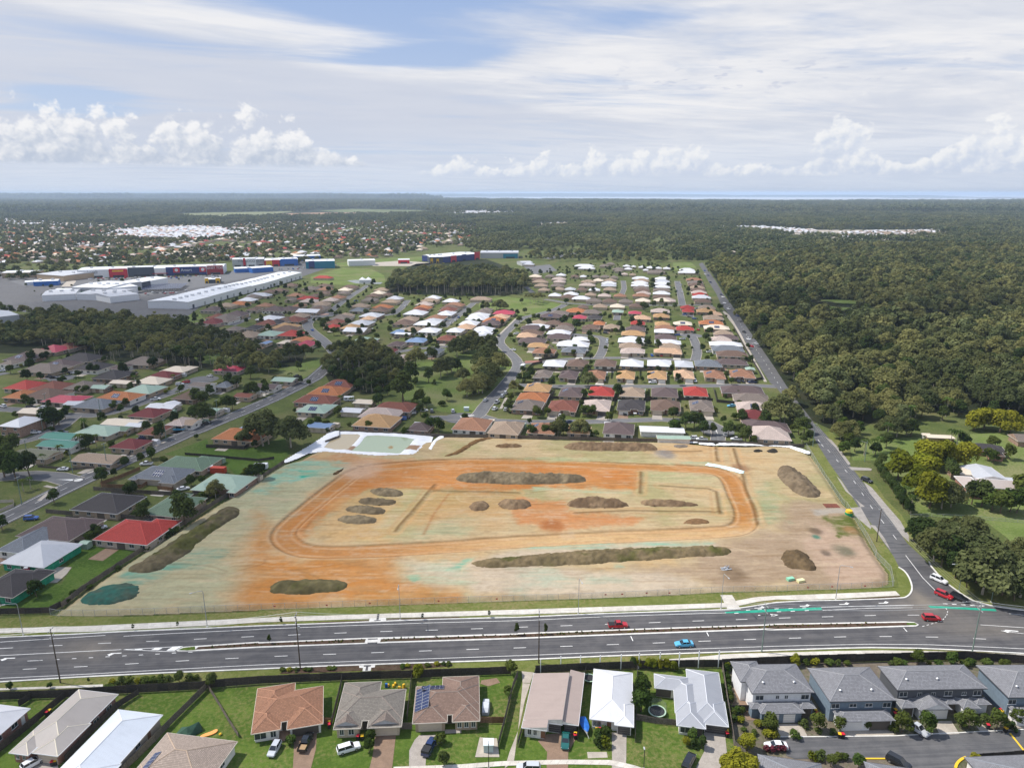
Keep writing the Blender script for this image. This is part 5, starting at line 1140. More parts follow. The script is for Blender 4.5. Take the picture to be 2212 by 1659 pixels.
M_void=plain('porch_shade',(.10,.085,.07),.9);M_door=plain('front_door',(.20,.10,.06),.6)
M_solar=plain('solar_cell',(.022,.032,.085),.18,spec=.6,var=.25,vscale=2.0);M_alu=plain('aluminium',(.62,.63,.65),.4,.6)
M_ridge={}
def hip(mb,x0,x1,y0,y1,z,pitch,kind='hip',caps=None):
    t=math.tan(R(pitch));w,d=x1-x0,y1-y0
    A,B,C_,D_=(x0,y0,z),(x1,y0,z),(x1,y1,z),(x0,y1,z)
    if kind=='gy':  # gable, ridge front to back
        h=w/2*t;P,Q=((x0+x1)/2,y0,z+h),((x0+x1)/2,y1,z+h)
        mb.poly([D_,A,P,Q]);mb.poly([B,C_,Q,P]);mb.poly([A,B,P],1);mb.poly([C_,D_,Q],1)
    elif kind=='gx':
        h=d/2*t;P,Q=(x0,(y0+y1)/2,z+h),(x1,(y0+y1)/2,z+h)
        mb.poly([A,B,Q,P]);mb.poly([C_,D_,P,Q]);mb.poly([D_,A,P],1);mb.poly([B,C_,Q],1)
    elif kind=='sx':  # single slope, high on the right
        P,Q=(x1,y0,z+w*t),(x1,y1,z+w*t)
        mb.poly([D_,A,P,Q]);mb.poly([A,B,P],1);mb.poly([C_,D_,Q],1);mb.poly([B,C_,Q,P],1)
    elif kind=='sl':  # single slope, high on the left
        P,Q=(x0,y0,z+w*t),(x0,y1,z+w*t)
        mb.poly([B,C_,Q,P]);mb.poly([A,B,P],1);mb.poly([C_,D_,Q],1);mb.poly([D_,A,P,Q],1)
    elif w>=d:
        h=d/2*t;P,Q=(x0+d/2,y0+d/2,z+h),(x1-d/2,y0+d/2,z+h)
        mb.poly([A,B,Q,P]);mb.poly([B,C_,Q]);mb.poly([C_,D_,P,Q]);mb.poly([D_,A,P])
        if caps is not None:caps+=[(A,P),(D_,P),(B,Q),(C_,Q),(P,Q)]
    else:
        h=w/2*t;P,Q=(x0+w/2,y0+w/2,z+h),(x0+w/2,y1-w/2,z+h)
        mb.poly([A,B,P]);mb.poly([B,C_,Q,P]);mb.poly([C_,D_,Q]);mb.poly([D_,A,P,Q])
        if caps is not None:caps+=[(A,P),(B,P),(C_,Q),(D_,Q),(P,Q)]
    mb.poly([D_,C_,B,A],1)
_wm={}
def win_mesh(w,h):
    key=('w',round(w,1),round(h,1))
    if key not in _wm:
        mb=MB();f=.07
        for a in((-w/2,w/2,0,f),(-w/2,w/2,h-f,h),(-w/2,-w/2+f,0,h),(w/2-f,w/2,0,h),(-f/2,f/2,0,h)):
            mb.poly([(a[0],-.06,a[2]),(a[1],-.06,a[2]),(a[1],-.06,a[3]),(a[0],-.06,a[3])],0)
        mb.box((0,-.06,-.06),(w+.2,.12,.06),0,0)
        g_=MB();g_.poly([(-w/2,-.03,0),(w/2,-.03,0),(w/2,-.03,h),(-w/2,-.03,h)]);_wm[key]=(mb.mesh('window',M_frame),g_.mesh('pane',M_glass))
    return _wm[key]
def quad_mesh(kind,w,h,mat,rows=0):
    key=(kind,round(w,1),round(h,1),mat.name)
    if key not in _wm:
        mb=MB();n=rows or 1
        for k in range(n):mb.poly([(-w/2,-.05,h*k/n),(w/2,-.05,h*k/n),(w/2,-.05-(.03 if rows else 0),h*(k+1)/n),(-w/2,-.05-(.03 if rows else 0),h*(k+1)/n)])
        for x in(-w/2,w/2):mb.poly([(x,0,0),(x,-.05,0),(x,-.05,h),(x,0,h)])
        mb.poly([(-w/2,-.05,h),(w/2,-.05,h),(w/2,0,h),(-w/2,0,h)])
        _wm[key]=mb.mesh(kind,mat)
    return _wm[key]
def feature(t,kind,x,y,z,rz=0,w=1.8,h=1.4,mat=None):
    if kind=='window':
        a,b=win_mesh(w,h);o=obj('window',a,t,(x,y,z),rz);obj('pane',b,o);return o
    if 0:pass
    elif kind=='garage_door':me=quad_mesh(kind,w,2.15,mat or M_gdoor,4)
    elif kind=='porch':me=quad_mesh('porch_shade_panel',w,2.2,M_void)  # flat dark panel; its colour stands in for shade inside porches and open garages
    else:me=quad_mesh('front_door',.95,2.1,mat or M_door)
    return obj(me.name,me,t,(x,y,z),rz)
_sm={}
def solar(t,rect,pitch,n,m_,side,z,off=(0,0),size=(1.0,1.65),gap=.04):
    """rows of panels lying on one slope of a rectangle's roof: each panel a part"""
    if 'p' not in _sm:
        mb=MB();a,b=size[0]/2,size[1]/2
        mb.box((0,0,0),(size[0],size[1],.04),0,1);mb.poly([(-a+.03,-b+.03,.045),(a-.03,-b+.03,.045),(a-.03,b-.03,.045),(-a+.03,b-.03,.045)],0)
        _sm['p']=mb.mesh('solar_panel',[M_solar,M_alu])
    x0,x1,y0,y1=rect;p=R(pitch)
    for i in range(n):
        for j in range(m_):
            u=(i-(n-1)/2)*(size[0]+gap)+off[0];v=(j-(m_-1)/2)*(size[1]+gap)+off[1]
            if side=='front':d=(y1-y0)/4;q=Vector(((x0+x1)/2+u,y0+d+v*math.cos(p),z+(d+v*math.cos(p))*math.tan(p)+.13));e=(p,0,0)
            elif side=='back':d=(y1-y0)/4;q=Vector(((x0+x1)/2+u,y1-d-v*math.cos(p),z+(d+v*math.cos(p))*math.tan(p)+.13));e=(-p,0,0)
            elif side=='left':d=(x1-x0)/4;q=Vector((x0+d+v*math.cos(p),(y0+y1)/2+u,z+(d+v*math.cos(p))*math.tan(p)+.13));e=(p,0,-math.pi/2)
            else:d=(x1-x0)/4;q=Vector((x1-d-v*math.cos(p),(y0+y1)/2+u,z+(d+v*math.cos(p))*math.tan(p)+.13));e=(p,0,math.pi/2)
            o=obj('solar_panel',_sm['p'],t,q);o.rotation_euler=e
def house(label,org,rot,rects,code,wall=0,h=2.6,pitch=23,feats=(),group=None,gut=None,caps=True,cat='house',name='house',over=.5,base=0.0,mat=None):
    """rects: (x0, x1, y0, y1[, kind]) eave outlines in metres, front towards -y; feats: (kind, x, y, z, rz, w, h)"""
    t=thing(name,label,cat,(org[0],org[1],base),R(rot),group)
    rm=mat or MR[code];wm=MW[wall]if isinstance(wall,int)else wall
    wb,rb,gb,cp=MB(),MB(),MB(),[]
    for i,r in enumerate(rects):
        x0,x1,y0,y1=r[:4];k=r[4]if len(r)>4 else 'hip';hh=h-.02*i;j=over+.025*i
        hip(rb,x0,x1,y0,y1,hh,pitch if k[0]!='s' else 9,k,cp)
        a,b,c,d=x0+j,x1-j,y0+j,y1-j
        for q in([(a,c),(b,c)],[(b,c),(b,d)],[(b,d),(a,d)],[(a,d),(a,c)]):
            wb.poly([(*q[0],-.2),(*q[1],-.2),(*q[1],hh-.02),(*q[0],hh-.02)])
        e=.06+.004*i
        for q in([(x0-e,y0-e),(x1+e,y0-e),(x1+e,y0),(x0-e,y0)],[(x0-e,y1),(x1+e,y1),(x1+e,y1+e),(x0-e,y1+e)],[(x0-e,y0),(x0,y0),(x0,y1),(x0-e,y1)],[(x1,y0),(x1+e,y0),(x1+e,y1),(x1,y1)]):
            gb.prism(q,hh-.16,hh+.03)
    wb.build('wall',wm,t);ro=rb.build('roof',[rm,wm],t);gb.build('gutter',gut or M_gut,ro)
    if caps and cp:
        cb=MB()
        for a,b in cp:cb.tube([a,b],.10,4,cap=False)
        key=code
        if key not in M_ridge:M_ridge[key]=plain('ridge_cap_'+code,tuple(min(.8,x*1.25+.02)for x in RC[code][1]),.8)
        cb.build('ridge_cap',M_ridge[key],ro)
    for f in feats:
        fd=dict(zip(('kind','x','y','z','rz','w','h','mat'),f));feature(t,**fd)
    return t
ORD=['first','second','third','fourth','fifth','sixth','seventh','eighth','ninth','tenth','eleventh','twelfth','thirteenth','fourteenth','fifteenth','sixteenth','seventeenth','eighteenth','nineteenth','twentieth']
ORD+=['twenty-'+o for o in ORD[:9]]+['thirtieth']+['thirty-'+o for o in ORD[:9]]+['fortieth']+['forty-'+o for o in ORD[:9]]
HOUSES=[]  # (x, y, width, depth, short name) for labels of neighbours
DRV=MB()
rh=random.Random(17)
def auto_house(x,y,w,code,dep,fl,label,group,rot,far=False):
    """single-storey hip roofed house of the estate kind; (x, y) is the middle of its front eave"""
    w=max(5.0,w);d=dep*(1.55 if 's' not in fl and 'g' not in fl else 1.15)if dep else min(max(w*rh.uniform(1.0,1.2),11),18)
    wall=rh.choice((0,0,1,4,1,3,2));rects,feats=[],[]
    tile=RC[code][2];pit=23 if tile else rh.choice((18,22))
    two='t' in fl;hh=5.2 if two else 2.6
    gd=rh.choice((M_gdoor,M_gdoor,M_gdoor_w,M_gdoor_d));s=rh.choice((-1,1));o=.5
    if 'g' in fl or 's' in fl:  # plain gabled shed or long house
        rects=[(-w/2,w/2,0,d,'gx' if w>d else 'gy')];pit=13
        for k in range(max(1,int(w//4))):feats.append(('window' if 'g' in fl else 'garage_door',-w/2+(k+.5)*w/max(1,int(w//4)),o,.9 if 'g' in fl else .0,0,1.8 if 'g' in fl else 2.6,1.2))
    else:
        gw=min(7.0,w*.5);proj=0 if 'f' in fl else rh.uniform(1.6,3.2)
        rects.append((-w/2,w/2,proj,d))
        if proj:
            a=-w/2 if s<0 else w/2-gw
            rects.append((a,a+gw,0,proj+gw*.8))
            feats.append(('garage_door',a+gw/2,o+.025,.0,0,min(4.8,gw-1.8),2.2,gd))
            b0,b1=(a+gw,w/2)if s<0 else(-w/2,a)
            if b1-b0>5.2 and rh.random()<.6:
                c=b1-3.6 if s<0 else b0;rects.append((c,c+3.6,rh.uniform(.4,1.0),proj+4));feats.append(('window',c+1.8,rects[-1][2]+o+.05,.75,0,1.8,1.4))
            else:feats.append(('window',(b0+b1)/2+s*-.8,proj+o,.75,0,1.8,1.4))
            feats.append(('front_door',a+gw+.9 if s<0 else a-.9,proj+o,.05))
        else:
            n=max(2,int(w//4))
            for k in range(n):feats.append(('porch',-w/2+(k+.5)*w/n,o,.0,0,3.0)if k==n//2 and rh.random()<.7 else('window',-w/2+(k+.5)*w/n,o,.8,0,rh.choice((1.5,1.8,2.1)),1.3))
        if rh.random()<.5 and d>10:a=-w/2 if rh.random()<.5 else 0;rects.append((a,a+w/2,d*.5,d+rh.uniform(1,2.5)))
        if two:
            for k in(-1,1):feats.append(('window',k*w/4,rects[0][2]+o,3.4,0,1.8,1.2))
    gq=[f[1]for f in feats if f[0]=='garage_door']
    if y<620 and 's' not in fl:
        a=gq[0]if gq else w*rh.uniform(-.3,.3);ca,sa=math.cos(R(rot)),math.sin(R(rot));yy=-rh.uniform(5,7.5)
        sheet('driveway',[(x+u*ca-v*sa,y+u*sa+v*ca)for u,v in((a-2.4,.4),(a-2.7,yy),(a+2.7,yy),(a+2.4,.4))],-.04,rh.choice((M_conc_old,M_conc,M_drive_brown,M_drive_grey)))
    for sx in(-1,1):feats.append(('window',sx*(w/2-o),rects[0][2]+(rects[0][3]-rects[0][2])*.45,.9,math.pi/2*sx,1.5,1.1))
    t=house(label,(x,y),rot,rects,code,wall,hh,pit,feats,group,M_gut_w if code in('wh','gy','bl','te')else rh.choice((M_gut,M_gut,M_gut_w)),caps=not far and bool(tile))
    if 'p' in fl and 'g' not in fl:
        r=rects[0];side='left' if 'l' in fl else 'front';z=hh
        big=min(r[1]-r[0],r[3]-r[2])
        n=4 if side=='front' else 5
        if r[1]-r[0]<r[3]-r[2]and side=='front':side='left'
        solar(t,r[:4],pit,n,2,side,z,(0,-.2))
    c,sn=math.cos(R(rot)),math.sin(R(rot));HOUSES.append((x-sn*d/2,y+c*d/2,w,d,label,rot))
    return t
ROWS=[]
def row(place,rows,rot=-11.0,far=False,group=None):
    """one row of houses; a label gives the colour and, where a colour repeats in the row, the place in the count from the left"""
    rows=sorted(rows,key=lambda r:r[0]);n={}
    for r in rows:n[r[3]+('p' if 'p' in r[5]else '')]=n.get(r[3]+('p' if 'p' in r[5]else ''),0)+1
    seen={}
    for r in rows:
        k=r[3]+('p' if 'p' in r[5]else '');seen[k]=seen.get(k,0)+1
        what=('solar panelled ' if 'p' in r[5]else '')+('two storey ' if 't' in r[5]else '')+RC[r[3]][0]+' roofed '+('shed' if 's' in r[5]else 'house')
        lab=('' if n[k]==1 else ORD[seen[k]-1]+' ')+what+(' from left ' if n[k]>1 else ' ')+place
        if r[1]>FAR_Y:FAR_ROWS.append((r[0]-math.sin(R(rot))*7,r[1]+7,r[2],14,2.6,R(rot),{'wh':0,'cr':1,'sa':1,'tn':2,'ot':2,'ob':3,'rb':3,'br':4,'pu':4,'mr':4,'dk':7,'rd':5,'cm':5,'gy':6,'gn':6,'bl':6,'sl':7,'gb':7,'oran':9,'pk':10,'te':6,'gd':7,'ol':7}[r[3]]));continue
        auto_house(r[0],r[1],r[2],r[3],r[4],r[5],lab,group or 'houses '+place,rot,far)
FAR_Y,FAR_ROWS=690,[]
row('backing onto the dirt site',[(-68.6,327.8,19.9,'ot',0,'f'),(-45.3,322.2,10.4,'pu',0,'f'),(-21.0,322.5,16.7,'ob',0,'f'),(-4.5,317.0,14.9,'tn',0,'f'),(13.3,317.7,13.4,'ob',0,'pf'),(31.1,317.7,10.9,'ot',0,'f'),(49.9,317.0,14.5,'pu',0,'f'),(119.2,309.2,18.2,'pk',0,'f')])
row('facing the front estate street',[(7.0,355.4,16.0,'gb',11.0,'pf'),(25.4,352.8,15.3,'rb',12.0,''),(43.3,354.0,14.5,'pk',12.0,''),(61.8,354.0,14.4,'dk',12.0,''),(80.0,353.8,15.5,'br',12.0,''),(99.1,353.8,12.1,'gb',12.0,'p')])
row('behind the front estate street',[(13.6,391.4,15.0,'ot',10.0,'pf'),(10.0,370.9,16.7,'oran',10.0,'f'),(32.1,380.8,13.1,'pu',11.0,'pf'),(49.6,382.3,14.5,'rd',11.0,'f'),(66.8,380.8,14.0,'tn',11.0,'f'),(84.9,380.2,14.7,'pu',11.0,'f'),(102.9,382.1,13.4,'rd',11.0,'f'),(130.9,386.9,23.5,'pu',9.0,'f'),(130.8,370.5,19.2,'gb',9.0,'f'),(126.7,354.6,17.2,'pk',9.0,'pf'),(122.2,339.9,14.7,'mr',9.0,'f'),(122.0,321.3,21.2,'pu',9.0,'f')])
row('on the middle estate street',[(17.8,422.0,10.4,'gb',12.0,''),(33.6,420.4,11.3,'pu',12.0,''),(50.9,420.4,11.3,'ob',12.0,''),(69.1,419.9,11.1,'ot',12.0,''),(88.4,419.4,11.8,'ot',12.0,'p'),(105.4,421.1,12.3,'sa',12.0,''),(124.3,420.3,12.5,'ob',12.0,'p'),(141.9,422.3,15.0,'ob',12.0,'p')])
row('behind the middle estate street',[(26.8,452.5,13.9,'wh',11.0,'f'),(42.2,452.5,13.9,'br',11.0,'f'),(60.6,452.5,14.3,'br',11.0,'f'),(78.2,452.5,15.2,'wh',11.0,'f'),(96.5,452.8,15.7,'wh',11.0,'f'),(112.4,450.6,11.8,'gy',11.0,'f'),(128.6,451.5,17.4,'sl',10.0,'f'),(145.5,457.1,20.9,'pu',8.0,'f'),(153.0,442.6,5.8,'gn',6.0,'s')])
row('inside the estate loop street',[(14.3,528.2,20.7,'pu',9.0,'f'),(18.2,511.6,15.0,'ot',8.0,''),(21.8,490.9,16.2,'ob',9.0,'f'),(10.5,548.4,15.4,'sa',9.0,'f'),(14.9,560.5,18.8,'br',9.0,'f'),(15.1,584.2,17.6,'pu',8.0,'f'),(19.9,590.6,20.9,'wh',9.0,'pf'),(21.8,608.3,12.8,'tn',9.0,'f'),(35.7,544.1,18.1,'pu',9.0,'f'),(37.0,561.8,19.0,'wh',9.0,'f'),(44.5,515.4,23.8,'wh',10.0,'f'),(43.0,493.1,17.4,'sl',10.0,''),(52.9,537.3,13.6,'wh',8.0,'f'),(42.8,580.7,15.4,'gb',9.0,'f'),(35.4,606.1,14.6,'br',9.0,'f'),(45.1,594.2,13.0,'br',9.0,'f')])
row('between the estate cul-de-sacs',[(90.5,529.0,20.5,'wh',11.0,'f'),(86.2,509.3,16.1,'tn',9.0,'f'),(85.0,490.9,17.2,'pk',9.0,''),(96.4,557.3,19.0,'ot',9.0,'f'),(101.7,577.8,16.4,'pu',9.0,'f'),(108.4,605.6,12.7,'rd',9.0,'f'),(82.7,585.7,13.4,'tn',10.0,''),(64.8,584.2,14.3,'br',10.0,''),(74.5,604.0,10.3,'oran',9.0,'f'),(110.0,490.1,19.6,'sa',9.0,''),(115.1,507.4,15.1,'tn',9.0,'f'),(117.2,524.0,19.6,'wh',9.0,'f'),(119.3,541.8,16.8,'pu',9.0,'f'),(123.6,568.6,16.0,'wh',9.0,'f'),(127.6,584.1,17.1,'ob',8.0,'f'),(147.0,604.3,15.8,'cr',8.0,'pf'),(143.2,578.8,14.5,'rd',9.0,''),(128.7,600.4,13.0,'ot',9.0,'f'),(136.2,641.9,14.9,'ot',9.0,'f'),(140.9,670.9,17.8,'pk',9.0,'f')])
row('beside the narrow road',[(170.9,584.1,20.7,'cr',9.0,'pf'),(169.3,558.8,15.5,'tn',9.0,'f'),(167.5,542.7,17.5,'pu',8.0,'f'),(161.1,535.4,15.0,'pk',8.0,'f'),(159.1,516.8,23.6,'wh',9.0,'f'),(155.3,498.6,22.5,'sl',9.0,'f'),(153.2,481.2,21.3,'br',9.0,'f'),(181.3,631.9,17.6,'tn',9.0,'f'),(172.2,606.0,20.9,'oran',9.0,'pf'),(185.2,670.9,18.4,'ot',9.0,'f'),(191.4,692.2,16.6,'tn',9.0,'f'),(190.3,654.8,10.6,'sa',8.0,'f'),(172.2,692.2,13.8,'cm',9.0,'f'),(168.1,672.3,11.4,'rd',8.0,'f')])
row('south of the long cross street',[(59.8,670.2,19.4,'oran',10.0,'f'),(69.3,696.8,10.8,'pu',9.0,'f'),(43.2,657.6,17.5,'gb',9.0,'f'),(34.5,641.9,19.7,'pu',9.0,'pf'),(60.5,636.1,12.8,'cm',9.0,'f'),(74.6,663.8,18.0,'gb',9.0,'f'),(74.2,634.9,12.8,'dk',9.0,'f'),(100.2,670.2,10.9,'gn',9.0,'f'),(115.2,662.0,12.3,'cm',9.0,'f'),(116.9,632.0,15.4,'sa',9.0,'f'),(104.2,701.0,14.8,'sa',9.0,'f'),(123.4,703.8,14.4,'pu',9.0,'f'),(87.1,701.0,14.3,'tn',9.0,'f')])
row('north of the long cross street',[(46.4,781.7,13.8,'wh',0,'f'),(65.1,790.4,16.4,'wh',0,'f'),(86.6,786.9,12.7,'tn',0,'f'),(101.0,778.3,14.4,'pk',0,'f'),(118.0,777.4,13.8,'rb',0,'f'),(141.5,778.3,18.6,'ob',0,'f'),(60.2,769.0,16.6,'br',0,'f'),(73.1,756.6,19.5,'wh',0,'f'),(85.1,740.0,16.6,'gb',0,'f'),(101.4,736.9,15.6,'br',0,'f'),(117.7,734.6,14.7,'sl',0,'f'),(136.6,740.0,15.6,'sa',0,'f'),(160.1,742.3,22.9,'pk',0,'f')],far=True)
row('near the square wood',[(36.3,827.2,13.3,'tn',0,'f'),(53.9,835.0,13.5,'tn',0,'f'),(67.5,833.0,12.8,'gy',0,'f'),(81.4,831.1,12.8,'pu',0,'f'),(95.4,827.2,13.3,'wh',0,'f'),(113.8,831.1,14.9,'tn',0,'f'),(117.5,867.5,18.6,'gy',0,'f'),(120.5,889.1,18.7,'wh',0,'f'),(91.3,871.7,20.1,'pk',0,'f'),(96.5,905.9,18.7,'tn',0,'f'),(110.8,921.1,13.4,'sa',0,'f'),(34.4,867.5,16.2,'tn',0,'f'),(54.3,867.5,16.0,'sl',0,'f'),(34.7,904.8,20.1,'tn',0,'f'),(32.1,929.4,20.6,'br',0,'f'),(30.4,967.0,17.0,'cr',0,'f'),(60.5,935.5,18.6,'pk',0,'f'),(59.4,905.9,15.3,'pk',0,'f'),(84.3,967.0,11.1,'br',0,'f'),(95.8,967.0,8.9,'wh',0,'f'),(124.7,963.1,12.1,'gb',0,'f'),(126.1,919.9,16.2,'tn',0,'f'),(112.6,965.7,10.3,'gb',0,'f'),(136.5,956.7,10.2,'gb',0,'f'),(50.8,969.6,13.3,'gb',0,'f'),(66.5,982.8,13.5,'wh',0,'f'),(156.5,996.4,9.1,'pk',0,'f'),(166.8,989.6,9.1,'ot',0,'f')],far=True)
row('in the far tight column',[(169.1,941.6,21.9,'wh',9.0,'f'),(166.7,917.5,19.3,'tn',9.0,'f'),(160.1,893.5,20.8,'wh',9.0,'f'),(155.6,867.5,21.6,'wh',9.0,'f'),(152.9,842.9,19.0,'gb',9.0,'f'),(150.3,822.4,17.9,'br',9.0,'f'),(147.4,795.7,16.2,'pk',9.0,'f'),(196.9,937.0,19.7,'wh',9.0,'f'),(191.4,909.0,19.4,'gy',9.0,'f'),(186.3,884.9,19.2,'wh',9.0,'f'),(179.5,853.2,20.1,'wh',9.0,'f'),(173.6,824.6,19.7,'sl',9.0,'f'),(167.7,795.9,19.4,'wh',9.0,'f'),(161.7,767.3,19.0,'mr',9.0,'f'),(157.3,741.4,17.8,'cr',9.0,'f')],far=True)
row('by the straight far street',[(237.2,927.9,20.6,'rb',9.0,'f'),(230.9,896.8,19.9,'sl',9.0,'f'),(225.6,871.0,19.5,'br',9.0,'f'),(220.5,846.7,18.8,'tn',9.0,'f'),(216.0,824.6,17.7,'br',9.0,'f'),(211.9,803.6,17.5,'pk',9.0,'f'),(208.5,784.6,16.8,'rd',9.0,'f'),(204.6,764.6,20.2,'wh',9.0,'f'),(199.0,737.3,17.4,'br',9.0,'f')],far=True)
row('at the far road end',[(209.7,1081.7,11.0,'wh',0,'f'),(219.9,1076.6,10.6,'wh',0,'f'),(231.8,1073.1,11.0,'wh',0,'f'),(257.0,1051.4,22.3,'wh',0,'f'),(250.8,1016.5,29.1,'wh',0,'f'),(206.7,1022.7,26.8,'sl',0,'f'),(176.9,1108.0,11.8,'wh',0,'f'),(187.0,1103.0,6.7,'wh',0,'g'),(198.4,1091.3,11.6,'wh',0,'f'),(209.9,1086.4,11.6,'wh',0,'f'),(172.7,1065.6,11.4,'wh',0,'f'),(195.9,1050.1,8.0,'wh',0,'f'),(111.4,1111.4,30.5,'wh',0,'f'),(111.1,1075.1,26.2,'wh',0,'f'),(142.7,1111.4,15.2,'gb',0,'f'),(157.1,1146.6,13.1,'gb',0,'f'),(157.6,1062.5,17.8,'gb',0,'f'),(154.3,1039.5,11.1,'gb',0,'f'),(201.6,1017.6,18.6,'sl',0,'f'),(25.2,1137.6,18.2,'gn',0,'g')],far=True)
row('below the square wood',[(-86.3,761.5,15.8,'wh',0,'f'),(-88.0,740.8,18.9,'ot',0,'f'),(-90.5,714.5,17.1,'pk',0,'f'),(-89.5,692.7,16.6,'oran',0,'f'),(-91.2,676.7,15.2,'rb',0,'f'),(-92.7,657.6,20.1,'wh',0,'f'),(-65.3,736.9,16.7,'wh',0,'f'),(-59.0,710.9,18.9,'ob',0,'pf'),(-62.1,693.4,19.0,'br',0,'f'),(-63.6,676.7,15.9,'rb',0,'f'),(-63.6,654.5,15.4,'wh',0,'f'),(-70.4,630.3,16.3,'ob',0,'f'),(-93.5,622.4,16.6,'tn',0,'f'),(-71.6,616.9,15.5,'gy',0,'f'),(-75.7,603.0,19.9,'wh',0,'f'),(-96.0,605.1,16.7,'br',0,'f'),(-93.9,565.5,10.3,'bl',9.0,'f'),(-84.1,575.9,13.7,'tn',0,'f'),(-88.3,561.8,13.3,'wh',7.0,'g'),(-69.5,570.2,16.2,'wh',0,'f'),(-74.5,530.6,15.1,'bl',10.0,'pf'),(-88.0,516.2,11.5,'pu',9.0,''),(-52.5,537.3,14.0,'rb',0,'f'),(-48.0,571.1,13.1,'wh',0,'f'),(-40.5,585.7,14.3,'sa',0,'f'),(-38.7,603.5,16.2,'wh',0,'f'),(-33.9,630.3,17.8,'wh',0,'f'),(-32.2,645.5,18.2,'wh',0,'f'),(-29.6,660.7,15.1,'gb',0,'f'),(-25.4,573.0,16.7,'wh',0,'f'),(-24.5,557.3,13.2,'wh',0,'pf'),(-30.4,540.6,16.7,'gy',0,'f'),(-34.4,751.8,22.3,'tn',0,'g'),(-26.1,681.3,11.6,'gb',0,'f'),(-26.2,637.8,7.4,'wh',0,'f'),(-17.2,616.9,19.7,'oran',0,'pf'),(-19.5,604.6,16.0,'pu',0,'pf'),(-8.7,660.1,20.0,'cm',0,'f'),(-11.5,637.8,15.0,'sa',0,'f'),(-21.9,573.0,10.3,'wh',0,'f'),(-21.9,555.9,8.7,'gy',0,'f')],far=True)
row('right of the roundabout',[(-128.0,733.1,18.3,'tn',0,'f'),(-127.3,756.6,16.6,'bl',0,'f'),(-129.8,696.8,19.1,'oran',0,'pf'),(-129.8,676.7,16.4,'br',0,'f'),(-153.6,703.8,17.6,'tn',0,'f'),(-150.0,676.7,14.9,'sl',0,'pf'),(-131.9,645.5,19.2,'gy',0,'f'),(-131.3,630.3,11.9,'sa',0,'f'),(-132.9,605.1,19.0,'gy',0,'f'),(-137.7,585.7,15.2,'ot',0,'f'),(-130.2,573.0,19.0,'wh',0,'g'),(-153.3,590.6,12.1,'rd',0,'f'),(-156.3,610.4,14.4,'rb',0,'f'),(-157.0,630.3,18.3,'gb',0,'f'),(-156.0,644.9,13.7,'tn',0,'f'),(-114.9,529.0,16.7,'gn',0,'f'),(-154.3,777.4,15.2,'br',0,'f'),(-152.1,744.7,16.9,'sl',0,'f'),(-152.7,799.3,15.0,'sa',0,'f'),(-153.7,827.2,17.4,'tn',0,'f'),(-141.0,787.8,9.7,'br',0,'f'),(-88.7,493.8,9.3,'mr',8.0,'f'),(-76.5,469.8,10.4,'pk',10.0,''),(-71.7,465.0,5.9,'tn',6.0,'s'),(-57.5,490.2,11.2,'sl',10.0,'f')],far=True)
row('left of the roundabout',[(-190.8,764.8,15.0,'ob',0,'f'),(-193.7,744.7,15.2,'pk',0,'f'),(-194.1,710.9,14.5,'ot',0,'f'),(-189.9,690.0,13.6,'br',0,'f'),(-197.2,827.2,15.5,'cr',0,'f'),(-196.7,851.9,19.2,'br',0,'f'),(-229.8,862.2,17.5,'br',0,'f'),(-222.0,832.0,15.6,'rb',0,'f'),(-213.9,799.3,14.4,'br',0,'f'),(-219.3,777.4,12.2,'br',0,'f'),(-237.5,835.0,13.1,'gb',0,'f'),(-211.9,754.2,4.7,'rd',0,'f'),(-192.6,801.1,12.3,'gb',0,'f'),(-264.3,609.4,17.3,'mr',0,'f'),(-257.8,618.8,17.9,'gb',0,'f'),(-232.7,579.4,12.2,'gb',0,'f'),(-270.3,591.9,14.3,'gb',0,'f'),(-221.0,628.0,18.6,'wh',0,'f'),(-214.1,604.0,17.1,'rb',0,'f'),(-218.6,584.0,12.7,'dk',0,'f'),(-212.4,550.3,17.9,'tn',0,'f'),(-197.0,555.9,16.9,'gn',0,'f'),(-179.0,554.5,17.2,'rd',0,'f'),(-193.8,585.6,20.2,'ot',0,'f'),(-188.8,574.1,21.3,'br',0,'f'),(-196.4,620.1,18.3,'rb',0,'f'),(-197.2,640.7,14.2,'tn',0,'f'),(-164.3,530.3,15.1,'oran',0,'g'),(-156.1,516.5,14.1,'cm',0,'f'),(-173.8,525.2,8.5,'cr',0,'f'),(-187.7,523.9,5.8,'bl',0,'g'),(-259.4,652.0,17.5,'pu',0,'f'),(-271.0,635.7,15.5,'rb',0,'f'),(-220.5,647.3,12.6,'dk',0,'f')],far=True)
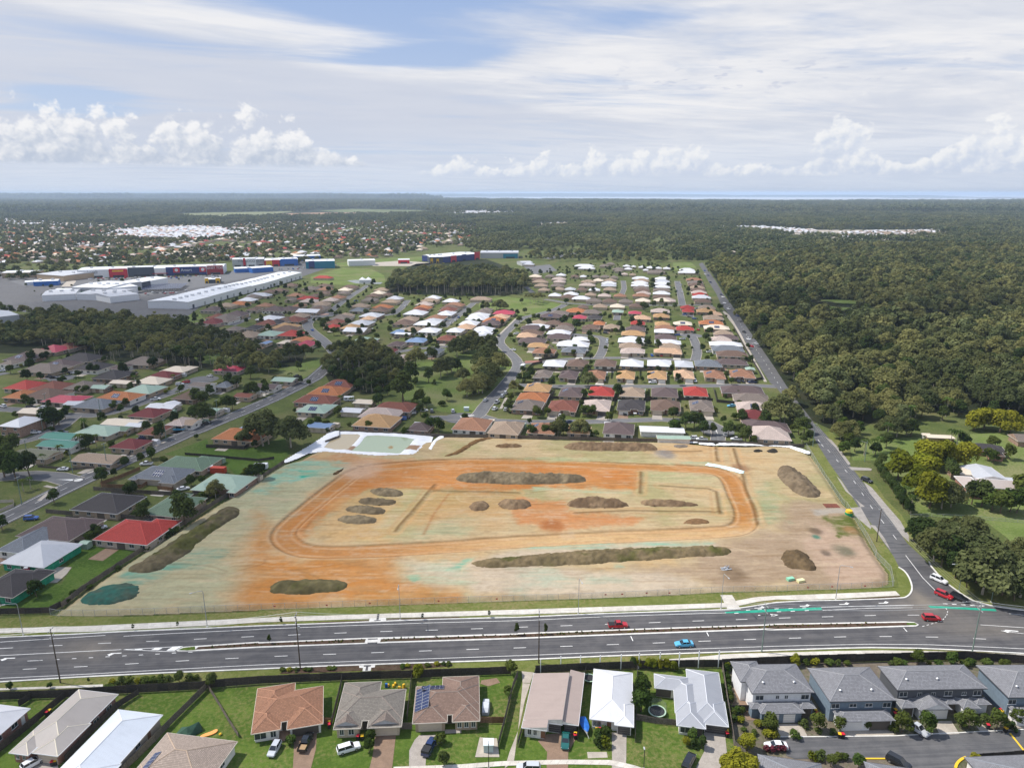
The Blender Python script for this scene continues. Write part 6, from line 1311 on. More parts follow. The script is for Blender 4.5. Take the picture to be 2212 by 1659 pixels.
row('below the white warehouse',[(-280.3,718.4,18.6,'oran',0,'f'),(-281.6,745.2,17.9,'wh',0,'f'),(-288.7,706.5,18.3,'tn',0,'f'),(-292.5,678.4,17.6,'pu',0,'f'),(-250.1,706.5,15.7,'rb',0,'f'),(-285.0,770.1,15.7,'gb',0,'f'),(-281.5,782.1,25.8,'gy',0,'f'),(-280.0,811.6,15.0,'br',0,'f'),(-272.5,822.7,16.7,'br',0,'f'),(-231.3,678.4,21.3,'pu',0,'f'),(-219.8,682.2,15.8,'pu',0,'f'),(-252.4,682.2,11.4,'br',0,'f'),(-221.5,755.6,19.5,'rd',0,'f'),(-213.3,736.1,19.0,'pk',0,'f'),(-241.1,780.1,17.3,'ob',0,'f'),(-239.6,838.7,20.0,'gb',0,'f'),(-229.8,862.6,15.9,'br',0,'f'),(-254.5,951.8,24.4,'cm',0,'f'),(-272.7,870.0,16.0,'br',0,'f'),(-216.0,706.5,11.8,'rb',0,'f'),(-191.1,690.2,19.1,'gb',0,'f'),(-196.8,719.3,16.0,'ot',0,'f'),(-196.3,670.7,22.3,'wh',0,'g'),(-236.5,748.0,9.5,'sl',0,'f'),(-221.5,653.7,9.6,'gb',0,'f'),(-221.4,629.4,19.0,'wh',0,'f'),(-208.4,609.9,13.4,'dk',0,'f'),(-264.3,609.9,17.9,'mr',0,'f'),(-255.4,650.1,13.1,'pu',0,'f'),(-262.2,632.8,18.5,'gb',0,'f'),(-202.5,619.5,15.9,'br',0,'f'),(-198.1,643.1,14.1,'tn',0,'f')],far=True)
LSUB=dict(rot=-12.0)
row('beyond the left side street',[(-287.7,396.2,16.4,'rd',0,'f'),(-276.5,377.4,12.8,'oran',0,'f'),(-269.7,392.6,17.5,'rb',0,'f'),(-253.3,396.2,15.2,'gb',10.0,'f'),(-263.0,376.3,19.7,'br',0,'f'),(-302.4,436.5,24.5,'gb',0,'f'),(-299.5,448.0,20.3,'pu',0,'pf'),(-296.1,467.4,23.6,'dk',0,'f'),(-273.9,442.1,18.2,'dk',0,'f'),(-249.1,419.6,17.8,'dk',0,'f'),(-248.7,456.7,20.7,'gb',0,'f'),(-337.4,469.1,18.4,'pu',0,'pf'),(-338.7,482.9,16.4,'tn',0,'f'),(-328.3,505.8,15.0,'rb',0,'pf'),(-333.8,496.1,18.8,'cm',0,'f'),(-335.3,457.2,10.4,'gb',0,'f'),(-256.9,444.7,8.4,'pu',8.0,'f')])
row('along the left side street',[(-246.7,369.0,20.8,'cm',9.0,'f'),(-235.2,364.4,12.4,'gy',7.0,'s'),(-224.2,358.8,19.7,'sl',10.0,'f'),(-219.5,374.2,22.5,'oran',9.0,'pf'),(-213.7,388.0,18.0,'gn',10.0,'f'),(-218.3,408.4,17.9,'cr',9.0,'f'),(-217.8,422.0,15.9,'mr',9.0,'f'),(-234.9,409.0,12.5,'cr',7.0,'s'),(-241.2,397.9,10.6,'gn',7.0,'s'),(-243.1,341.2,14.3,'cr',8.0,'tg'),(-238.6,320.2,12.1,'wh',10.0,'tpf'),(-216.3,437.7,16.9,'cr',9.0,'f'),(-188.1,343.2,15.4,'mr',9.0,'f'),(-186.4,358.4,15.8,'wh',8.0,'g')])
row('left of the diagonal road',[(-193.1,330.0,18.5,'cr',9.0,'g'),(-198.0,315.8,19.1,'gn',9.0,'f'),(-187.9,322.0,7.7,'gd',6.0,'s'),(-184.5,328.1,8.8,'wh',6.0,'s'),(-204.9,299.1,18.2,'te',8.0,'pg'),(-211.1,310.0,16.7,'te',8.0,'s'),(-207.6,286.0,18.1,'ol',9.0,'g'),(-173.2,297.4,13.5,'mr',8.0,'f'),(-172.0,316.0,9.9,'rb',8.0,'f'),(-177.4,280.3,20.1,'tn',9.0,'g'),(-165.3,330.0,9.2,'pk',8.0,'f'),(-180.0,392.8,12.2,'gb',8.0,'tg'),(-170.8,400.3,9.6,'sl',9.0,'f'),(-145.6,398.4,15.6,'pu',9.0,'g'),(-138.9,413.8,14.1,'gn',9.0,'g'),(-150.6,379.5,10.1,'rb',8.0,'g'),(-160.1,350.7,15.2,'gn',8.0,'g'),(-162.4,331.2,12.7,'tn',8.0,'g'),(-181.3,375.3,14.2,'br',9.0,'f'),(-182.9,439.7,17.6,'cm',8.0,'f'),(-185.0,361.4,8.7,'wh',8.0,'g')])
row('right of the diagonal road',[(-127.7,308.2,22.8,'oran',10.0,'f'),(-124.6,319.3,16.3,'bl',9.0,'pf'),(-108.1,367.8,22.3,'rb',9.0,'pf'),(-104.4,351.0,16.1,'gn',9.0,'pf'),(-94.1,326.4,12.1,'bl',7.0,'s'),(-106.3,383.9,19.5,'oran',10.0,'pf'),(-102.7,400.9,17.7,'rb',9.0,'pf'),(-80.9,367.3,11.0,'cr',7.0,'s'),(-84.0,351.5,11.4,'wh',7.0,'s'),(-63.1,353.4,20.6,'rb',9.0,'f'),(-68.5,341.7,20.2,'pk',10.0,'f')])
row('left of the site fence',[(-142.2,259.9,21.0,'sl',10.0,'p'),(-137.2,272.8,21.3,'gd',9.0,'f'),(-114.0,250.3,18.6,'gn',11.0,''),(-149.0,232.6,19.4,'dk',10.0,'f'),(-123.8,229.4,14.8,'gd',11.0,'f'),(-154.3,212.2,20.3,'pu',10.0,'f'),(-127.5,209.7,20.0,'rd',10.0,'f'),(-158.7,203.2,10.5,'sl',12.0,'f')])
CNS=auto_house(*[((-157.7,196.4)[0]+(-141,196.4)[0])/2,(-149.4,196.4)[1]-1.5,15.5],'gy',10,'f','unfinished house with green wrapped walls beside the weedy vacant lot','unfinished houses at the left edge',-11)
M_wrap=plain('green_building_wrap',(.02,.26,.15),.5,var=.3,vscale=1)
CN2=auto_house((-146.3,178.1)[0],(-146.3,178.1)[1],13,'dk',9,'f','dark roofed unfinished house at the left edge of the weedy lot','unfinished houses at the left edge',-11)
for t in(CNS,CN2):
    for c in t.children:
        if c.name.startswith('wall'):c.data.materials[0]=M_wrap

# ------------------------------------------------------------------ houses in the foreground
FG='houses along the street in the foreground'
M_fcream=plain('cream_wall_paint',(.56,.50,.40),.8);M_greyw=plain('grey_render',(.42,.42,.43),.8,var=.1)
h1=house('brown tiled hip roofed house with an open garage and ute in front',(-54.7,125),14,[(0,14.6,2.2,12.0),(0,8.3,5.2,14.7),(0,5.9,0,7),(7.2,14.6,-.4,7)],'ob',3,feats=[('window',1.7,.55,.5,0,2.4,1.6),('window',4.3,.55,.5,0,1.2,1.6),('porch',10.9,.18,0,0,5.4,2.2),('porch',6.5,2.72,0,0,1.2,2.2),('window',14.08,8,.9,math.pi/2,1.5,1.1)],group=FG)
h2=house('weathered grey tiled house with two little front gables',(-37.8,126.4),3.4,[(0,14.3,2.2,11.8),(0,8.4,5.0,14.8),(0,5.7,0,6.2),(7.1,14.3,0,6.6)],'gb',0,feats=[('window',1.6,.56,.6,0,.9,1.5),('window',3.6,.56,.6,0,1.2,1.5),('garage_door',10.8,.58,0,0,5.0,2.2,M_gdoor),('porch',6.4,2.72,0,0,1.3),('window',13.78,8,.9,math.pi/2,1.5,1.1)],group=FG,mat=roof_mat('roof_weathered_grey',(.235,.21,.18),1))
for gx,gw in((2.6,2.6),(10.8,2.9)):  # small gablets over the hip ends
    mb=MB();mb.poly([(gx-gw,.55,2.88),(gx+gw,.55,2.88),(gx,.75,3.9)],0)
    mb.poly([(gx+gw+.15,.45,2.86),(gx,.45,4.0),(gx,2.9,4.0)],1);mb.poly([(gx-gw-.15,.45,2.86),(gx,2.9,4.0),(gx,.45,4.0)],1)
    mb.build('gablet',[MW[3]if False else M_greyw,MR['gb']],h2)
h3=house('dusty brown tiled house with two arrays of solar panels',(-21.3,128.1),3.4,[(0,14.4,2.2,11.8),(6.0,14.4,5.0,14.8),(0,7.4,0,6.4),(8.5,14.4,0,6.2)],'gb',1,feats=[('garage_door',3.7,.56,0,0,5.0,2.2,M_gdoor),('porch',7.9,2.72,0,0,1.0),('window',10.0,.58,.6,0,.9,1.6),('window',11.5,.58,.6,0,.9,1.6),('window',13.0,.58,.6,0,.9,1.6),('window',13.88,10,.9,math.pi/2,1.5,1.1)],group=FG,mat=roof_mat('roof_dusty_brown',(.235,.155,.12),1))
solar(h3,(0,9.6,2.2,11.8),23,7,2,'left',2.6,(-.3,-.7),(1.0,1.65));solar(h3,(.6,7.2,2.2,11.8),23,5,2,'back',2.6,(0,-.9),(1.0,1.3))
h4=house('taupe metal skillion roofed duplex with two garages',(2.2,126.6),-10,[(-.2,8.2,2.6,18.2,'sx'),(8.25,11.6,3.0,20.4,'sl'),(-.2,5.2,.3,3.2,'sx')],'pk',3,feats=[('window',1.4,.88,.6,0,.8,1.5),('window',2.6,.88,.6,0,.8,1.5),('front_door',4.3,.88,.05),('garage_door',6.6,3.08,.1,0,2.6,2.2,M_gdoor_d),('garage_door',9.9,3.5,.1,0,2.6,2.2,M_gdoor_d)],group=FG,gut=M_gut_w,mat=roof_mat('roof_taupe_metal',(.345,.275,.245),0))
h5=house('narrow bright white metal roofed house with a blue boat beside it',(16.5,128.1),-9.5,[(0,9.1,1.4,18.3),(5.4,9.4,.5,8)],'wh',3,feats=[('garage_door',7.4,1.03,0,0,2.6,2.2,M_gdoor_d),('window',1.6,1.93,.5,0,1.8,1.5),('front_door',4.2,1.93,.05),('window',8.6,12,.9,math.pi/2,1.5,1.1)],group=FG,gut=M_gut_w)
h6=house('grey metal roofed house with stepped left wings and a dark garage',(35.2,127.9),-10,[(3.0,10.5,2.2,19.0),(-4.5,3.6,11.0,16.0),(-.2,5.4,3.6,14.4),(0,6.0,-.3,8.5),(5.4,10.8,1.2,9.0)],'gy',3,feats=[('garage_door',8.4,1.8,0,0,4.6,2.2,M_gdoor_d),('window',1.8,.28,.5,0,2.0,1.6),('porch',4.6,.28,0,0,1.6),('porch',-2.4,11.53,0,0,3.4)],group=FG,gut=M_gut_w,mat=roof_mat('roof_mid_grey_metal',(.33,.34,.37),0))
h7=house('long stone coloured metal roofed house slanting at the lower left',(-102,119.9),-9,[(0,10.0,2.2,19.2),(4.7,10.5,.7,10.0),(0,4.4,0,6.2)],'cr',5,feats=[('garage_door',7.6,1.23,0,0,4.4,2.2,M_gdoor),('window',1.3,.56,.8,0,.7,1.0),('window',2.8,.56,.8,0,.7,1.0),('window',9.98,12,.9,math.pi/2,1.6,1.2),('window',9.98,16,.9,math.pi/2,1.6,1.2)],group=FG,gut=M_gut_w,mat=roof_mat('roof_stone_metal',(.40,.36,.33),0))
h8=house('long pale blue white metal roofed house at the bottom left',(-89.4,115.8),-9,[(.3,11.0,-6,16.8),(4.2,11.4,-8,3)],'wh',4,feats=[('window',10.5,3,.9,math.pi/2,1.6,1.2),('window',10.5,9,.9,math.pi/2,1.6,1.2),('front_door',10.5,12.6,.05,math.pi/2)],group=FG,gut=M_gut_w,mat=roof_mat('roof_pale_blue_metal',(.62,.66,.72),0))
h9=house('tan tiled house with solar panels cut by the bottom edge',(-73.8,117),-9,[(0,15.9,-5,8.5),(0,7,-9,0),(9,15.7,-8,0)],'tn',3,feats=[('window',15.4,0,.9,math.pi/2,1.5,1.1),('window',15.4,3.4,.9,math.pi/2,1.5,1.1)],group=FG,mat=roof_mat('roof_pale_tan_tile',(.37,.295,.245),1))
solar(h9,(0,8,-5,8.5),23,5,1,'left',2.6,(-2.2,.6))
p=(-106,132.7);h10=house('white metal roofed house with red brick wall at the left edge',p,-9,[(-11,0,-18,0)],'wh',5,feats=[('window',-.5,-4,.9,math.pi/2,1.6,1.3),('front_door',-.5,-1.8,.05,math.pi/2,.95,2.1,M_frame),('window',-.5,-8,.9,math.pi/2,1.6,1.3)],group=FG,gut=M_gut_w)
# two-storey townhouses at the lower right
TH='two storey townhouses at the lower right';M_cladb=plain('blue_grey_cladding',(.16,.21,.26),.7,var=.1);M_cladd=plain('dark_cladding',(.095,.10,.112),.7);M_cladw=plain('white_cladding',(.72,.72,.72),.7,var=.06)
M_tile_g=roof_mat('roof_townhouse_grey',(.225,.225,.24),1);M_ridge['th']=plain('ridge_cap_th',(.29,.29,.30),.8);RC['th']=('dark grey',(.155,.155,.165),1)
def townhouse(label,org,rot,up,low,feats,gables=(),wall=M_cladw,lowwall=M_cladb):
    t=house(label,org,rot,up,'th',wall,5.4,23,feats,TH,M_gut_d,mat=M_tile_g)
    rb,wb,cp=MB(),MB(),[]
    for i,(x0,x1,y0,y1)in enumerate(low):
        z=2.7-.02*i;hip(rb,x0,x1,y0,y1,z,23,'hip',cp);j=.5+.02*i
        for q in([(x0+j,y0+j),(x1-j,y0+j)],[(x1-j,y0+j),(x1-j,y1)],[(x0+j,y1),(x0+j,y0+j)]):wb.poly([(*q[0],-.2),(*q[1],-.2),(*q[1],z),(*q[0],z)])
    rb.build('porch_roof',[M_tile_g,M_gut_d],t);wb.build('porch_wall',lowwall,t)
    cb=MB();[cb.tube([a,b],.10,4,cap=False)for a,b in cp];cb.build('ridge_cap',M_ridge['th'],t)
    mb=MB()
    for x,y in((2,4),(5,4.2))if up[0][1]>12 else((3,4),):mb.cyl((x,y,6.6),.12,.55,6);mb.cyl((x,y,7.1),.28,.12,8)
    for k,(x,y)in enumerate(((3.2,2.2),(10.2,2.2))[:2]):
        v=MB();v.cyl((x,y,6.0),.14,.6,7);v.cyl((x,y,6.6),.30,.14,8,r2=.1);v.build('roof_vent',M_alu,t)
    return t
U=5.4
th1=townhouse('left end townhouse pair beside the flowering garden bed',(53,134),1.5,[(0,13.9,0,9.9),(-1.2,5,4,11.2)],[(1.0,10.8,-3.2,.8),(-.6,2.6,-1.6,.7),(10.2,13.9,-1.8,.7)],[('window',2.0,.5,3.3,0,1.8,1.2),('window',12.2,.5,3.3,0,1.8,1.2),('window',6,.5,3.5,0,.8,.9),('window',8,.5,3.5,0,.8,.9),('garage_door',4.0,-2.72,0,0,2.6,2.2,M_gdoor_w),('garage_door',7.6,-2.72,0,0,2.6,2.2,M_gdoor_w),('porch',12,-1.28,0,0,2.2)])
th2=townhouse('townhouse pair with a wide white garage door and red car inside',(69.1,131.4),1.7,[(0,14.6,0,11.3)],[(1.0,13.2,-3.0,.8)],[('window',1.6,.5,3.3,0,1.8,1.2),('window',13.0,.5,3.3,0,1.8,1.2),('window',5.5,.5,3.5,0,1.6,.9),('window',9.0,.5,3.5,0,1.6,.9),('garage_door',4.0,-2.5,0,0,4.6,2.2,M_gdoor_w),('porch',10.2,-2.5,0,0,4.4)],wall=M_cladb,lowwall=M_cladw)
th3=townhouse('long townhouse row with small entry gable in the middle',(85.7,135.1),1.5,[(0,20.4,0,8.3)],[(0,3.6,-2.4,.7),(3.4,10.8,-3.2,.8),(13.4,17.4,-3.0,.8),(17.2,20.6,-1.8,.7),(10.6,13.6,-1.4,.6)],[('window',1.8,.5,3.3,0,1.8,1.3),('window',12.0,.5,3.3,0,1.8,1.3),('window',18.6,.5,3.3,0,1.8,1.3),('window',5.5,.5,3.4,0,1.0,.9),('window',8.6,.5,3.4,0,1.0,.9),('window',15.6,.5,3.4,0,1.0,.9),('garage_door',5.6,-2.68,0,0,2.6,2.2,M_gdoor_w),('garage_door',8.8,-2.68,0,0,2.6,2.2,M_gdoor_w),('garage_door',15.4,-2.48,0,0,2.6,2.2,M_gdoor_w),('porch',1.8,-1.88,0,0,2.2),('porch',12,-.88,0,0,2)],wall=M_cladd,lowwall=M_cladw)
mb=MB();mb.poly([(4.0,-3.3,2.9),(10.2,-3.3,2.9),(7.1,-3.3,4.2)],0);mb.poly([(3.7,-3.45,2.8),(7.1,-3.45,4.3),(7.1,.4,4.3),(3.7,.4,2.8)][::-1],1);mb.poly([(10.5,-3.45,2.8),(10.5,.4,2.8),(7.1,.4,4.3),(7.1,-3.45,4.3)][::-1],1);mb.build('entry_gable',[M_cladw,M_tile_g],th3)
th4=townhouse('right end townhouse cut by the right edge',(108.8,132.7),1.0,[(0,15,0,11)],[(.6,9,-2.8,.8)],[('window',1.4,.5,3.3,0,1.8,1.2),('window',6,.5,3.3,0,1.8,1.2),('garage_door',4.6,-2.28,0,0,4.4,2.2,M_gdoor_w)],lowwall=M_cladw,wall=M_cladb)
house('slate tiled roof corner poking in at the bottom by the private road',(48.7,115),-12,[(0,12,-6,4.6),(6,12,-8,0)],'sl',3,group=TH,mat=M_tile_g,gut=M_gut_d)
house('slate tiled roof edge at the bottom beside the parked black car',(69.7,115.3),-12,[(0,10,-9,2.3)],'sl',3,group=TH,mat=M_tile_g,gut=M_gut_d)
house('slate tiled roof in the bottom right corner behind a dark fence',(91.1,115.3),3,[(0,14,-9,3.4)],'sl',3,group=TH,mat=M_tile_g,gut=M_gut_d)
# ground of the front lots: drives, paths, private road, beds
sheet('front_lawns',[(-125.6,139),(-101.9,139.8),(-73.2,142.2),(-59.6,143.4)]+[(-40.8,145.3),(-15.8,146.8),(1.4,148.1)]+[(21.3,149),(51.2,149.8),(47.7,128),(48.4,118.6),(54.3,109.3),(-7.8,109.3)]+[(-105.8,109.3)],-.09,M_lawn)
sheet('townhouse_ground',[(51.3,150.3),(65.7,152.5)]+[(83.1,152.5),(112.7,153.5),(138.2,152.5),(105.5,109.3),(52.1,114.8)]+[(48.4,118.4),(47.5,127.3)],-.088,grass_mat('bark_and_plants',(.16,.13,.10),(.24,.20,.155),(.075,.095,.035),.3))
sheet('backyard_dirt',[(43,149),(50.4,149),(47.3,130.8),(46,127.3),(50.6,149)],-.06,M_mulch)
for nm,p,m in(('driveway',[(-47,128.7),(-42.3,129.7),(-41,124),(-40.6,118.6),(-39.9,114.8),(-43.3,114.8),(-45.2,122.4)],M_drive_brown),('driveway',[(-29.3,127.3),(-24.9,128),(-24.5,122.4),(-24.2,118.6),(-23.7,114.8),(-28.4,114.8),(-28.8,118.6),(-28.8,122.4)],M_drive_brown),('driveway',[(-19.9,127.7),(-14.4,127.8),(-14.9,125.7),(-17.8,123),(-17.5,118.6),(-17.3,114.8),(-20.5,114.8),(-20.8,118.6),(-21.4,123.4),(-20.7,126.3)],M_drive_grey),
('driveway',[(7.4,128),(13.9,128.7),(13.4,126.3),(11.7,123),(11.5,120.8),(11.3,118.4),(10.8,114.8),(6.8,114.8),(7.1,120.8),(7.3,123),(5.5,126)],M_drive_brown),('driveway',[(21.5,128.5),(24.7,128.7),(23.4,120.8),(22.9,118.4),(22.3,114.8),(19.6,114.8),(20.5,120.8)],M_drive_grey),('driveway',[(41.3,128.5),(45.8,128.4),(44.6,122.7),(42.3,118.6),(40.3,114.8),(35.2,114.8),(37.5,119.3),(39.9,123),(40.8,125.7)],M_drive_grey),
('driveway',[(-98.4,120.8),(-93.8,121.5),(-91.4,118.4),(-89.5,116),(-97.4,116),(-98.6,118.6)],M_drive_grey),('porch_slab',[(-51.9,129),(-47.9,129.2),(-46.9,126),(-50.9,126)],M_drive_brown),('porch_slab',[(-14.5,129.4),(-11,129.4),(-10.9,128.4),(-14.4,128.2)],M_drive_grey),('laneway',[(2.3,150.7),(5.9,150.7),(4.3,144.5),(2.5,144.6)],M_conc_old),('laneway',[(2.5,144.5),(4.3,144.3),(2.9,138.2),(1.8,131.5),(1.3,129)]+[(-0.5,123),(-1.5,118.6),(0.4,120.5),(1.3,129)],M_conc_old),
('transformer_pad',[(-6.9,127.1),(-3.2,126.8),(-2.6,121.6),(-7.6,121.6)],M_conc_old),('private_road',[(56.8,127.2),(69.1,127.3),(81.7,127.5),(97.4,128.5),(110.9,129.4),(124.1,130.4),(118.3,123),(106.2,122.7),(95.6,121.8),(92.1,120.8),(89.4,118.6),(86.6,114.8),(78.6,114.8),(78.2,120.8),(71.3,121.3),(58,121.1),(56.6,122.1),(57.6,124)],M_asph_old)):
    sheet(nm,p,-.03,m)
for p in([(57.7,131),(63.3,131.1),(63.2,127.5),(57.3,127.3)],[(71.6,130.1),(76.8,130.3),(78.1,130.4),(82.2,130.4),(82,127.7),(71.2,127.5)],[(92.7,131.9),(96.7,132),(96.1,128.1),(91.7,127.8)],[(101.2,132.2),(102.8,130.8),(103.2,129),(101,128.7),(101.3,131.2)],[(109.4,132.2),(113.3,133),(111.1,129.7),(109.3,130.1)]):sheet('driveway',p,-.025,M_conc_old)
sheet('garden_gravel',[(52,143.8),(52.9,144.3),(54.2,137.1),(52.4,134.1),(52.9,133),(54.4,132.2),(51.8,132.2),(51.7,136.7)],-.04,M_drive_brown)
strip(MB(),[(56.8,127.2),(69.1,127.3),(81.9,127.5),(97.3,128.5),(110.8,129.4)],.3,.03).build('kerb',M_kerb,kind='structure')
slab_path('footpath',[(-24,119),(-11,119.6),(-2,120.5),(1.2,120.6)]+[(10.8,120.9),(20.4,120.8),(24.9,119.4),(28.2,117.8)],[(-23.8,117.8),(-10.9,118.4),(-1.5,119.3),(1.2,119.4)]+[(10.7,119.7),(20.2,119.5),(23.8,118.4),(26.8,116.6)],-.01,1.7)
sheet('dry_patch',[(15.6,123),(19.7,123),(19.7,121.5),(15.6,121.3)],-.05,M_conc_old);sheet('dry_patch',[(-7.3,145.5),(-3.7,146.4),(-2.8,144.7),(-5.6,143.4),(-7.5,144.3)],-.05,M_drive_brown)
sheet('paint_bars',[(106.9,128.3),(107.3,128.3),(106.9,123.7),(106.4,123)],.0,M_paint_y)
wallstrip(MB(),smooth([(89.5,118.6),(90.6,119.9),(92.2,121),(93.5,121.5)],1),.5,-.05,.12).build('kerb',M_paint_y,kind='structure');wallstrip(MB(),[(72.4,121.1),(77.4,121.1)],.35,-.05,.1).build('kerb',M_paint_y,kind='structure')
# ------------------------------------------------------------------ fences: every panel and post a part
M_timber_w=[plain('weathered_timber_%d'%k,c,.95,var=.3,vscale=3)for k,c in enumerate(((.135,.115,.095),(.115,.10,.085),(.155,.13,.105)))]
M_timber_b=[plain('brown_timber_%d'%k,c,.95,var=.3,vscale=3)for k,c in enumerate(((.19,.11,.06),(.165,.095,.05),(.21,.125,.07)))]
M_timber_d=[plain('dark_timber_%d'%k,c,.95,var=.3,vscale=3)for k,c in enumerate(((.060,.052,.046),(.050,.044,.040),(.070,.058,.050)))]
M_wallb=[plain('rendered_wall',(.45,.40,.34),.9,var=.1)]
_fm={}
def fence_mesh(mat,h,rails):
    key=(mat.name,round(h,2),rails)
    if key not in _fm:
        mb=MB();mb.poly([(0,-.012,.04),(1,-.012,.04),(1,-.012,h),(0,-.012,h)]);mb.poly([(1,.012,.04),(0,.012,.04),(0,.012,h),(1,.012,h)]);mb.poly([(0,-.012,h),(1,-.012,h),(1,.012,h),(0,.012,h)])
        if rails:
            for z in(.3,h*.55,h-.25):mb.poly([(0,-.06,z),(1,-.06,z),(1,-.06,z+.09),(0,-.06,z+.09)]);mb.poly([(0,-.06,z+.09),(1,-.06,z+.09),(1,-.012,z+.09),(0,-.012,z+.09)])
        _fm[key]=mb.mesh('panel',mat)
    return _fm[key]
def post_mesh(mat,h,w=.1):
    key=('post',mat.name,round(h,2),w)
    if key not in _fm:_fm[key]=MB().box((0,0,-.2),(w,w,h+.2)).mesh('post',mat)
    return _fm[key]
def fence(label,path,h=1.8,mats=None,step=2.4,rails=True,group='timber fences',name='timber_fence',posts=True,cat='fence',z=0.0):
    mats=mats or M_timber_w;o=path[0];t=thing(name,label,cat,(o[0],o[1],z),0,group)
    for i in range(len(path)-1):
        a,b=path[i],path[i+1];L=math.dist(a,b);n=max(1,round(L/step));an=math.atan2(b[1]-a[1],b[0]-a[0])
        for k in range(n):
            x,y=a[0]+(b[0]-a[0])*k/n-o[0],a[1]+(b[1]-a[1])*k/n-o[1];hh=h+rnd.choice((0,.04,-.05))
            pnl=obj('panel',fence_mesh(rnd.choice(mats),hh,rails),t,(x,y,0),an);pnl.scale=(L/n,1,1)
            if posts:obj('post',post_mesh(mats[0],h+.08),t,(x,y,0),an)
    return t
fence('long dark paling fence between the main road and the backyards',[(-130.1,137.8),(-117.3,138.6),(-101.7,139.5),(-91.6,140.7),(-73.2,142.2),(-70,142.9)]+[(-59.9,144.2),(-40.8,145.4),(-24.2,146.3),(-0.3,147.7)],2.2,M_timber_d)
fence('dark paling fence behind the duplex and grey roofed houses',[(5.7,148),(18.5,149),(31.4,149.8),(42.4,150.1),(51.3,150.2)],2.2,M_timber_d)
fence('black boundary fence behind the townhouses along the footpath',[(51.3,150.2),(65.2,151.2)]+[(71.1,151.7),(91.8,152.5),(112.5,153.2),(126.3,151.6),(138.4,149)],2.4,M_timber_d)
fence('grey side fence running down from the corner at the left',[(-71.4,142.2),(-74.1,132.2),(-75.5,126),(-76.8,121.1),(-77.6,118.6),(-78,115.4)],1.8)
fence('side fence between the stone roof and the pale blue roof houses',[(-86.4,140.4),(-89,135.9),(-90.2,128.7),(-91.1,120.2)],1.6,M_timber_d)
fence('side fence left of the stone coloured roof house',[(-102.7,139.4),(-104.8,129.7),(-106.4,123),(-107.5,117.8)],1.8,M_timber_d);fence('short side fence by the red brick walled house',[(-110.3,139),(-111.4,136.3)],1.7,M_timber_d)
fence('open paling fence slanting between the two lawns',[(-71.3,142.6),(-66,136.3),(-61.9,131.2),(-58.3,127)],1.3,M_timber_w,1.2)
fence('grey fence left of the grey tiled house',[(-39.3,130.8),(-40.1,142.6),(-40.5,145.5)],1.8);fence('grey fence left of the solar panelled house',[(-23.1,132.2),(-23.6,140.2),(-24,146.4)],1.8);fence('timber fence along the lane right of the solar panelled house',[(-2.9,124),(-1.6,131.2),(0.2,142.2),(1.4,146.8)],1.9)
fence('short brown fence and gate right of the solar panelled house',[(-7,131.3),(-1.7,131.2)],1.7,M_timber_b);fence('short fence between the brown roof and grey tile houses',[(-41.2,131),(-39.4,130.8)],1.7,M_timber_b);fence('short fence joining the grey tile and solar houses',[(-23.9,129.4),(-21.6,129.4)],1.7,M_timber_w)
fence('fence right of the lane by the taupe duplex',[(1.2,124.3),(2.6,130.8),(4,139.8),(5.7,147.9)],1.8);fence('fence between the duplex and the white roofed house',[(13.9,126),(15.3,134.4),(17.9,148.5)],1.8,M_timber_d)
fence('fence between the white and grey roofed houses',[(26,125.7),(27.7,134.4),(30.4,149)],1.8);fence('curved front fence joining the white and grey roofed houses',[(27.3,132.2),(31.5,131),(36,130.4)],1.7);fence('tall fence between the grey roofed house and the townhouse garden',[(51.3,149.6),(49.4,139.8),(47.7,130.4),(46.5,124),(47.7,121.5),(48.7,118.6),(49,114.8)],1.9,M_timber_w)
fence('short fence across the townhouse side yard',[(48.5,135),(53.4,135)],1.6,M_timber_d);fence('dark low fence in the bottom right corner',[(92.6,119.6),(94.1,120.8),(105.7,121.9),(113.2,122.7)],1.4,M_timber_d)
# left suburb and site boundary
fence('grey paling fence along the left side of the site',[(-126,176),(-125.2,184.9),(-122.9,194.6),(-121.1,202.2),(-119.3,209.2),(-115.5,224.4),(-110.1,246.9),(-102.4,267.5)]+[(-97.6,285.8)],1.8,M_timber_w)
fence('dark fence at the roadside end of the vacant lot',[(-147.6,172.8),(-141.1,172.9),(-127.7,173.4),(-127.7,173.9),(-126.4,176.6)],1.9,M_timber_d)
fence('long timber fence along the far side of the site',[(-86.3,310.4),(-81.5,317.8)]+[(-83.3,325.6),(-64.6,323.8),(-38.6,320.4),(-13.2,319.2)]+[(2.8,318.2),(41.6,314.8),(74.5,312.9),(106.6,309.3)]+[(115.7,306.5),(133.3,305.7)],1.8,M_timber_w)
fence('brown fence around the blue grey roofed corner house',[(-155.8,278.4),(-159.7,268.7),(-163.5,262.7),(-161.7,260.3),(-145.7,259.1),(-144.9,265.1)],1.6,M_timber_b);fence('brown fence right of the blue grey house driveway',[(-138.9,258.6),(-132.5,256.8),(-133.4,263.9)],1.6,M_timber_b)
fence('long weathered fence behind the two dark and green roof houses',[(-163.3,257.4),(-155.3,256.3),(-138.7,253.5),(-121.5,251.8),(-114.3,250.7)],1.7);fence('fence between the dark roofed and green roofed houses',[(-154.2,253.5),(-139.5,249.6),(-137.9,243.7),(-142.7,236.2)],1.7);fence('weathered fence in front of the dark and green roofed houses',[(-169,237.1),(-158.8,235.2),(-141.1,233.2),(-129.3,230.8),(-116.9,229.4)],1.7)
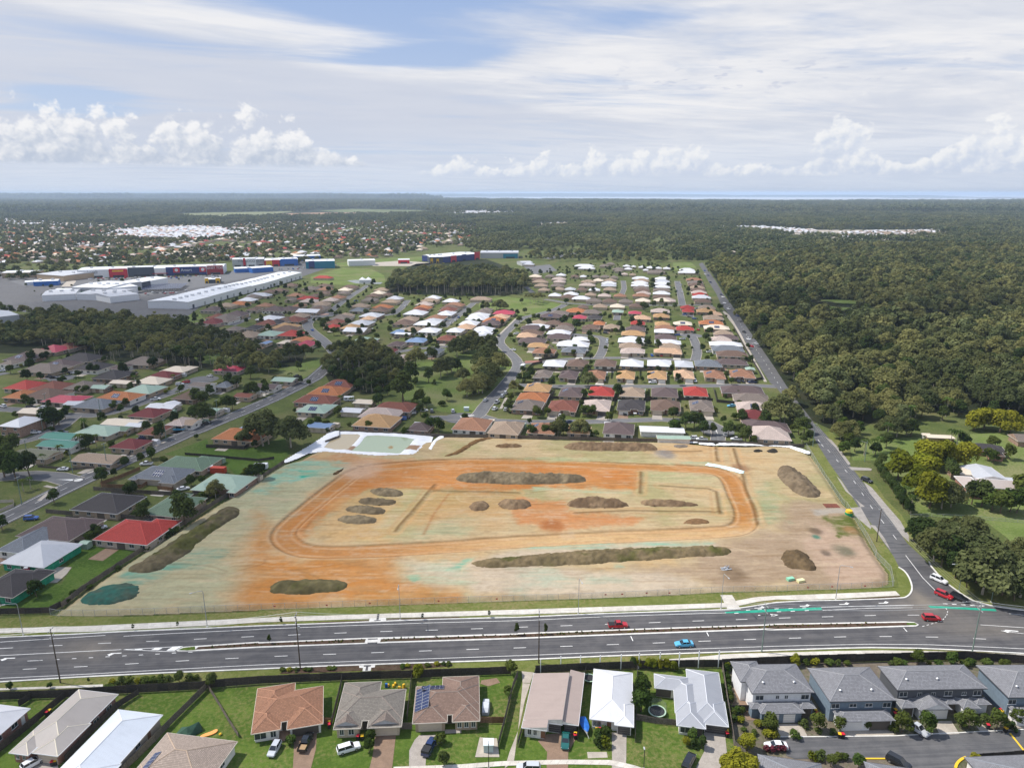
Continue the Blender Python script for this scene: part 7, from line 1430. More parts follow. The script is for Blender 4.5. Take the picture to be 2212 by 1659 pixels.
fence('fence behind the plum brown roof house',[(-158.5,231.8),(-147.8,230.8),(-144.9,227.1),(-147.7,215.3)],1.6);fence('weathered fence between red roof house and the vacant lot',[(-145.7,213.2),(-133.7,212.8),(-120.1,210)],1.6);fence('dark fence around the orange roofed house',[(-139.4,305.7),(-121.2,303.3),(-119,316.2)],1.7,M_timber_d);fence('dark hedge height fence across the green paddock',[(-145,296.5),(-128.3,292.9),(-109.5,288.6)]+[(-103.8,291.4)],1.2,M_timber_d)
fence('low rail fence in front of the long tan veranda house',[(-200.7,281.7),(-184.7,278.4),(-171.6,281.7),(-169,295.1)],1.1,M_timber_w);fence('grey fence beside the maroon house and road verge',[(-169.8,296.5),(-164.5,307.3)],1.4);fence('low cream wall at the far left corner block',[(-191.9,245.8),(-187.1,246.4),(-184.6,242.7),(-186.5,238.1)],1.2,M_wallb,rails=False,name='garden_wall',cat='wall',group='garden walls')
# estate fences between the rows
for lab,p in(('back fence between the first and second estate rows',[(20.8,385.8),(36.7,383.6),(60.9,381.4),(82.8,381.4)]),('side fence climbing beside the brown house with white gable',[(17.8,371.9),(24.7,398.3)]),('side fence right of the plum roof with solar panels',[(35.2,366.4),(39.6,388)]),('side fence left of the charcoal roofed house',[(55.5,371.9),(58.3,386.9)]),('side fence right of the charcoal roofed house',[(75.9,381.4),(80.6,406.7)]),
('curved fence at the corner of the estate entrance',[(6.2,419.3),(9.9,452.6),(13.8,466.4),(20.7,472.8)]),('back fence behind the middle estate street houses',[(9.9,452.6),(35.3,448.2),(66.8,449.6),(96.9,451.1)]),('side fence between the plum and orange brown roofs',[(42.2,429.9),(46.8,452.6)]),('side fence left of the golden tan roof',[(61.8,431.2),(65.2,451.1)]),('side fence right of the golden tan roof',[(80.2,432.6),(83.6,452.6)]),('fence along the yard below the estate loop',[(18.4,479.3),(32.2,489.5)]),('diagonal fence inside the loop at the bend',[(25.1,557.9),(33.1,498.3)]),
('fence left of the front row tan brown house',[(-15.1,323.7),(-10.8,340.5)]),('fence between the first pair of houses by the site',[(3.6,323.7),(6.4,337)]),('side fence right of the second house by the site',[(20.4,325.3),(22.8,337)]),('fence right of the plum house by the site',[(58.7,323.7),(62,337)]),
('back fence of the red house by the site corner',[(76.2,384.5),(91.1,383.3),(112.1,381)]),('side fence right of the estate red roofed house',[(119.2,405.5),(113.8,379.8)]),('side fence between charcoal and red roofs',[(94.9,385.7),(100.5,404.2)]),('fence at the corner by the narrow road junction',[(144.1,421.7),(156.2,428.8),(160.7,450)]),('grey fence along the cul-de-sac lane',[(113.5,378.7),(122.8,375.3)]),('paling fence along the verge of the narrow road',[(191.3,604.5),(174.5,522.7),(165.6,476.6),(160.7,450)])):
    fence(lab,p,1.7,M_timber_w if rnd.random()<.5 else M_timber_d,posts=False,group='estate fences')
# wire mesh fence round the site
m,n,b=new_mat('wire_mesh');tr=n.nodes.new('ShaderNodeBsdfTransparent');ms=n.nodes.new('ShaderNodeMixShader');ms.inputs[0].default_value=.16;b.inputs['Base Color'].default_value=(.45,.47,.46,1)
n.links.new(tr.outputs[0],ms.inputs[1]);n.links.new(b.outputs[0],ms.inputs[2]);n.links.new(ms.outputs[0],n.nodes['Material Output'].inputs[0]);M_mesh=m
M_galv=plain('galvanised_steel',(.42,.43,.43),.5,.3)
def mesh_fence(label,path,step=3.2,h=1.9):
    o=path[0];t=thing('mesh_fence',label,'fence',(o[0],o[1],0),0,'wire fences of the site');L=plen(path);n=int(L/step)
    for k in range(n+1):
        (x,y),an=along(path,min(L,k*step));obj('post',post_mesh(M_galv,h,.07),t,(x-o[0],y-o[1],0),an)
        if k<n:
            key=('mp',h)
            if key not in _fm:mb=MB();mb.poly([(0,0,.1),(1,0,.1),(1,0,h-.02),(0,0,h-.02)],0);[mb.box((.5,0,z),(1,.045,.045),0,1)for z in(.06,h-.05)];_fm[key]=mb.mesh('mesh_panel',[M_mesh,M_galv])
            q=obj('mesh_panel',_fm[key],t,(x-o[0],y-o[1],0),an);q.scale=(step,1,1)
mesh_fence('wire mesh fence with small red signs along the front of the site',[(-127.2,172.8),(-125,172.2),(-114.5,172.1),(-98.7,173),(-70.5,175.1)]+[(-60.8,175.8),(-47.7,176.5),(-24.6,178.1),(1.7,179.6)]+[(22,180.7),(35.8,181.8),(60.3,184),(77.2,184.6)]+[(84.4,185.3),(95,185.7),(108,186.7),(112.5,187.2)])
mesh_fence('wire mesh fence along the narrow road side of the site',[(112.5,187.2),(116,195.7),(116.1,203.7),(118.9,215.7),(121.6,229.9),(123.4,240.2),(123.7,245.8),(127.8,271.3),(131.8,292.9),(134.8,308.8)])
M_redsign=plain('red_sign',(.45,.03,.02),.5);M_whsign=plain('white_sign',(.75,.75,.73),.5)
for k,q in enumerate(((-66.1,177.8),(-51.7,178.3),(-39.9,179.3),(-20.7,180.4),(-4.3,181.5),(26.8,183.7),(31.6,183.9),(38.7,184.5),(45.3,184.6),(86.3,187.5),(93.6,188),(103.4,188.4))):
    mb=MB();mb.box((0,0,.9),(.55,.03,.42),0,0,True);mb.poly([(-.22,-.02,1.2),(.22,-.02,1.2),(.22,-.02,1.27),(-.22,-.02,1.27)],1)
    tag(mb.build('warning_sign',[M_redsign,M_whsign],None,(q[0],q[1]-2.6,0)),'small red warning sign hung on the front mesh fence','sign','red signs on the site fence')

# ------------------------------------------------------------------ shops and warehouses beyond the left wood
def text_part(s,t,loc,size,mat,rx=math.pi/2,rz=0.0):
    c=bpy.data.curves.new('lettering','FONT');c.body=s;c.size=size;c.extrude=.03;c.align_x='CENTER';c.align_y='CENTER';c.materials.append(mat)
    tmp=bpy.data.objects.new('lettering',c);COL.objects.link(tmp);me=bpy.data.meshes.new_from_object(tmp.evaluated_get(bpy.context.evaluated_depsgraph_get()));bpy.data.objects.remove(tmp)
    if not me.materials:me.materials.append(mat)
    o=obj('lettering',me,t,loc);o.rotation_euler=(rx,0,rz);return o
def paint(nm,c,r=.6):return plain(nm,c,r,var=.06)
P_red,P_dr,P_blue,P_navy,P_teal,P_yel,P_wht,P_gry,P_dgy,P_tan,P_grn=(paint('shop_'+n,c)for n,c in(('red',(.55,.03,.05)),('dark_red',(.30,.03,.04)),('blue',(.03,.14,.45)),('navy',(.03,.05,.18)),('teal',(.02,.20,.30)),('yellow',(.75,.45,.03)),('white',(.72,.73,.74)),('grey',(.42,.43,.44)),('dark_grey',(.07,.085,.11)),('tan',(.48,.36,.24)),('green',(.01,.26,.10))))
M_shed=roof_mat('warehouse_roof',(.70,.71,.73),0);M_shed2=roof_mat('warehouse_roof_grey',(.48,.49,.52),0)
def box_shop(label,A,B,depth,h,wall,segs=(),roof=None,group='large shops beyond the left wood',name='shop',vents=3,signs=()):
    """big shed: front wall from A to B (ground points), segs = painted facade pieces (from, to, material, extra height)"""
    an=math.atan2(B[1]-A[1],B[0]-A[0]);w=math.dist(A,B);t=thing(name,label,'shop' if name=='shop' else 'warehouse',(A[0],A[1],0),an,group)
    mb=MB()
    for q in([(0,0),(w,0)],[(w,0),(w,depth)],[(w,depth),(0,depth)],[(0,depth),(0,0)]):mb.poly([(*q[0],-.3),(*q[1],-.3),(*q[1],h),(*q[0],h)])
    mb.build('wall',wall,t)
    rb=MB();rb.poly([(-.3,-.3,h+.02),(w+.3,-.3,h+.02),(w+.3,depth/2,h+1.4),(-.3,depth/2,h+1.4)]);rb.poly([(-.3,depth/2,h+1.4),(w+.3,depth/2,h+1.4),(w+.3,depth+.3,h+.02),(-.3,depth+.3,h+.02)]);rb.poly([(-.3,-.3,h),(-.3,depth/2,h+1.4),(-.3,depth+.3,h)]);rb.poly([(w+.3,-.3,h),(w+.3,depth+.3,h),(w+.3,depth/2,h+1.4)])
    rb.build('roof',roof or M_shed,t)
    for a,b,m,e in segs:
        f=MB();f.box(((a+b)/2*w,-.35,0),((b-a)*w-.1,.5,h+e));f.build('facade',m,t)
        g=MB();g.poly([((a+(b-a)*.2)*w,-.62,.1),((a+(b-a)*.8)*w,-.62,.1),((a+(b-a)*.8)*w,-.62,2.8),((a+(b-a)*.2)*w,-.62,2.8)]);g.build('shopfront',M_glass,t)
    for k in range(vents):
        u=MB();u.box((w*(k+.5)/vents,depth*.4,h+.9),(3.2,2.6,1.8));u.build('rooftop_unit',M_alu,t)
    for s,x,z,size,m in signs:text_part(s,t,(x*w,-.66,z),size,m)
    return t
FA,FB=(-591.9,974.4),(-413.3,1025.6)
t=box_shop('long row of big shops with red navy and dark facades',FA,FB,48,10.5,P_wht,[(0,.205,P_wht,.6),(.208,.332,P_red,1.2),(.335,.515,P_dgy,2.4),(.517,.592,P_wht,.4),(.595,.879,P_navy,1.4),(.882,1.0,P_dr,2.2)],vents=7,
signs=[('nickscali',.08,7.6,6.0,P_dgy),('Amart',.738,7.4,5.6,P_wht),('SYDNEY TOOLS',.941,9.2,4.2,P_wht)])
W_=math.dist(FA,FB)
for x in(.668,.853):MB().box((x*W_,-.66,4.2),(8.5,.06,6.6)).build('red_panel',P_red,t);MB().cyl((0,0,0),2.2,.08,16).build('round_emblem',P_wht,t,(x*W_,-.70,7.6)).rotation_euler=(math.pi/2,0,0)
MB().box((.268*W_,-.66,7.6),(14,.06,2.0)).build('yellow_panel',P_yel,t)
MB().box((.555*W_,-1.4,3.4),(20,2,.5)).build('red_awning',P_red,t)
t=box_shop('pale grey trade store with green awning',(-500.4,809.1),(-456.6,802.8),60,9.0,P_gry,[(.2,.96,P_grn,-4.6)],vents=4)
box_shop('low white shop wing with dark sign boards',(-456.6,802.8),(-435.3,827.6),60,8.0,P_wht,[(.05,.45,P_wht,.3),(.5,.95,P_wht,.2)],vents=3)
box_shop('white shop wing behind the solar car ports',(-450.1,862.2),(-442.1,917),30,7.5,P_wht,[(0,.35,P_dgy,.4)],vents=2)
for k in range(6):
    a,b=(-438.2,833.1),(-394.9,850.3);c,d=(-447,878.1),(-406,893.3);q=k/5
    A=(a[0]+(c[0]-a[0])*q,a[1]+(c[1]-a[1])*q);B=(b[0]+(d[0]-b[0])*q,b[1]+(d[1]-b[1])*q)
    t=thing('solar_carport','%s long solar carport canopy from the front in the shop car park'%ORD[k],'carport',(*A,0),math.atan2(B[1]-A[1],B[0]-A[0]),'solar carports');L=math.dist(A,B)
    mb=MB();mb.box((L/2,0,3.0),(L,5.5,.15),0,0,True);mb.build('canopy',M_solar,t)
    for j in range(8):MB().box((L*(j+.5)/8,0,0),(.3,.3,3.0)).build('post',M_alu,t)
wl=[(-323.7,706.6),(-317.3,747.1),(-314.6,768.7),(-310.9,802.8),(-304.9,833.1),(-298.1,870.7),(-294.7,906.3),(-292.7,940.6),(-287.1,977.4)]
for k,(i,j)in enumerate(((0,1),(1,3),(3,4),(4,5),(5,6),(6,8))):
    A,B=wl[i],wl[j]
    t=box_shop('%s white block from the near end of the long warehouse'%ORD[k],A,B,44-k*2,7.2+.25*(k%3),P_wht,vents=4,group='blocks of the long white warehouse',name='warehouse')
    L=math.dist(A,B)
    for q in range(max(2,int(L/14))):MB().poly([(L*(q+.35)/max(2,int(L/14)),-.05,0),(L*(q+.35)/max(2,int(L/14))+3.4,-.05,0),(L*(q+.35)/max(2,int(L/14))+3.4,-.05,3.6),(L*(q+.35)/max(2,int(L/14)),-.05,3.6)]).build('roller_door',P_gry if q%2 else P_dgy,t)
box_shop('pale grey shop with red bands and round lettering',(-439,1126.9),(-393.8,1141.2),40,11,P_gry,[(0,.32,P_gry,1),(.34,.42,P_red,2.5),(.44,.75,P_wht,1.5),(.77,1,P_gry,.6)],vents=2,signs=[('THE GOOD GUYS',.59,8.5,5.0,P_dgy)])
box_shop('red and yellow fronted shop left of the blue one',(-391.8,1137.1),(-369.9,1143.3),40,9.5,P_red,[(.1,.5,P_yel,-1),(.5,.98,P_red,.5)],vents=1)
box_shop('bright blue fronted shop beside the teal store',(-369.2,1143.3),(-343.6,1153.7),40,10,P_blue,[(.05,.95,P_blue,1.0)],vents=2)
box_shop('teal coloured store at the right end of the shops',(-316.4,1101.2),(-274.7,1112.9),36,11,P_teal,[(.1,.3,P_navy,.6)],vents=2);box_shop('white roofed blue store behind the teal one',(-375.4,1225.5),(-331,1244.8),30,8,P_blue,vents=1)
box_shop('small blue shop with white roof, left of two',(-403.2,1042.6),(-384.8,1051.4),22,6,P_blue,vents=0);box_shop('small blue shop with white roof, right of two',(-376.7,1039.2),(-353.2,1060.3),24,7,P_blue,vents=0)
box_shop('yellow trimmed drive through restaurant in the car park',(-394.9,917),(-377.2,922.4),16,5,P_dgy,[(0,.25,P_yel,1.5),(.7,1,P_yel,1.5)],vents=1)
box_shop('long tan brick shop at the far left',(-697.6,977.8),(-657.7,984.7),30,7,P_tan,vents=1);box_shop('brown walled shop with pale roof left of big shops',(-640.6,963.4),(-590.6,940.3),60,7,P_tan,roof=M_shed2,vents=2);box_shop('white roofed shop with blue awning at the left',(-597,888.9),(-572.6,899.6),18,5.5,P_blue,vents=2);box_shop('small white pavilion shop at the far left',(-612.6,897.1),(-605.7,901.2),12,4,P_wht,vents=0)
box_shop('row of small grey sheds left of the trade store',(-523.6,811),(-500.2,811),18,5,P_wht,vents=0)
for k,(a,b,d,lb)in enumerate((((-503.7,760),(-474.9,772.2),50,'left one of the low grey roofs above the dark wood'),((-474,772.2),(-434.9,766),45,'middle one of the low grey roofs above the dark wood'),((-424.3,748.2),(-406.1,772.2),55,'right one of the low grey roofs above the dark wood'))):box_shop(lb,a,b,d,6.5,P_wht,roof=M_shed2,vents=3,group='grey roofed depots',name='warehouse')
box_shop('big grey shed roof at the left edge in front of the wood',(-457.8,598.1),(-437.8,625.7),45,8,P_gry,roof=M_shed2,vents=0,group='grey roofed depots',name='warehouse')
box_shop('shop with yellow and dark front beyond the square wood',(-136.4,1190.3),(-114.7,1195.7),55,10,P_dgy,[(.05,.25,P_yel,-2),(.5,.7,P_yel,-3)],vents=3);box_shop('shop row with pink and navy fronts behind the wood',(-114.7,1195.7),(-57,1266.5),50,10,P_navy,[(.2,.35,P_red,.5),(.5,.62,P_navy,1),(.85,1.0,P_red,3)],vents=3);box_shop('long grey roofed shop with teal end beyond the wood',(-56.3,1281.6),(11.4,1281.6),50,10,P_gry,[(.6,.98,P_teal,-2)],roof=M_shed2,vents=3)
box_shop('grey and white showroom by the far green field',(-260.4,1144.3),(-220.2,1156.8),24,8,P_wht,vents=1);box_shop('service station with red canopy by the far field',(-187.4,1182.4),(-169,1185),16,6,P_wht,[(0,1,P_red,.2)],vents=0);box_shop('grey green depot right of the square wood',(16.3,1144.3),(33.4,1149.3),30,5,P_gry,roof=M_shed2,vents=0)
c=(-191.2,933.4);t=thing('pond_pavilion','white pavilion with two peaked roofs standing in the pond','pavilion',(*c,0));MB().box((0,0,0),(16,7,3)).build('wall',P_wht,t)
for x in(-4.5,3.5):
    mb=MB();[mb.poly([(x+4.2*a,4*b,3),(x+4.2*c_,4*d,3),(x,0,6.5)])for a,b,c_,d in((-1,-1,1,-1),(1,-1,1,1),(1,1,-1,1),(-1,1,-1,-1))];mb.build('roof',P_wht,t)
# ------------------------------------------------------------------ far suburbs: too small and many to be told apart
FARM=[MR['wh'],MR['cr'],MR['tn'],MR['ob'],MR['br'],MR['rd'],MR['gy'],MR['gb'],MW[0],MR['oran'],MR['pk']]
far_mb=MB()
def far_house(x,y,w,d,h,rot,mi):
    b=MB();hip(b,-w/2,w/2,-d/2,d/2,h,23)
    for q in([(-1,-1),(1,-1)],[(1,-1),(1,1)],[(-1,1),(-1,-1)]):b.poly([(q[0][0]*(w/2-.4),q[0][1]*(d/2-.4),0),(q[1][0]*(w/2-.4),q[1][1]*(d/2-.4),0),(q[1][0]*(w/2-.4),q[1][1]*(d/2-.4),h),(q[0][0]*(w/2-.4),q[0][1]*(d/2-.4),h)],8)
    c,s=math.cos(rot),math.sin(rot);o=len(far_mb.v)
    far_mb.v+=[(x+p[0]*c-p[1]*s,y+p[0]*s+p[1]*c,p[2])for p in b.v];far_mb.f+=[tuple(i+o for i in f)for f in b.f];far_mb.uv+=b.uv;far_mb.mi+=[8 if m_ else mi for m_ in b.mi]
for q in FAR_ROWS:far_house(*q)
def suburb(poly,sp,seed,mats,rot=-.2,thin=0.0):
    r=np.random.RandomState(seed);P=in_view(poisson(poly,sp,seed),30)
    if thin:P=P[vnoise(P[:,0],P[:,1],70,3,seed)>thin]
    for p in P:far_house(p[0],p[1],r.uniform(11,17),r.uniform(11,17),2.7,rot+r.choice((0,0,1.57,.4)),mats[r.randint(len(mats))])
OLD=(0,1,1,2,3,4,5,6,7,9,10);NEW=(0,0,0,0,6,0,6,10)
suburb(SUBURBS[0],26,71,OLD,thin=.40);suburb([(-1277.3,2301.9),(-1103.7,2528.4),(-810.9,2331.8),(-738.6,2063.6),(-787.4,1850.1),(-972.8,1889.3),(-1153.3,2063.6)],17,72,NEW);suburb([(-2328.7,3318.2),(-2019.1,3039.5),(-1590,2760.7),(-1465.7,2528.4),(-1781.8,2678.7),(-2252.9,2940.6)],19,73,NEW);suburb(SUBURBS[1],19,74,NEW);suburb([(733.6,2528.4),(859.1,2528.4),(947.1,2272.8),(867.6,2063.6),(750.3,2163.2),(698.1,2362.4)],18,75,NEW);suburb([(884.2,2087.6),(1121.8,2216.7),(1338.1,2272.8),(1251.5,2112.2),(1030.7,1889.3),(837.6,1889.3)],18,76,(0,0,6,10,2,7));suburb(SUBURBS[3],24,77,(2,1,0,10,7))
suburb([(-1483.6,1776.4),(-1063.3,1776.4),(-425.2,1421),(-391.3,1305.4),(-733,1215.2),(-1009.1,1198.6)],24,78,OLD,thin=.45);suburb([(412.2,1480.5),(496.4,1505.6),(484.8,1267.8),(418.2,1215.2)],60,79,OLD)
far_mb.build('distant_houses',FARM,kind='stuff')
sheet('far_suburb_ground',SUBURBS[0],-.075,M_ground);sheet('far_suburb_ground',SUBURBS[2],-.05,M_conc_old);sheet('far_suburb_ground',SUBURBS[1],-.05,M_conc_old)
# ------------------------------------------------------------------ acreage right of the narrow road
HG='farm buildings right of the narrow road'
p=(174.2,249.6)
house('long pale roofed brick farmhouse behind the paddock trees',p,-12,[(-.5,8.0,0,16.5),(4,25,6.5,15.5),(20,31,5.0,13.0)],'wh',5,feats=[('window',-.02,8,.9,-math.pi/2,1.6,1.2),('window',-.02,4,.9,-math.pi/2,1.6,1.2)],group=HG,gut=M_gut_w,mat=roof_mat('roof_farmhouse',(.42,.36,.33),0))
house('tan flat roofed carport behind the farmhouse',(178.5,267.7),-8,[(0,11,0,9,'gx')],'cr',2,pitch=4,group=HG);house('grey gabled shed adjoining the tan carport',(184.5,263.3),-8,[(0,12,0,14,'gy')],'gy',3,pitch=12,group=HG)
house('dark roofed farmhouse hidden among the trees',(202.9,296.5),-20,[(0,14,0,9),(6,12,-5,5,'gy')],'dk',5,group=HG);house('small grey garden shed beside the farmhouse',(194.1,261.9),-10,[(0,5,0,4,'gx')],'gy',3,h=2.2,group=HG);house('open timber shed at the right edge',(231.2,307),-10,[(0,9,0,10,'gx')],'gb',2,group=HG)
house('small cream shed at the edge of the upper paddock',(193.3,316.8),-10,[(0,3.5,0,3,'gx')],'cr',3,h=2.2,group=HG);house('white roofed open shed by the orange machine',(193.8,313.4),-8,[(0,12,0,5,'gx')],'cr',2,pitch=6,h=2.2,group=HG)
mesh_fence('thin wire paddock fence across the right hand field',[(142.7,233.6),(149.8,234.4),(162.4,232.8),(180.2,229.1),(191.4,226.9)],4.0,1.2)
house('white site office shed with solar panels beside the far fence',(61,320.7),-6,[(0,21,0,9,'gx')],'wh',3,pitch=10,group='sheds along the far fence');t=house('left one of two pale green sheds by the far fence',(67.2,311.3),-6,[(0,8.2,0,5,'gx')],'gn',MW[3],h=2.4,pitch=10,group='sheds along the far fence');house('right one of two pale green sheds by the far fence',(74.4,310.9),-6,[(0,8.2,0,5,'gx')],'gn',MW[3],h=2.4,pitch=10,group='sheds along the far fence')
# ------------------------------------------------------------------ the cloud west of the site whose shadow lies over the left suburb
M_cl=bpy.data.materials.new('cloud_vapour');M_cl.use_nodes=True;n=M_cl.node_tree;n.nodes.clear()
tcc=n.nodes.new('ShaderNodeTexCoord');O=V(n,tcc.outputs['Object']);ox,oy,oz=xyz(n,O)
rr_c=((ox*(1/230.0)).sq()+(oy*(1/330.0)).sq()).sqrt();nc=noise(n,O,.011,5,.55)
fc=((rr_c+(nc-.5)*1.1).step(1.0,.45))*.5
tb,df,ms=n.nodes.new('ShaderNodeBsdfTransparent'),n.nodes.new('ShaderNodeBsdfDiffuse'),n.nodes.new('ShaderNodeMixShader');df.inputs[0].default_value=(.9,.9,.92,1)
n.links.new(fc.k,ms.inputs[0]);n.links.new(tb.outputs[0],ms.inputs[1]);n.links.new(df.outputs[0],ms.inputs[2]);om=n.nodes.new('ShaderNodeOutputMaterial');n.links.new(ms.outputs[0],om.inputs[0])
def cloud(cx,cy,h,sc=(1,1)):
    """a thin flat cloud: slightly domed sheet of vapour, placed so that the sun through it falls on (cx, cy)"""
    k=h/sd.z;mb=MB();g=[-1+i/8 for i in range(17)]
    for i in range(16):
        for j in range(16):mb.poly([(a*240,b*340,60*max(0,1-a*a-b*b))for a,b in((g[i],g[j]),(g[i+1],g[j]),(g[i+1],g[j+1]),(g[i],g[j+1]))])
    o=mb.build('cloud',M_cl,loc=(cx+sd.x*k,cy+sd.y*k,h),kind='structure',smooth=True);o.scale=(*sc,1)
cloud(*(-193.8,330.1),950);cloud(*(-343.5,647.7),1000,(1.2,.8));cloud(*(391.3,707.3),1100,(1.5,.42))

# ------------------------------------------------------------------ single trees and shrubs
KW=dict(euc='gum tree',gum='tall gum',dark='dark shade tree',garden='green garden tree',lime='lime green tree',shrub='shrub',red='purple shrub',palm='palm')
USED=set()
def beside(p,what):
    """label from the nearest house and the side of it the plant stands on; tries further houses until the label is unused"""
    c=sorted(HOUSES,key=lambda h:(h[0]-p[0])**2+(h[1]-p[1])**2)[:7]
    for h in c:
        dx_,dy_=p[0]-h[0],p[1]-h[1]
        rel=('right of' if dx_>0 else 'left of')if abs(dx_)/h[2]>abs(dy_)/h[3]else('behind' if dy_>0 else 'in front of')
        l='%s %s the %s'%(what,rel,h[4])
        if l not in USED and len(l.split())<=16:USED.add(l);return l
    return None
def trees(lst,place=None,group='street and garden trees'):
    """(point, kind, height); place: labels count from the left, else by the nearest house"""
    n={}
    for p,k,h in lst:n[k]=n.get(k,0)+1
    seen={}
    for p,k,h in sorted(lst,key=lambda t:t[0][0]/t[0][1]):
        seen[k]=seen.get(k,0)+1
        if place:lab=('%s %s %s'%(ORD[seen[k]-1],KW[k],'from left '+place))if n[k]>1 else KW[k]+' standing '+place
        else:lab=beside(p,KW[k])or beside(p,'small '+KW[k])or beside(p,'second '+KW[k])
        if lab:plant(k,p,h,lab,group,rnd.uniform(.9,1.15))
def T(pts,k,hs):return[(p,k,h)for p,h in zip(pts,hs)]
trees(T([(-63.6,458.6),(-44.8,432.6),(-41.4,440.9),(-39.1,446.7),(-30.1,423.2),(-38.9,491.2),(-35.2,505.5),(-33.1,511.1),(-30.7,540.7),(-25.7,390.3),(-22.9,394.8),(-19.2,397.2),(-17.1,409.2),(-16.6,429.9),(-13.4,416.7),(-20.5,458.6),(-18,491.2),(-15.4,509.2),(-20.4,396),(-19.5,452.6)],'euc',(17,15,14,12,11,16,13,14,12,12,11,14,15,16,15,16,15,16,11,14))
+T([(-17.3,397.2),(-14.5,409.2),(-17.6,458.6),(-15.6,491.2),(-7.9,443.8),(-22,494.7)],'euc',(14,13,17,15,16,17))+T([(-55.6,481),(-61.9,421.9),(-51.1,421.9),(-60.6,379.3),(-35.6,446.7)],'dark',(10,13,9,18,9))+T([(-50.7,375),(-46.3,368.8),(-36.5,381.4),(-57.9,411.7)],'garden',(9,7,7,6))+T([(-38.3,371.9),(-21.6,394.8),(-47.2,416.7),(-14.3,401.9)],'shrub',(3.5,2.5,3,3)),'on the green reserve','trees of the reserve')
trees(T([(14.8,752.1),(19.2,742.8),(24.8,736.7),(29.6,742.8),(33.4,752.1),(23.1,756),(28.2,753.6)],'gum',(10,12,13,12,11,12,13))+T([(-25.2,700.9),(-15.4,699.5),(-7.8,697.5),(-12.2,704.3)],'euc',(10,13,11,12))+T([(10.1,744.3),(12.4,679.6),(5,668.2),(-0.2,680.9)],'dark',(6,6,6,5)),'on the upper reserve','trees of the upper reserve')
trees(T([(156.7,268.6),(179.1,281.1),(175.9,282.4),(192,282.2),(153.9,241.5),(165.2,266.2),(156.6,253.3),(184.2,282.4)],'lime',(12.5,13,12,11,14,12,12,11))+T([(226.8,331.3),(232.8,333.5),(236.9,327.8),(241,326.4)],'lime',(11,11,12,12))+T([(158.4,241.5),(162.3,242.3),(155,317.5),(159.9,319.5),(183.3,320.9),(189.6,323.6),(179.9,322.2)],'euc',(12,11,10,10,12,11,11))+T([(178.3,269.1),(174.2,243.1),(171.4,244.7),(181.3,276.1),(153.7,300.5),(160.6,295.8),(170.5,305.4),(157.6,284),(206.2,306.6),(190.7,322.2)],'dark',(7,10,9,7,7,6,7,5,7,8))
+T([(175.4,239.1),(176.9,236.7),(181.4,238.3),(183.2,237.5),(194.2,249.8),(206.6,286.2),(216.8,291.2),(218.3,304.2),(205.9,289),(147.6,298.1),(154.7,309.1)],'garden',(9,10,9,10,11,6,7,7,6,6,7))+T([(155.7,295.8),(161.5,299.3),(164.6,300.5),(175,314.2),(144.4,236.7),(149.7,249.8),(201,307.9),(203.2,306.6),(195.8,256.8),(157.9,240.6)],'palm',(9,8,7,9,7,6,8,8,8,6)),'in the right hand paddocks','trees of the paddocks')
hedge=[(152.8,279.2),(151,270.1),(149.1,260.5),(146.5,249.8),(144.1,240.6),(144.1,237.1)]
for k in range(22):
    p,_=along(hedge,plen(hedge)*k/21);plant('dark',(p[0]+rnd.uniform(-.6,.6),p[1]),rnd.uniform(4.2,6.0),'bush in the clipped diagonal hedge along the narrow road paddock','hedge bushes by the narrow road',.85)
trees(T([(133,202.2),(140.8,207.2),(145.8,206),(136,183),(141.4,184.9),(145.7,186.2),(146.1,181.7),(141.7,203),(145,200),(146.2,195),(152.7,195),(154.1,191.5),(142.4,213.2),(145.8,212.4),(151,213.2),(138.8,208.4)],'euc',(13,13,16,17,15,14,15,14,15,14,14,15,11,12,12,12))+T([(134.2,213.2),(135.6,211.6),(133.1,198.5),(133.7,192.2),(133.9,186.8),(137,209.2),(136.9,200),(138.4,189.5),(141.4,182.4),(140.5,186.2),(134,215.7),(143.2,179.9)],'dark',(9,10,9,8,8,9,9,8,8,7,8,7)),'in the grove at the road junction','trees of the junction grove')
trees(T([(159,345.8),(162.4,342.2),(176.6,351.3),(185.8,364.8),(190.9,360.8),(194.7,345.8),(196.1,342.2),(208.8,351.3),(201,364.8),(231.5,370.9),(234.4,360.8),(255.3,370.9),(263.4,360.8),(271.9,364.8),(222.1,364.8),(175.2,364.8),(171.1,368.8),(217.7,372.9)],'euc',(12,11,16,15,11,13,12,13,14,15,14,13,17,17,13,15,16,14))+T([(201.5,358.9),(213.3,353.2),(179.9,347.6),(184.2,340.5),(219.8,345.8),(232.6,353.2),(201.4,345.8),(248.5,351.3)],'dark',(9,10,9,8,8,9,8,9))+T([(167.6,347.6),(201.1,342.2),(225.8,353.2),(180.9,325.3)],'palm',(10,9,10,8))+T([(159.5,326.9),(159.5,318.9),(167.2,325.3)],'garden',(8,8,7)),'at the front edge of the right wood','trees at the wood edge')
trees(T([(135.3,342.2),(138,343.1),(151.9,373),(145.2,347.9)],'euc',(17,15,13,9))+T([(137.7,324.1),(141.2,325.8),(140.9,338.4),(139,314.1),(135.1,311.6)],'dark',(8,8,8,6,5))+T([(135.5,314.1)],'palm',(7,)),'beside the narrow road verge','trees by the narrow road')
trees(T([(-114.4,308.5),(-100.9,306.2),(-112.6,310.8)],'euc',(21,20,18)),'in the paddock behind the ponds','tall gums by the ponds')
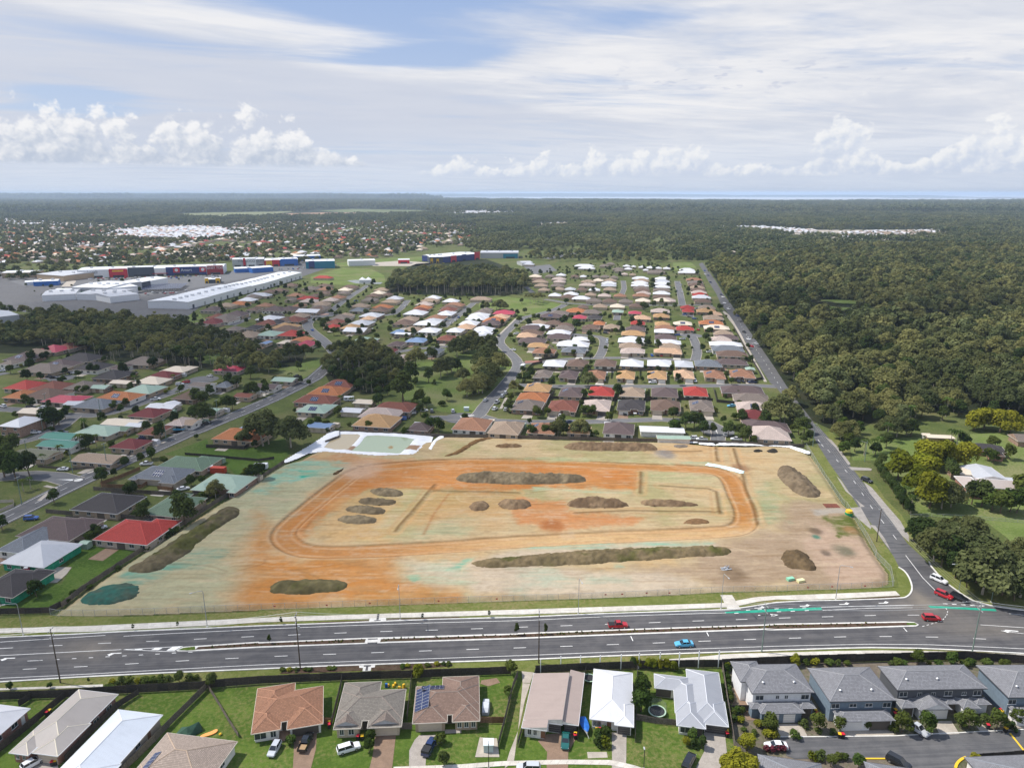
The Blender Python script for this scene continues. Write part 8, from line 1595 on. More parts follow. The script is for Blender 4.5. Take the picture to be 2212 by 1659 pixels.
trees(T([(-174.5,451.4),(-165.3,451.4),(-157.6,446.7),(-183.5,437.8),(-195.5,475.8),(-220.8,508.7),(-170.6,453.7),(-159.2,465.8),(-158.6,478.4),(-156.2,486.4),(-149.9,481),(-144.8,486.4),(-187.3,475.8),(-196,486.4)],'euc',(17,16,12,15,12,9,14,13,13,14,14,13,13,12))+T([(-139.8,452.5),(-163.6,430.8),(-216.9,470.8),(-227.4,475.8),(-221.5,473.3),(-211.1,470.8),(-152.9,451.4),(-141.6,393.9),(-146.2,388.5),(-149.6,388.5),(-168.2,371.3),(-173.5,374.9),(-152.5,363.4),(-150,365.2),(-156.2,342.7),(-160.9,344.4),(-153.5,344.4),(-164,408.9),(-169.4,410.8),(-183.3,486.4)],'dark',(6,8,12,12,11,6,6,7,9,8,9,9,8,7,10,9,8,8,8,9))+T([(-191.7,397.5),(-157.2,363.7),(-148.7,317),(-170.3,546.2),(-177.5,630.4),(-118.1,451.4),(-122.6,414.7),(-165.4,613.3),(-153.7,581.7),(-145.3,570.6),(-142.4,511.7)],'garden',(6,6,3.2,4,4,5,4,7,7,8,8)))
trees(T([(-299.1,424),(-290.2,423.6),(-330,476),(-334.5,499.2),(-226.7,334.4),(-231.7,335.9),(-249.4,366.6),(-264.5,370.9),(-259,367.8),(-247.9,440),(-236,455.3),(-322.7,443.8),(-165.8,317.4),(-221.4,296.7),(-215.5,284.8),(-271.3,444.2),(-267.3,443.8),(-284.8,439.5),(-293.8,497),(-313.9,513.5),(-234.4,471.6),(-222.9,410.2),(-226.6,297.9),(-226.8,338.5),(-229.2,347.9)],'dark',(8,6,8,7,11,9,5,7,6,8,9,6,8,9,9,7,6,5,9,10,9,5,9,8,6))+T([(-234.3,357.5),(-214.7,367.8),(-272.7,433.3),(-205.7,357.5),(-157,290.7),(-159.8,287.7),(-210.8,395.8),(-246.4,395.8),(-251.7,397.5),(-206.5,341.2),(-242.4,325.9),(-254.4,347.9),(-213.3,363.6),(-225.8,413.9),(-219.3,415.8),(-214.8,415.8),(-274.9,421.6),(-169,317.6),(-222.2,325.9)],'garden',(5,5,5,5,5,4,4,6,5,6,5,5,5,5,5,5,5,4,4))+T([(-195,303.2),(-193,304.2),(-190.4,307.5),(-205,323.5)],'palm',(9,8,7,8)))
trees(T([(-200.1,267.3),(-207.6,271.3),(-198.2,272.5),(-164.2,264.8),(-162.6,271),(-171.3,245.6),(-175.8,223.9),(-158.1,292.6),(-160.4,288.3),(-114.5,227.9),(-123.7,241.7),(-106.1,269.7),(-127.1,261.5)],'dark',(12,11,10,6.5,4,5.5,5.5,5.5,4,11,7,6,5))+T([(-112.7,250.1),(-123.5,309.6)],'euc',(9,9))+T([(-190.3,256.8),(-189,259.1)],'palm',(6,6)))
# hedge-like scrub along the left site fence and in the verges
for k,(p,h)in enumerate(zip([(-115.9,219.1),(-117.1,217.4),(-118,215.3),(-118.6,213.2),(-115.3,222.2),(-117.2,248),(-116.8,251.2),(-115,252.3),(-109.1,268.7),(-108.1,271.3),(-105.6,272.5),(-118.6,209.2),(-117.2,237.6),(-111.7,256.8),(-126.3,178.7),(-126.9,183),(-123.9,186.2),(-121,196.4)],(2.6,2.2,2.4,2,2.2,3,2.6,3,3,3.4,3,1.6,3,3,1.5,1.3,1.4,1.5))):plant('shrub',p,h,'scrubby bush growing along the left site fence','bushes on the left site fence',1.3)
trees(T([(103.3,322),(90.1,334.3),(85.7,332.5),(108.3,312.1),(110,322),(107.7,321.5),(82.6,347.6),(93,336.5),(92.1,324.1),(96.6,324.1),(126.3,353.5),(128.8,390.4),(133.3,417),(151,543.6),(161.4,572),(155.5,736.6),(188.4,677.2)],'dark',(7,8,8,8,6,6,7,7,7,6,7,4,4.5,8,7,7,7))+T([(78.7,327.2),(101.4,414.3),(102.5,425.4),(139.5,509.6),(205.7,698.4),(133,514.5),(106.9,342.2),(135.1,480.2),(164,476.6),(142.9,658.5),(127.9,518.6),(139.8,553.7),(115,347.6),(113.8,347.6),(116.8,347.6)],'garden',(8,4.5,6,6,8,3,4,4,5,6,5,4,3.5,3.5,3.5))+T([(159.3,698.4),(154.2,730.3),(157,469.7),(124,338.4)],'palm',(8,7,6,4)))
trees(T([(21.8,321.8),(32.3,321.8),(1.1,396.7),(45.7,411.2),(-12.3,707.8)],'euc',(11,10,9.5,11,6))+T([(60,387.6),(40.8,388),(45,386.9),(-1.9,360.8),(9.1,516),(25.3,490.5),(54.5,594.5),(45.8,615.2),(6.9,443.8),(54.4,480.3),(91.4,580.9),(102.6,528.5),(179,906.8),(168.3,853.8),(130.6,692.8),(4.5,421.9),(9.2,421.9),(131.1,707.8)],'dark',(8,5,5,7,6,7,9,9,5,6,6,7,9,9,9,6,6,8))+T([(12.9,350.9),(39.6,352.8),(37.4,353.2),(42,353.2),(-0.7,381),(25.4,343.6),(49.2,343.6),(62.8,366.4),(30,360.8),(43.8,494),(61.5,531.7),(60.8,540.7),(-1.1,557),(6.7,631.6),(13.4,626),(19.8,643),(23.8,643),(54.7,643),(86.2,654.7),(85.3,576.1),(69.1,512.9),(76.1,528.5),(8.6,424),(3.5,600.6),(8.7,340.5),(66.7,429.9),(85.8,429.9),(79.7,421.9),(56.6,736.7),(35.6,680.9)],'garden',(6.5,7,6,6,5,4.5,5.5,5,4,5,7,6,5,6,5,6,6,5,6,6,4,4,6,5,3,5.5,5,4,8,5))+T([(30.5,434.8),(26.2,414.2)],'palm',(7,5)))
trees(T([(-92.2,333.7),(-89,325.6),(-49.4,324.7),(-98.8,331.8),(-70,330.9),(-51.4,323)]+[(9.5,320.4),(15.8,321.2),(34.6,323),(36.8,322.1),(40,320.4),(20.4,322.1)]+[(-40.2,330.2),(-35.6,326.9),(-44.2,345.8),(-52.8,368.8),(-81.6,401.9),(-76.3,390.3),(-71.7,392.6),(-90.6,353.2),(-69.6,330.2)],'garden',(4,3,4,5,5,4,7,6,4,4,4,5,8,8,5,5,7,7,6,6,4))+T([(-84.9,399.5),(-81.3,397.2),(-79.4,404.3)],'palm',(8,7,7)))
# generic garden planting: one to three plants round each house within about 520 m
rg=random.Random(5);cnt={}
for(x,y,w,d,lab,rot)in list(HOUSES):
    D_=math.hypot(x,y)
    if D_>640 or abs(x)>y*.74+10:continue
    left=x<-20 and y<480
    for k in range(rg.choice((1,2,2,3))if not left else rg.choice((2,3,3))):
        side=rg.choice(((-.62,.3),(.62,.3),(-.4,1.0),(.4,1.0),(-.45,-.85),(.45,-.85),(0,1.05),(.66,-.2),(-.66,-.2)))
        c,s=math.cos(R(rot)),math.sin(R(rot));u,v=side[0]*w+rg.uniform(-1,1),side[1]*d*.62+rg.uniform(-1,1);p=(x+u*c-v*s,y+u*s+v*c)
        if any(abs((p[0]-h[0])*c+(p[1]-h[1])*s)<h[2]/2+.6 and abs(-(p[0]-h[0])*s+(p[1]-h[1])*c)<h[3]/2+.6 for h in HOUSES if abs(h[0]-p[0])<22 and abs(h[1]-p[1])<22):continue
        if inside(np.array([p]),SITE)[0]:continue
        kd=rg.choice(('garden','shrub','shrub','dark','garden','palm' if left else 'shrub'));cnt[kd]=cnt.get(kd,0)+1
        if cnt[kd]>(110 if kd in('garden','shrub')else 60):continue
        l=beside(p,KW[kd])or beside(p,'little '+KW[kd])
        if l:plant(kd,p,{'garden':rg.uniform(3,5.5),'shrub':rg.uniform(1.2,2.4),'dark':rg.uniform(4,8),'palm':rg.uniform(4,7)}[kd],l,'street and garden trees')
ng=0
for(x,y,w,d,lab,rot)in list(HOUSES):  # little sheds in the back yards
    if ng<70 and math.hypot(x,y)<620 and rg.random()<.5:
        c,s=math.cos(R(rot)),math.sin(R(rot));u,v=rg.choice((-.42,.42))*w,d*.5+2.4;p=(x+u*c-v*s,y+u*s+v*c)
        if any(math.hypot(p[0]-h[0],p[1]-h[1])<h[3]*.5+2.2 for h in HOUSES)or inside(np.array([p]),SITE)[0]:continue
        l=beside(p,rg.choice(('white','pale','green'))+' garden shed')
        if not l:continue
        ng+=1;t=thing('garden_shed',l,'shed',p,R(rot),'garden sheds');m_=MR['gn']if 'green' in l[:5]else MR['cr']if 'pale' in l[:4]else MR['wh']
        MB().box((0,0,-.1),(3,2.4,2.0)).build('wall',m_,t);mb=MB();hip(mb,-1.6,1.6,-1.3,1.3,1.9,14,'gx');mb.build('roof',[m_,m_],t)
# tree cover among the farther houses: one mass
P=in_view(poisson([(-218.2,768.1),(-187.8,912.5),(-156.1,890.3),(-141.1,802.1),(-100.2,811),(-55.3,811),(-22.2,784.7),(-16.1,562.3),(-30.5,536.6),(-93.4,520.6),(-127.4,544.9),(-184.3,644.1)],11,81),10)
P2=in_view(poisson([(20.3,1041.7),(122.8,1155.6),(238.7,1155.6),(151.4,722),(55.6,722),(37.2,811)]+[(246,1111),(276.6,1059.8),(203.2,714.7),(199.4,645.7),(177.8,621.5)],12,82),10);P3=in_view(poisson([(-279.1,614.8),(-312.5,692.1),(-304.5,770.6),(-298.5,880.6),(-273.7,933.5),(-217,880.6),(-153.2,613)],11,83),10);P4=in_view(poisson([(4.5,600.6),(31.4,680.9),(143.2,680.9),(105,491.2),(54.7,498.3),(23.3,498.3)],15,84),10)
P=np.concatenate([P,P2,P3,P4]);ok=np.ones(len(P),bool)
for h in HOUSES:ok&=~((np.abs(P[:,0]-h[0])<h[2]/2+1.2)&(np.abs(P[:,1]-h[1])<h[3]/2+1.2))
for q in FAR_ROWS:ok&=~((np.abs(P[:,0]-q[0])<q[2]/2+1.2)&(np.abs(P[:,1]-q[1])<8.2))
for p_,w_ in ST:ok&=dist_line(P,p_)>w_/2+1.5
P=P[ok];r=np.random.RandomState(3);scatter('estate_shrubbery',P,r.uniform(.28,.85,len(P)),r.randint(0,SRC['mass_yard'][1],len(P)),'mass_yard')
# rough grass clumps at the fence feet
# foreground planting
FGT='garden plants in the foreground'
def fg(pt,kind,h,label,wide=1.0):plant(kind,pt,h,label,FGT,wide)
for pt,kind,h,lab,*wd in(((-29.7,123),'garden',3.4,'tall clipped green hedge bush beside the brown driveway'),((-29.9,126),'garden',3.2,'rear hedge bush between white wagon and brown driveway'),((-13.8,119.3),'dark',3.6,'dark column shaped bush near the bottom path'),((-15,125.3),'shrub',2.2,'loose shrub right of the dark blue ute'),((-46.6,125.3),'shrub',2.2,'clipped bush between the silver hatchback and the ute'),((-22.4,146.8),'lime',3.4,'yellow green bush at the back fence by the solar house'),((-0.3,147.6),'garden',4.2,'bushy green tree at the corner of the lane fence'),((-1,140.2),'garden',2.8,'thin bush along the lane fence'),((-0.9,138.2),'palm',2.4,'little palm along the lane fence'),
((18.2,124.7),'shrub',2.1,'left front bush of the clipped group at the white house'),((19.5,124.5),'shrub',2.1,'right front bush of the clipped group at the white house'),((18.4,126.8),'shrub',2.0,'left rear bush of the clipped group at the white house'),((19.9,127.3),'shrub',2.3,'right rear bush of the clipped group at the white house'),((28.9,135),'garden',6.5,'leafy tree beside the round trampoline'),((30,140.2),'garden',5.0,'smaller leafy tree behind the trampoline tree'),((38.1,125.7),'garden',3.2,'rear bush of the round group by the grey house drive'),((36.6,124.7),'lime',2.0,'left bush of the round group by the grey house drive'),((39.7,124),'dark',2.8,'right bush of the round group by the grey house drive'),((38,124.3),'shrub',1.6,'low front bush of the round group by the grey house drive'),
((43.6,116),'lime',6.5,'big yellow green tree at the bottom edge'),((46.4,116),'lime',5.5,'second yellow green tree at the bottom edge'),((49,123.4),'lime',4.0,'broad olive bush beside the parked white sedan'),((55.4,128.4),'garden',4.6,'small round tree left of the townhouse driveway'),((55.5,128.5),'garden',3.4,'leafy sapling beside the first townhouse driveway'),((65.8,129),'garden',4.6,'olive bush between the first and second townhouse drives'),((70.7,129),'garden',3.4,'sapling with bins at its foot on the private road'),((76.7,129.4),'garden',2.6,'small bush between the twin drives of the second townhouse'),
((83.9,128.5),'garden',4.8,'round tree left of the silver ute'),((89.2,128.5),'garden',5.2,'round tree right of the silver ute'),((99.1,129.7),'garden',4.4,'bushy tree before the third townhouse'),((97.3,130.1),'garden',3.6,'bush left of the third townhouse drive'),((105,129.4),'garden',4.6,'bushy tree before the fourth townhouse'),((110.5,131.2),'garden',3.6,'sapling at the right edge by the townhouses'),((99.7,151.2),'garden',4.6,'conical tree behind the long townhouse row'),((108.1,151.2),'garden',3.6,'bush behind the right part of the townhouse row'),((69.5,151.2),'lime',3.0,'lime bush behind the first gap of the townhouses'),((64.5,119),'garden',3.2,'bush at the bottom beside the slate roof corner'),((70,118.7),'garden',3.6,'bush at the bottom below the private road'),((94,119.6),'lime',2.6,'yellow green bush behind the dark low fence'),
((-78.9,144.7),'dark',3.0,'dark round bush on the verge by the long fence'),((-70.5,143),'dark',3.6,'dark green bush hanging over the fence corner'),((-117.4,142.2),'garden',2.0,'left sapling beside the lower left footpath'),((-108.3,142.6),'garden',1.8,'right sapling beside the lower left footpath'),((-100.3,144.5),'garden',1.6,'thin sapling on the lower left verge',.5),((-100.5,165.5),'garden',2.2,'left street sapling on the upper footpath verge',.5),((-89.2,166.6),'garden',2.2,'second street sapling on the upper footpath verge',.5),((-62.2,168.4),'garden',2.2,'third street sapling on the upper footpath verge',.5),((-62.5,159.7),'garden',3.0,'thin sapling in the median near the left power pole',.5),((-24.3,170.3),'garden',2.0,'staked sapling in the upper mulch bed',.5),((-6.2,171.5),'garden',2.2,'sapling right of the upper mulch bed',.5),((1.3,163.2),'garden',3.6,'weeping sapling in the median by the middle power pole',.5),((8.9,163.7),'garden',3.2,'leafy sapling in the median right of the middle power pole',.5)):fg(pt,kind,h,lab,*wd)
for k,pt in enumerate([(-94.5,144),(-92.4,144.3),(-90.8,144.5),(-88.7,144.6),(-87.1,144.8),(-85.5,145),(-83.4,145.1),(-81.8,145.3),(-76.8,145.4),(-75.3,145.7),(-94.6,142.2),(-93.5,142.2),(-84.4,144.9)]):plant('shrub',pt,rnd.uniform(1.0,1.7),'low yellow green bush in the row on the verge by the long fence','verge bushes by the long fence',1.3)
for k,pt in enumerate([(33.2,149.8),(34.6,149.8),(36.2,149.8),(37.7,149.8),(39.4,149),(30.8,150.3),(29.7,150.3)]):plant('lime' if k<6 else 'dark',pt,2.8,'%s bright yellow green bush from the left along the back fence'%ORD[k]if k<5 else('yellow bush between fence posts behind the white house' if k==5 else 'dark bush against the back fence of the white house'),FGT,.8)
for k,pt in enumerate([(51.3,146.8),(51.2,145.5),(50.9,143.8),(50.5,142),(50.2,140.6),(50.1,139.4),(49.8,138),(49.1,135.2),(50.2,134.4),(51.3,134.4),(49,133.3),(48.6,131.7),(52.1,149),(52.7,150.3)]):plant('shrub',pt,1.5,'round clipped ball shrub in the row along the townhouse side fence','ball shrubs by the townhouses',1.1)
for k,pt in enumerate([(53,123.2),(54.1,123),(55.5,123.2),(56.5,123.2)]):plant('red',pt,1.4,'%s purple leaved shrub from the left behind the white sedan'%ORD[k],FGT)
for k,pt in enumerate([(72.3,151.6),(74.5,151.4),(77.9,151.2),(80.2,151.2),(93.4,151.2),(96.3,151.2),(102.6,151.2),(104.8,151),(111,150.7),(113,151.2),(117,151.2),(121.1,150.7),(95,151.4),(82.5,151.2),(65.9,128.5),(68.9,128),(63.5,130.3),(82.5,129),(103.3,131.5),(104.7,133),(108,129.4),(60.2,127),(56.2,130.4),(58.1,132.2),(55.6,127.3),(61.6,121.1),(63.3,121.1),(66.8,121),(68.2,121)]+[(50.1,129),(52,128),(50.1,131.5),(53.6,130.4),(54.5,127.3),(53.8,146.4),(54.1,149)]):plant('shrub',pt,rnd.uniform(.9,1.9),'low bed shrub in the townhouse gardens','bed shrubs of the townhouses',1.3)
for k,pt in enumerate([(-55.8,149),(-54.1,149),(-52.4,149),(-50.2,149.2),(-49.3,149),(-20.8,150.7),(-18.5,151.2),(-16.8,151.2),(-15.6,151.2),(-44.6,149.6),(-43.5,149.6),(-26.7,150.3),(-25.6,150.5)]):plant('shrub',pt,.7,'low ground cover bush in the mulch beds beside the south kerb','ground cover bushes by the south kerb',2.0)
r=np.random.RandomState(8);mp_=[tuple(p)for p in ribbon(M_MED_T,2.6)[1]];Lm=plen(mp_);Q=np.array([along(mp_,Lm*t)[0]for t in r.uniform(.03,.95,260)]);Q=Q[(Q[:,0]<cx0-1.2)|(Q[:,0]>cx1+1.2)]+r.uniform(-.25,.25,(1,2));Q[:,1]+=r.uniform(-.55,.55,len(Q))
variants('mass_low',[m for m,_ in PROTO['shrub']]);scatter('median_plants',Q,r.uniform(.10,.27,len(Q)),r.randint(0,4,len(Q)),'mass_low',z=.12)

# ------------------------------------------------------------------ vehicles
M_tyre=plain('tyre',(.02,.02,.02),.8);M_rim=plain('wheel_rim',(.45,.46,.48),.35,.7);M_cglass=plain('car_glass',(.018,.022,.028),.05,spec=.7);M_hl=plain('headlight',(.75,.77,.8),.15);M_tl=plain('tail_light',(.35,.01,.01),.3);M_trim=plain('black_trim',(.025,.025,.027),.6);M_tray=plain('timber_tray',(.36,.24,.13),.8)
PAINT={k:plain('car_paint_'+k.replace(' ','_'),c,.25,coat=.6,spec=.5)for k,c in{'white':(.75,.75,.76),'silver':(.48,.50,.53),'red':(.42,.012,.02),'maroon':(.22,.012,.03),'black':(.014,.015,.018),'navy blue':(.015,.03,.10),'sky blue':(.10,.40,.62),'green':(.01,.10,.09),'grey':(.13,.14,.15),'blue':(.02,.09,.34)}.items()}
# (x, half width, z low, z high) along the body from tail to nose; cabin as (x0, x1 base; x0, x1 roof; z top)
CT=dict(sedan=(4.8,[(-2.4,.74,.38,.78),(-2.25,.88,.25,.98),(-1.5,.92,.22,1.02),(.75,.92,.22,.98),(1.9,.88,.24,.84),(2.3,.78,.30,.70),(2.4,.66,.36,.58)],(-1.75,1.05,-1.0,.35,1.45),(-1.42,1.42)),
hatch=(4.2,[(-2.1,.74,.38,.95),(-2.0,.86,.25,1.05),(-1.2,.88,.22,1.02),(.7,.88,.22,.98),(1.6,.85,.24,.88),(2.0,.76,.30,.72),(2.1,.64,.36,.58)],(-2.0,.95,-1.65,.2,1.5),(-1.28,1.28)),
suv=(4.7,[(-2.35,.78,.42,1.05),(-2.25,.91,.30,1.12),(-1.2,.94,.28,1.12),(.85,.94,.28,1.08),(1.8,.91,.30,1.0),(2.25,.82,.36,.85),(2.35,.7,.42,.7)],(-2.28,1.05,-2.0,.35,1.74),(-1.4,1.42)),
ute=(5.3,[(-2.65,.80,.50,1.08),(-2.6,.92,.38,1.12),(-.8,.93,.34,1.12),(1.1,.93,.34,1.12),(2.1,.91,.36,1.06),(2.55,.84,.42,.92),(2.65,.72,.46,.75)],(-.78,1.35,-.5,.65,1.78),(-1.65,1.6)),
wagon=(4.9,[(-2.45,.76,.40,.95),(-2.35,.89,.28,1.05),(-1.4,.92,.25,1.05),(.85,.92,.25,1.02),(1.9,.89,.27,.92),(2.35,.80,.33,.78),(2.45,.68,.38,.62)],(-2.35,1.1,-2.1,.4,1.66),(-1.45,1.45)))
CARP={}
def car_proto(kind,colour,x=0):
    key=(kind,colour,x)
    if key in CARP:return CARP[key]
    L,secs,cab,ax=CT[kind];pm=PAINT[colour];parts=[]
    mb=MB();rings=[]
    for(px,w,z0,z1)in secs:
        m_=z0+(z1-z0)*.62
        rings.append([(px,-w*.9,z0),(px,-w,z0+.12),(px,-w,m_),(px,-w*.9,z1),(px,w*.9,z1),(px,w,m_),(px,w,z0+.12),(px,w*.9,z0)])
    for i in range(len(rings)-1):
        for k in range(8):
            if kind=='ute' and i in(1,)and k==3:continue
            mb.poly([rings[i][k],rings[i][(k+1)%8],rings[i+1][(k+1)%8],rings[i+1][k]][::-1])
    mb.poly(rings[0]);mb.poly(rings[-1][::-1])
    xb0,xb1,xr0,xr1,zt=cab;w=secs[2][1]*.86;wr=w*.80;zb=max(s[3]for s in secs)-.06
    mb.poly([(xr0,-wr,zt),(xr1,-wr,zt),(xr1,wr,zt),(xr0,wr,zt)])
    for s in(-1,1):  # pillars
        for a,b in(((xb0,zb),(xr0,zt)),((xb1,zb),(xr1,zt)),(((xb0+xb1)/2-.1,zb),((xr0+xr1)/2-.05,zt))):mb.tube([(a[0],s*w,a[1]),(b[0],s*wr,b[1]-.02)],.045,4,cap=False)
    parts.append(('body',mb.mesh('body',pm)))
    g=MB();B=[(xb0,-w,zb),(xb1,-w,zb),(xb1,w,zb),(xb0,w,zb)];T_=[(xr0,-wr,zt-.015),(xr1,-wr,zt-.015),(xr1,wr,zt-.015),(xr0,wr,zt-.015)]
    for i in range(4):g.poly([B[i],B[(i+1)%4],T_[(i+1)%4],T_[i]])
    parts.append(('window_glass',g.mesh('window_glass',M_cglass)))
    if kind=='ute':
        t=MB();t.box((-1.7,0,.75),(1.75,1.55,.02));parts.append(('tray',t.mesh('tray',M_tray if x==1 else M_trim)))
        if x==2:c=MB();c.box((-1.72,0,1.1),(1.8,1.7,.62),taper=.98);parts.append(('canopy',c.mesh('canopy',M_trim)))
        if x==3:c=MB();c.box((-1.7,0,1.1),(1.75,1.6,.05));parts.append(('tray_cover',c.mesh('tray_cover',M_trim)))
    wm=MB();rim=MB();ri=.20
    for s in(-1,1):
        a=[(.33*math.cos(t),s*.11,.33*math.sin(t))for t in[k*math.pi/6 for k in range(12)]];wm.poly(a if s>0 else a[::-1],0);b=[(ri*math.cos(t),s*.12,ri*math.sin(t))for t in[k*math.pi/4 for k in range(8)]];rim.poly(b if s>0 else b[::-1])
    for k in range(12):t0,t1=k*math.pi/6,(k+1)*math.pi/6;wm.poly([(.33*math.cos(t0),-.11,.33*math.sin(t0)),(.33*math.cos(t1),-.11,.33*math.sin(t1)),(.33*math.cos(t1),.11,.33*math.sin(t1)),(.33*math.cos(t0),.11,.33*math.sin(t0))])
    if 'wheel' not in CARP:CARP['wheel']=wm.mesh('wheel',M_tyre);CARP['rim']=rim.mesh('rim',M_rim)
    hl=MB();tl=MB();sx=secs[-1];hl.box((0,0,0),(.14,.36,.15),0,0,True);tl.box((0,0,0),(.08,.26,.22),0,0,True)
    CARP.setdefault('headlight',hl.mesh('headlight',M_hl));CARP.setdefault('tail_light',tl.mesh('tail_light',M_tl))
    CARP[key]=(parts,secs,ax,L);return CARP[key]
def car(kind,colour,p,head,label,group='cars',x=0,z=.0,full=True,cat='car'):
    parts,secs,ax,L=car_proto(kind,colour,x);t=thing({'ute':'ute','suv':'suv','sedan':'sedan','hatch':'hatchback','wagon':'station_wagon'}[kind],label,'ute' if kind=='ute' else cat,(p[0],p[1],z),R(head),group)
    for n,me in parts:obj(n,me,t)
    hw=secs[2][1]-.1
    for a in ax:
        for s in(-1,1):
            o=obj('wheel',CARP['wheel'],t,(a,s*hw,.33))
            if full:obj('rim',CARP['rim'],o)
    if full:
        for s in(-1,1):obj('headlight',CARP['headlight'],t,(L/2-.2,s*.62,secs[-2][3]-.14));obj('tail_light',CARP['tail_light'],t,(-L/2+.08,s*.68,secs[1][3]-.3))
    return t
RD='vehicles on the main road';FC='cars parked in the foreground';NR='traffic on the narrow road'
Z=.02
car('ute','red',(28.3,166.9),3,'red ute with black tray cover driving right on the main road',RD,3,Z);car('sedan','sky blue',(44.1,158.8),183,'light blue sedan driving left on the main road',RD,0,Z);car('suv','red',(114,170.2),-5,'dark red four wheel drive entering the junction',RD,0,Z)
car('suv','white',(127.6,190.1),-57,'white four wheel drive with black roof turning out of the side road',NR,0,Z);car('suv','red',(124.1,181.7),-55,'bright red four wheel drive waiting at the junction',NR,0,Z);car('suv','black',(127.6,180.2),-52,'black four wheel drive waiting right of the red one',NR,0,Z);car('suv','black',(142.8,266.3),-62,'black four wheel drive parked on the grass right of the narrow road',NR)
car('hatch','silver',(-49.4,123.2),-96,'silver hatchback on the lawn of the brown house',FC);car('ute','black',(-43.4,125),85,'black ute with timber tray on the brown driveway',FC,1);car('wagon','white',(-34,123.4),24,'white wagon parked across the grey house lawn',FC);car('ute','navy blue',(-17.2,123.7),74,'dark blue ute with black canopy on the pale driveway',FC,2);car('sedan','green',(11.3,125.5),-98,'dark green sedan on the duplex driveway',FC);car('suv','black',(36,119.9),58,'black four wheel drive on the lawn at the bottom',FC)
car('wagon','silver',(3.3,118.1),178,'silver wagon cut by the bottom edge',FC);car('sedan','white',(55.2,124),178,'white sedan on the private road by purple shrubs',FC);car('ute','silver',(87.3,129),-60,'silver ute between two round trees at the townhouses',FC);car('suv','black',(78.5,119.6),-48,'black hatchback at the bottom of the private road',FC);car('hatch','white',(-97.2,119.4),55,'white hatchback before the stone roofed house',FC);car('hatch','maroon',(80.4,131.9),-90,'dark red car inside the open townhouse garage',FC)
def cars(lst,place,group):
    """(point, heading, kind, colour); labels by colour and, where it repeats, by the count from the left"""
    n,seen={},{}
    for q in lst:n[q[3]]=n.get(q[3],0)+1
    for p,hd,k,c in sorted(lst,key=lambda q:q[0][0]/q[0][1]):
        seen[c]=seen.get(c,0)+1
        car(k,c,p,hd,('%s %s car from left %s'%(ORD[seen[c]-1],c,place))if n[c]>1 else '%s car %s'%(c,place),group,full=math.hypot(*p)<420,z=0)
def L_(pts,hs,ks,cs):return[(p,h,k,c)for p,h,k,c in zip(pts,hs if isinstance(hs,(list,tuple))else[hs]*99,ks.split(),cs.split(','))]
cars(L_([(181.2,526.1),(187.9,536.5),(187.3,552.8),(193.4,583.2),(212.4,663.7),(216.5,705.7),(223.7,744.8),(235.2,790.1),(238.3,809),(257.3,924.3),(276,1005.7),(275.8,1020.6),(287.4,1068)],[-79]*13,'hatch sedan suv hatch ute suv wagon sedan hatch suv sedan hatch suv','red,silver,white,black,navy blue,white,white,white,navy blue,navy blue,navy blue,white,blue'),'in the narrow road queue',NR)
cars(L_([(-14.8,381.4),(-9.2,364.8),(-8.3,377.1),(-5.4,389.2),(-3.6,396),(-3.3,363.8),(18.5,425.8),(37,425),(24.9,353.2),(48.4,357),(58.9,356),(64.6,357.9),(66.9,357.9),(86.1,420.6),(57,425.8),(0.6,513.7),(7.1,458.6),(-10.8,567.8),(3.4,575.2),(54.6,509.2),(28.6,342.2),(12.7,322.1),(73.5,540.7),(75.3,551.3),(77.5,578.5)],[70,70,70,75,75,80,-95,160,90,85,-85,-90,-90,180,-90,150,70,80,170,170,185,190,-100,-100,-30],'hatch suv ute suv suv suv hatch suv hatch hatch suv hatch hatch suv suv sedan wagon sedan suv sedan sedan hatch suv hatch suv','silver,white,white,silver,silver,white,blue,black,white,silver,black,white,blue,white,silver,white,white,black,white,white,navy blue,silver,silver,silver,black'),'in the middle estate','cars parked in the estate')
cars(L_([(119.4,370.4),(96.6,355.9),(102.1,322.7),(105.3,315.7),(85.1,317.3),(89.1,315.7),(109.4,423.7),(112.6,423.7),(85.9,419.8),(138.9,422.5),(141.8,422.5),(146.9,420.3),(158.3,553.7),(144.2,506.5),(157.8,593.7),(144.4,583.2),(135.1,553.7),(134.7,570.6),(111.5,498.7),(106.3,494.9),(103.6,494.9),(99.8,494.9),(195.4,844.2),(209.1,882.5),(165,673.1),(167.9,648.8),(185.3,707.2),(213.3,924.3),(213.8,900),(200,833.8)],[185,88,80,170,185,175,-88,-88,180,-90,-90,180,0,10,100,185,170,170,-90,-90,-90,-90,80,80,175,160,10,80,80,80],'sedan hatch hatch ute suv ute suv suv wagon suv hatch ute wagon ute hatch sedan wagon wagon hatch suv hatch hatch sedan suv sedan hatch suv hatch suv sedan','sky blue,silver,silver,white,white,white,white,white,white,black,black,navy blue,white,white,red,black,silver,blue,red,red,black,blue,navy blue,white,blue,blue,white,white,silver,white'),'in the right estate','cars parked in the estate')
cars(L_([(-53,357),(-52.2,359.9),(-59.2,354.1),(-56.1,346.7),(-54.8,349.5),(-46.7,361.8),(-42.7,360.8),(-31.4,360.5),(-51.3,638.3),(-54.4,621.6),(-109.1,725.6),(-49.6,656),(-168.6,591.6),(-126.9,621.6),(-59,641.2),(-167.4,760),(-93.2,566.9)],[185,185,180,180,180,10,100,100,80,80,80,80,-60,185,0,0,10],'ute suv suv suv sedan hatch suv suv hatch suv sedan hatch hatch sedan suv sedan hatch','white,navy blue,black,blue,black,white,grey,silver,white,white,white,blue,blue,white,silver,blue,silver'),'by the reserve','cars parked by the reserve')
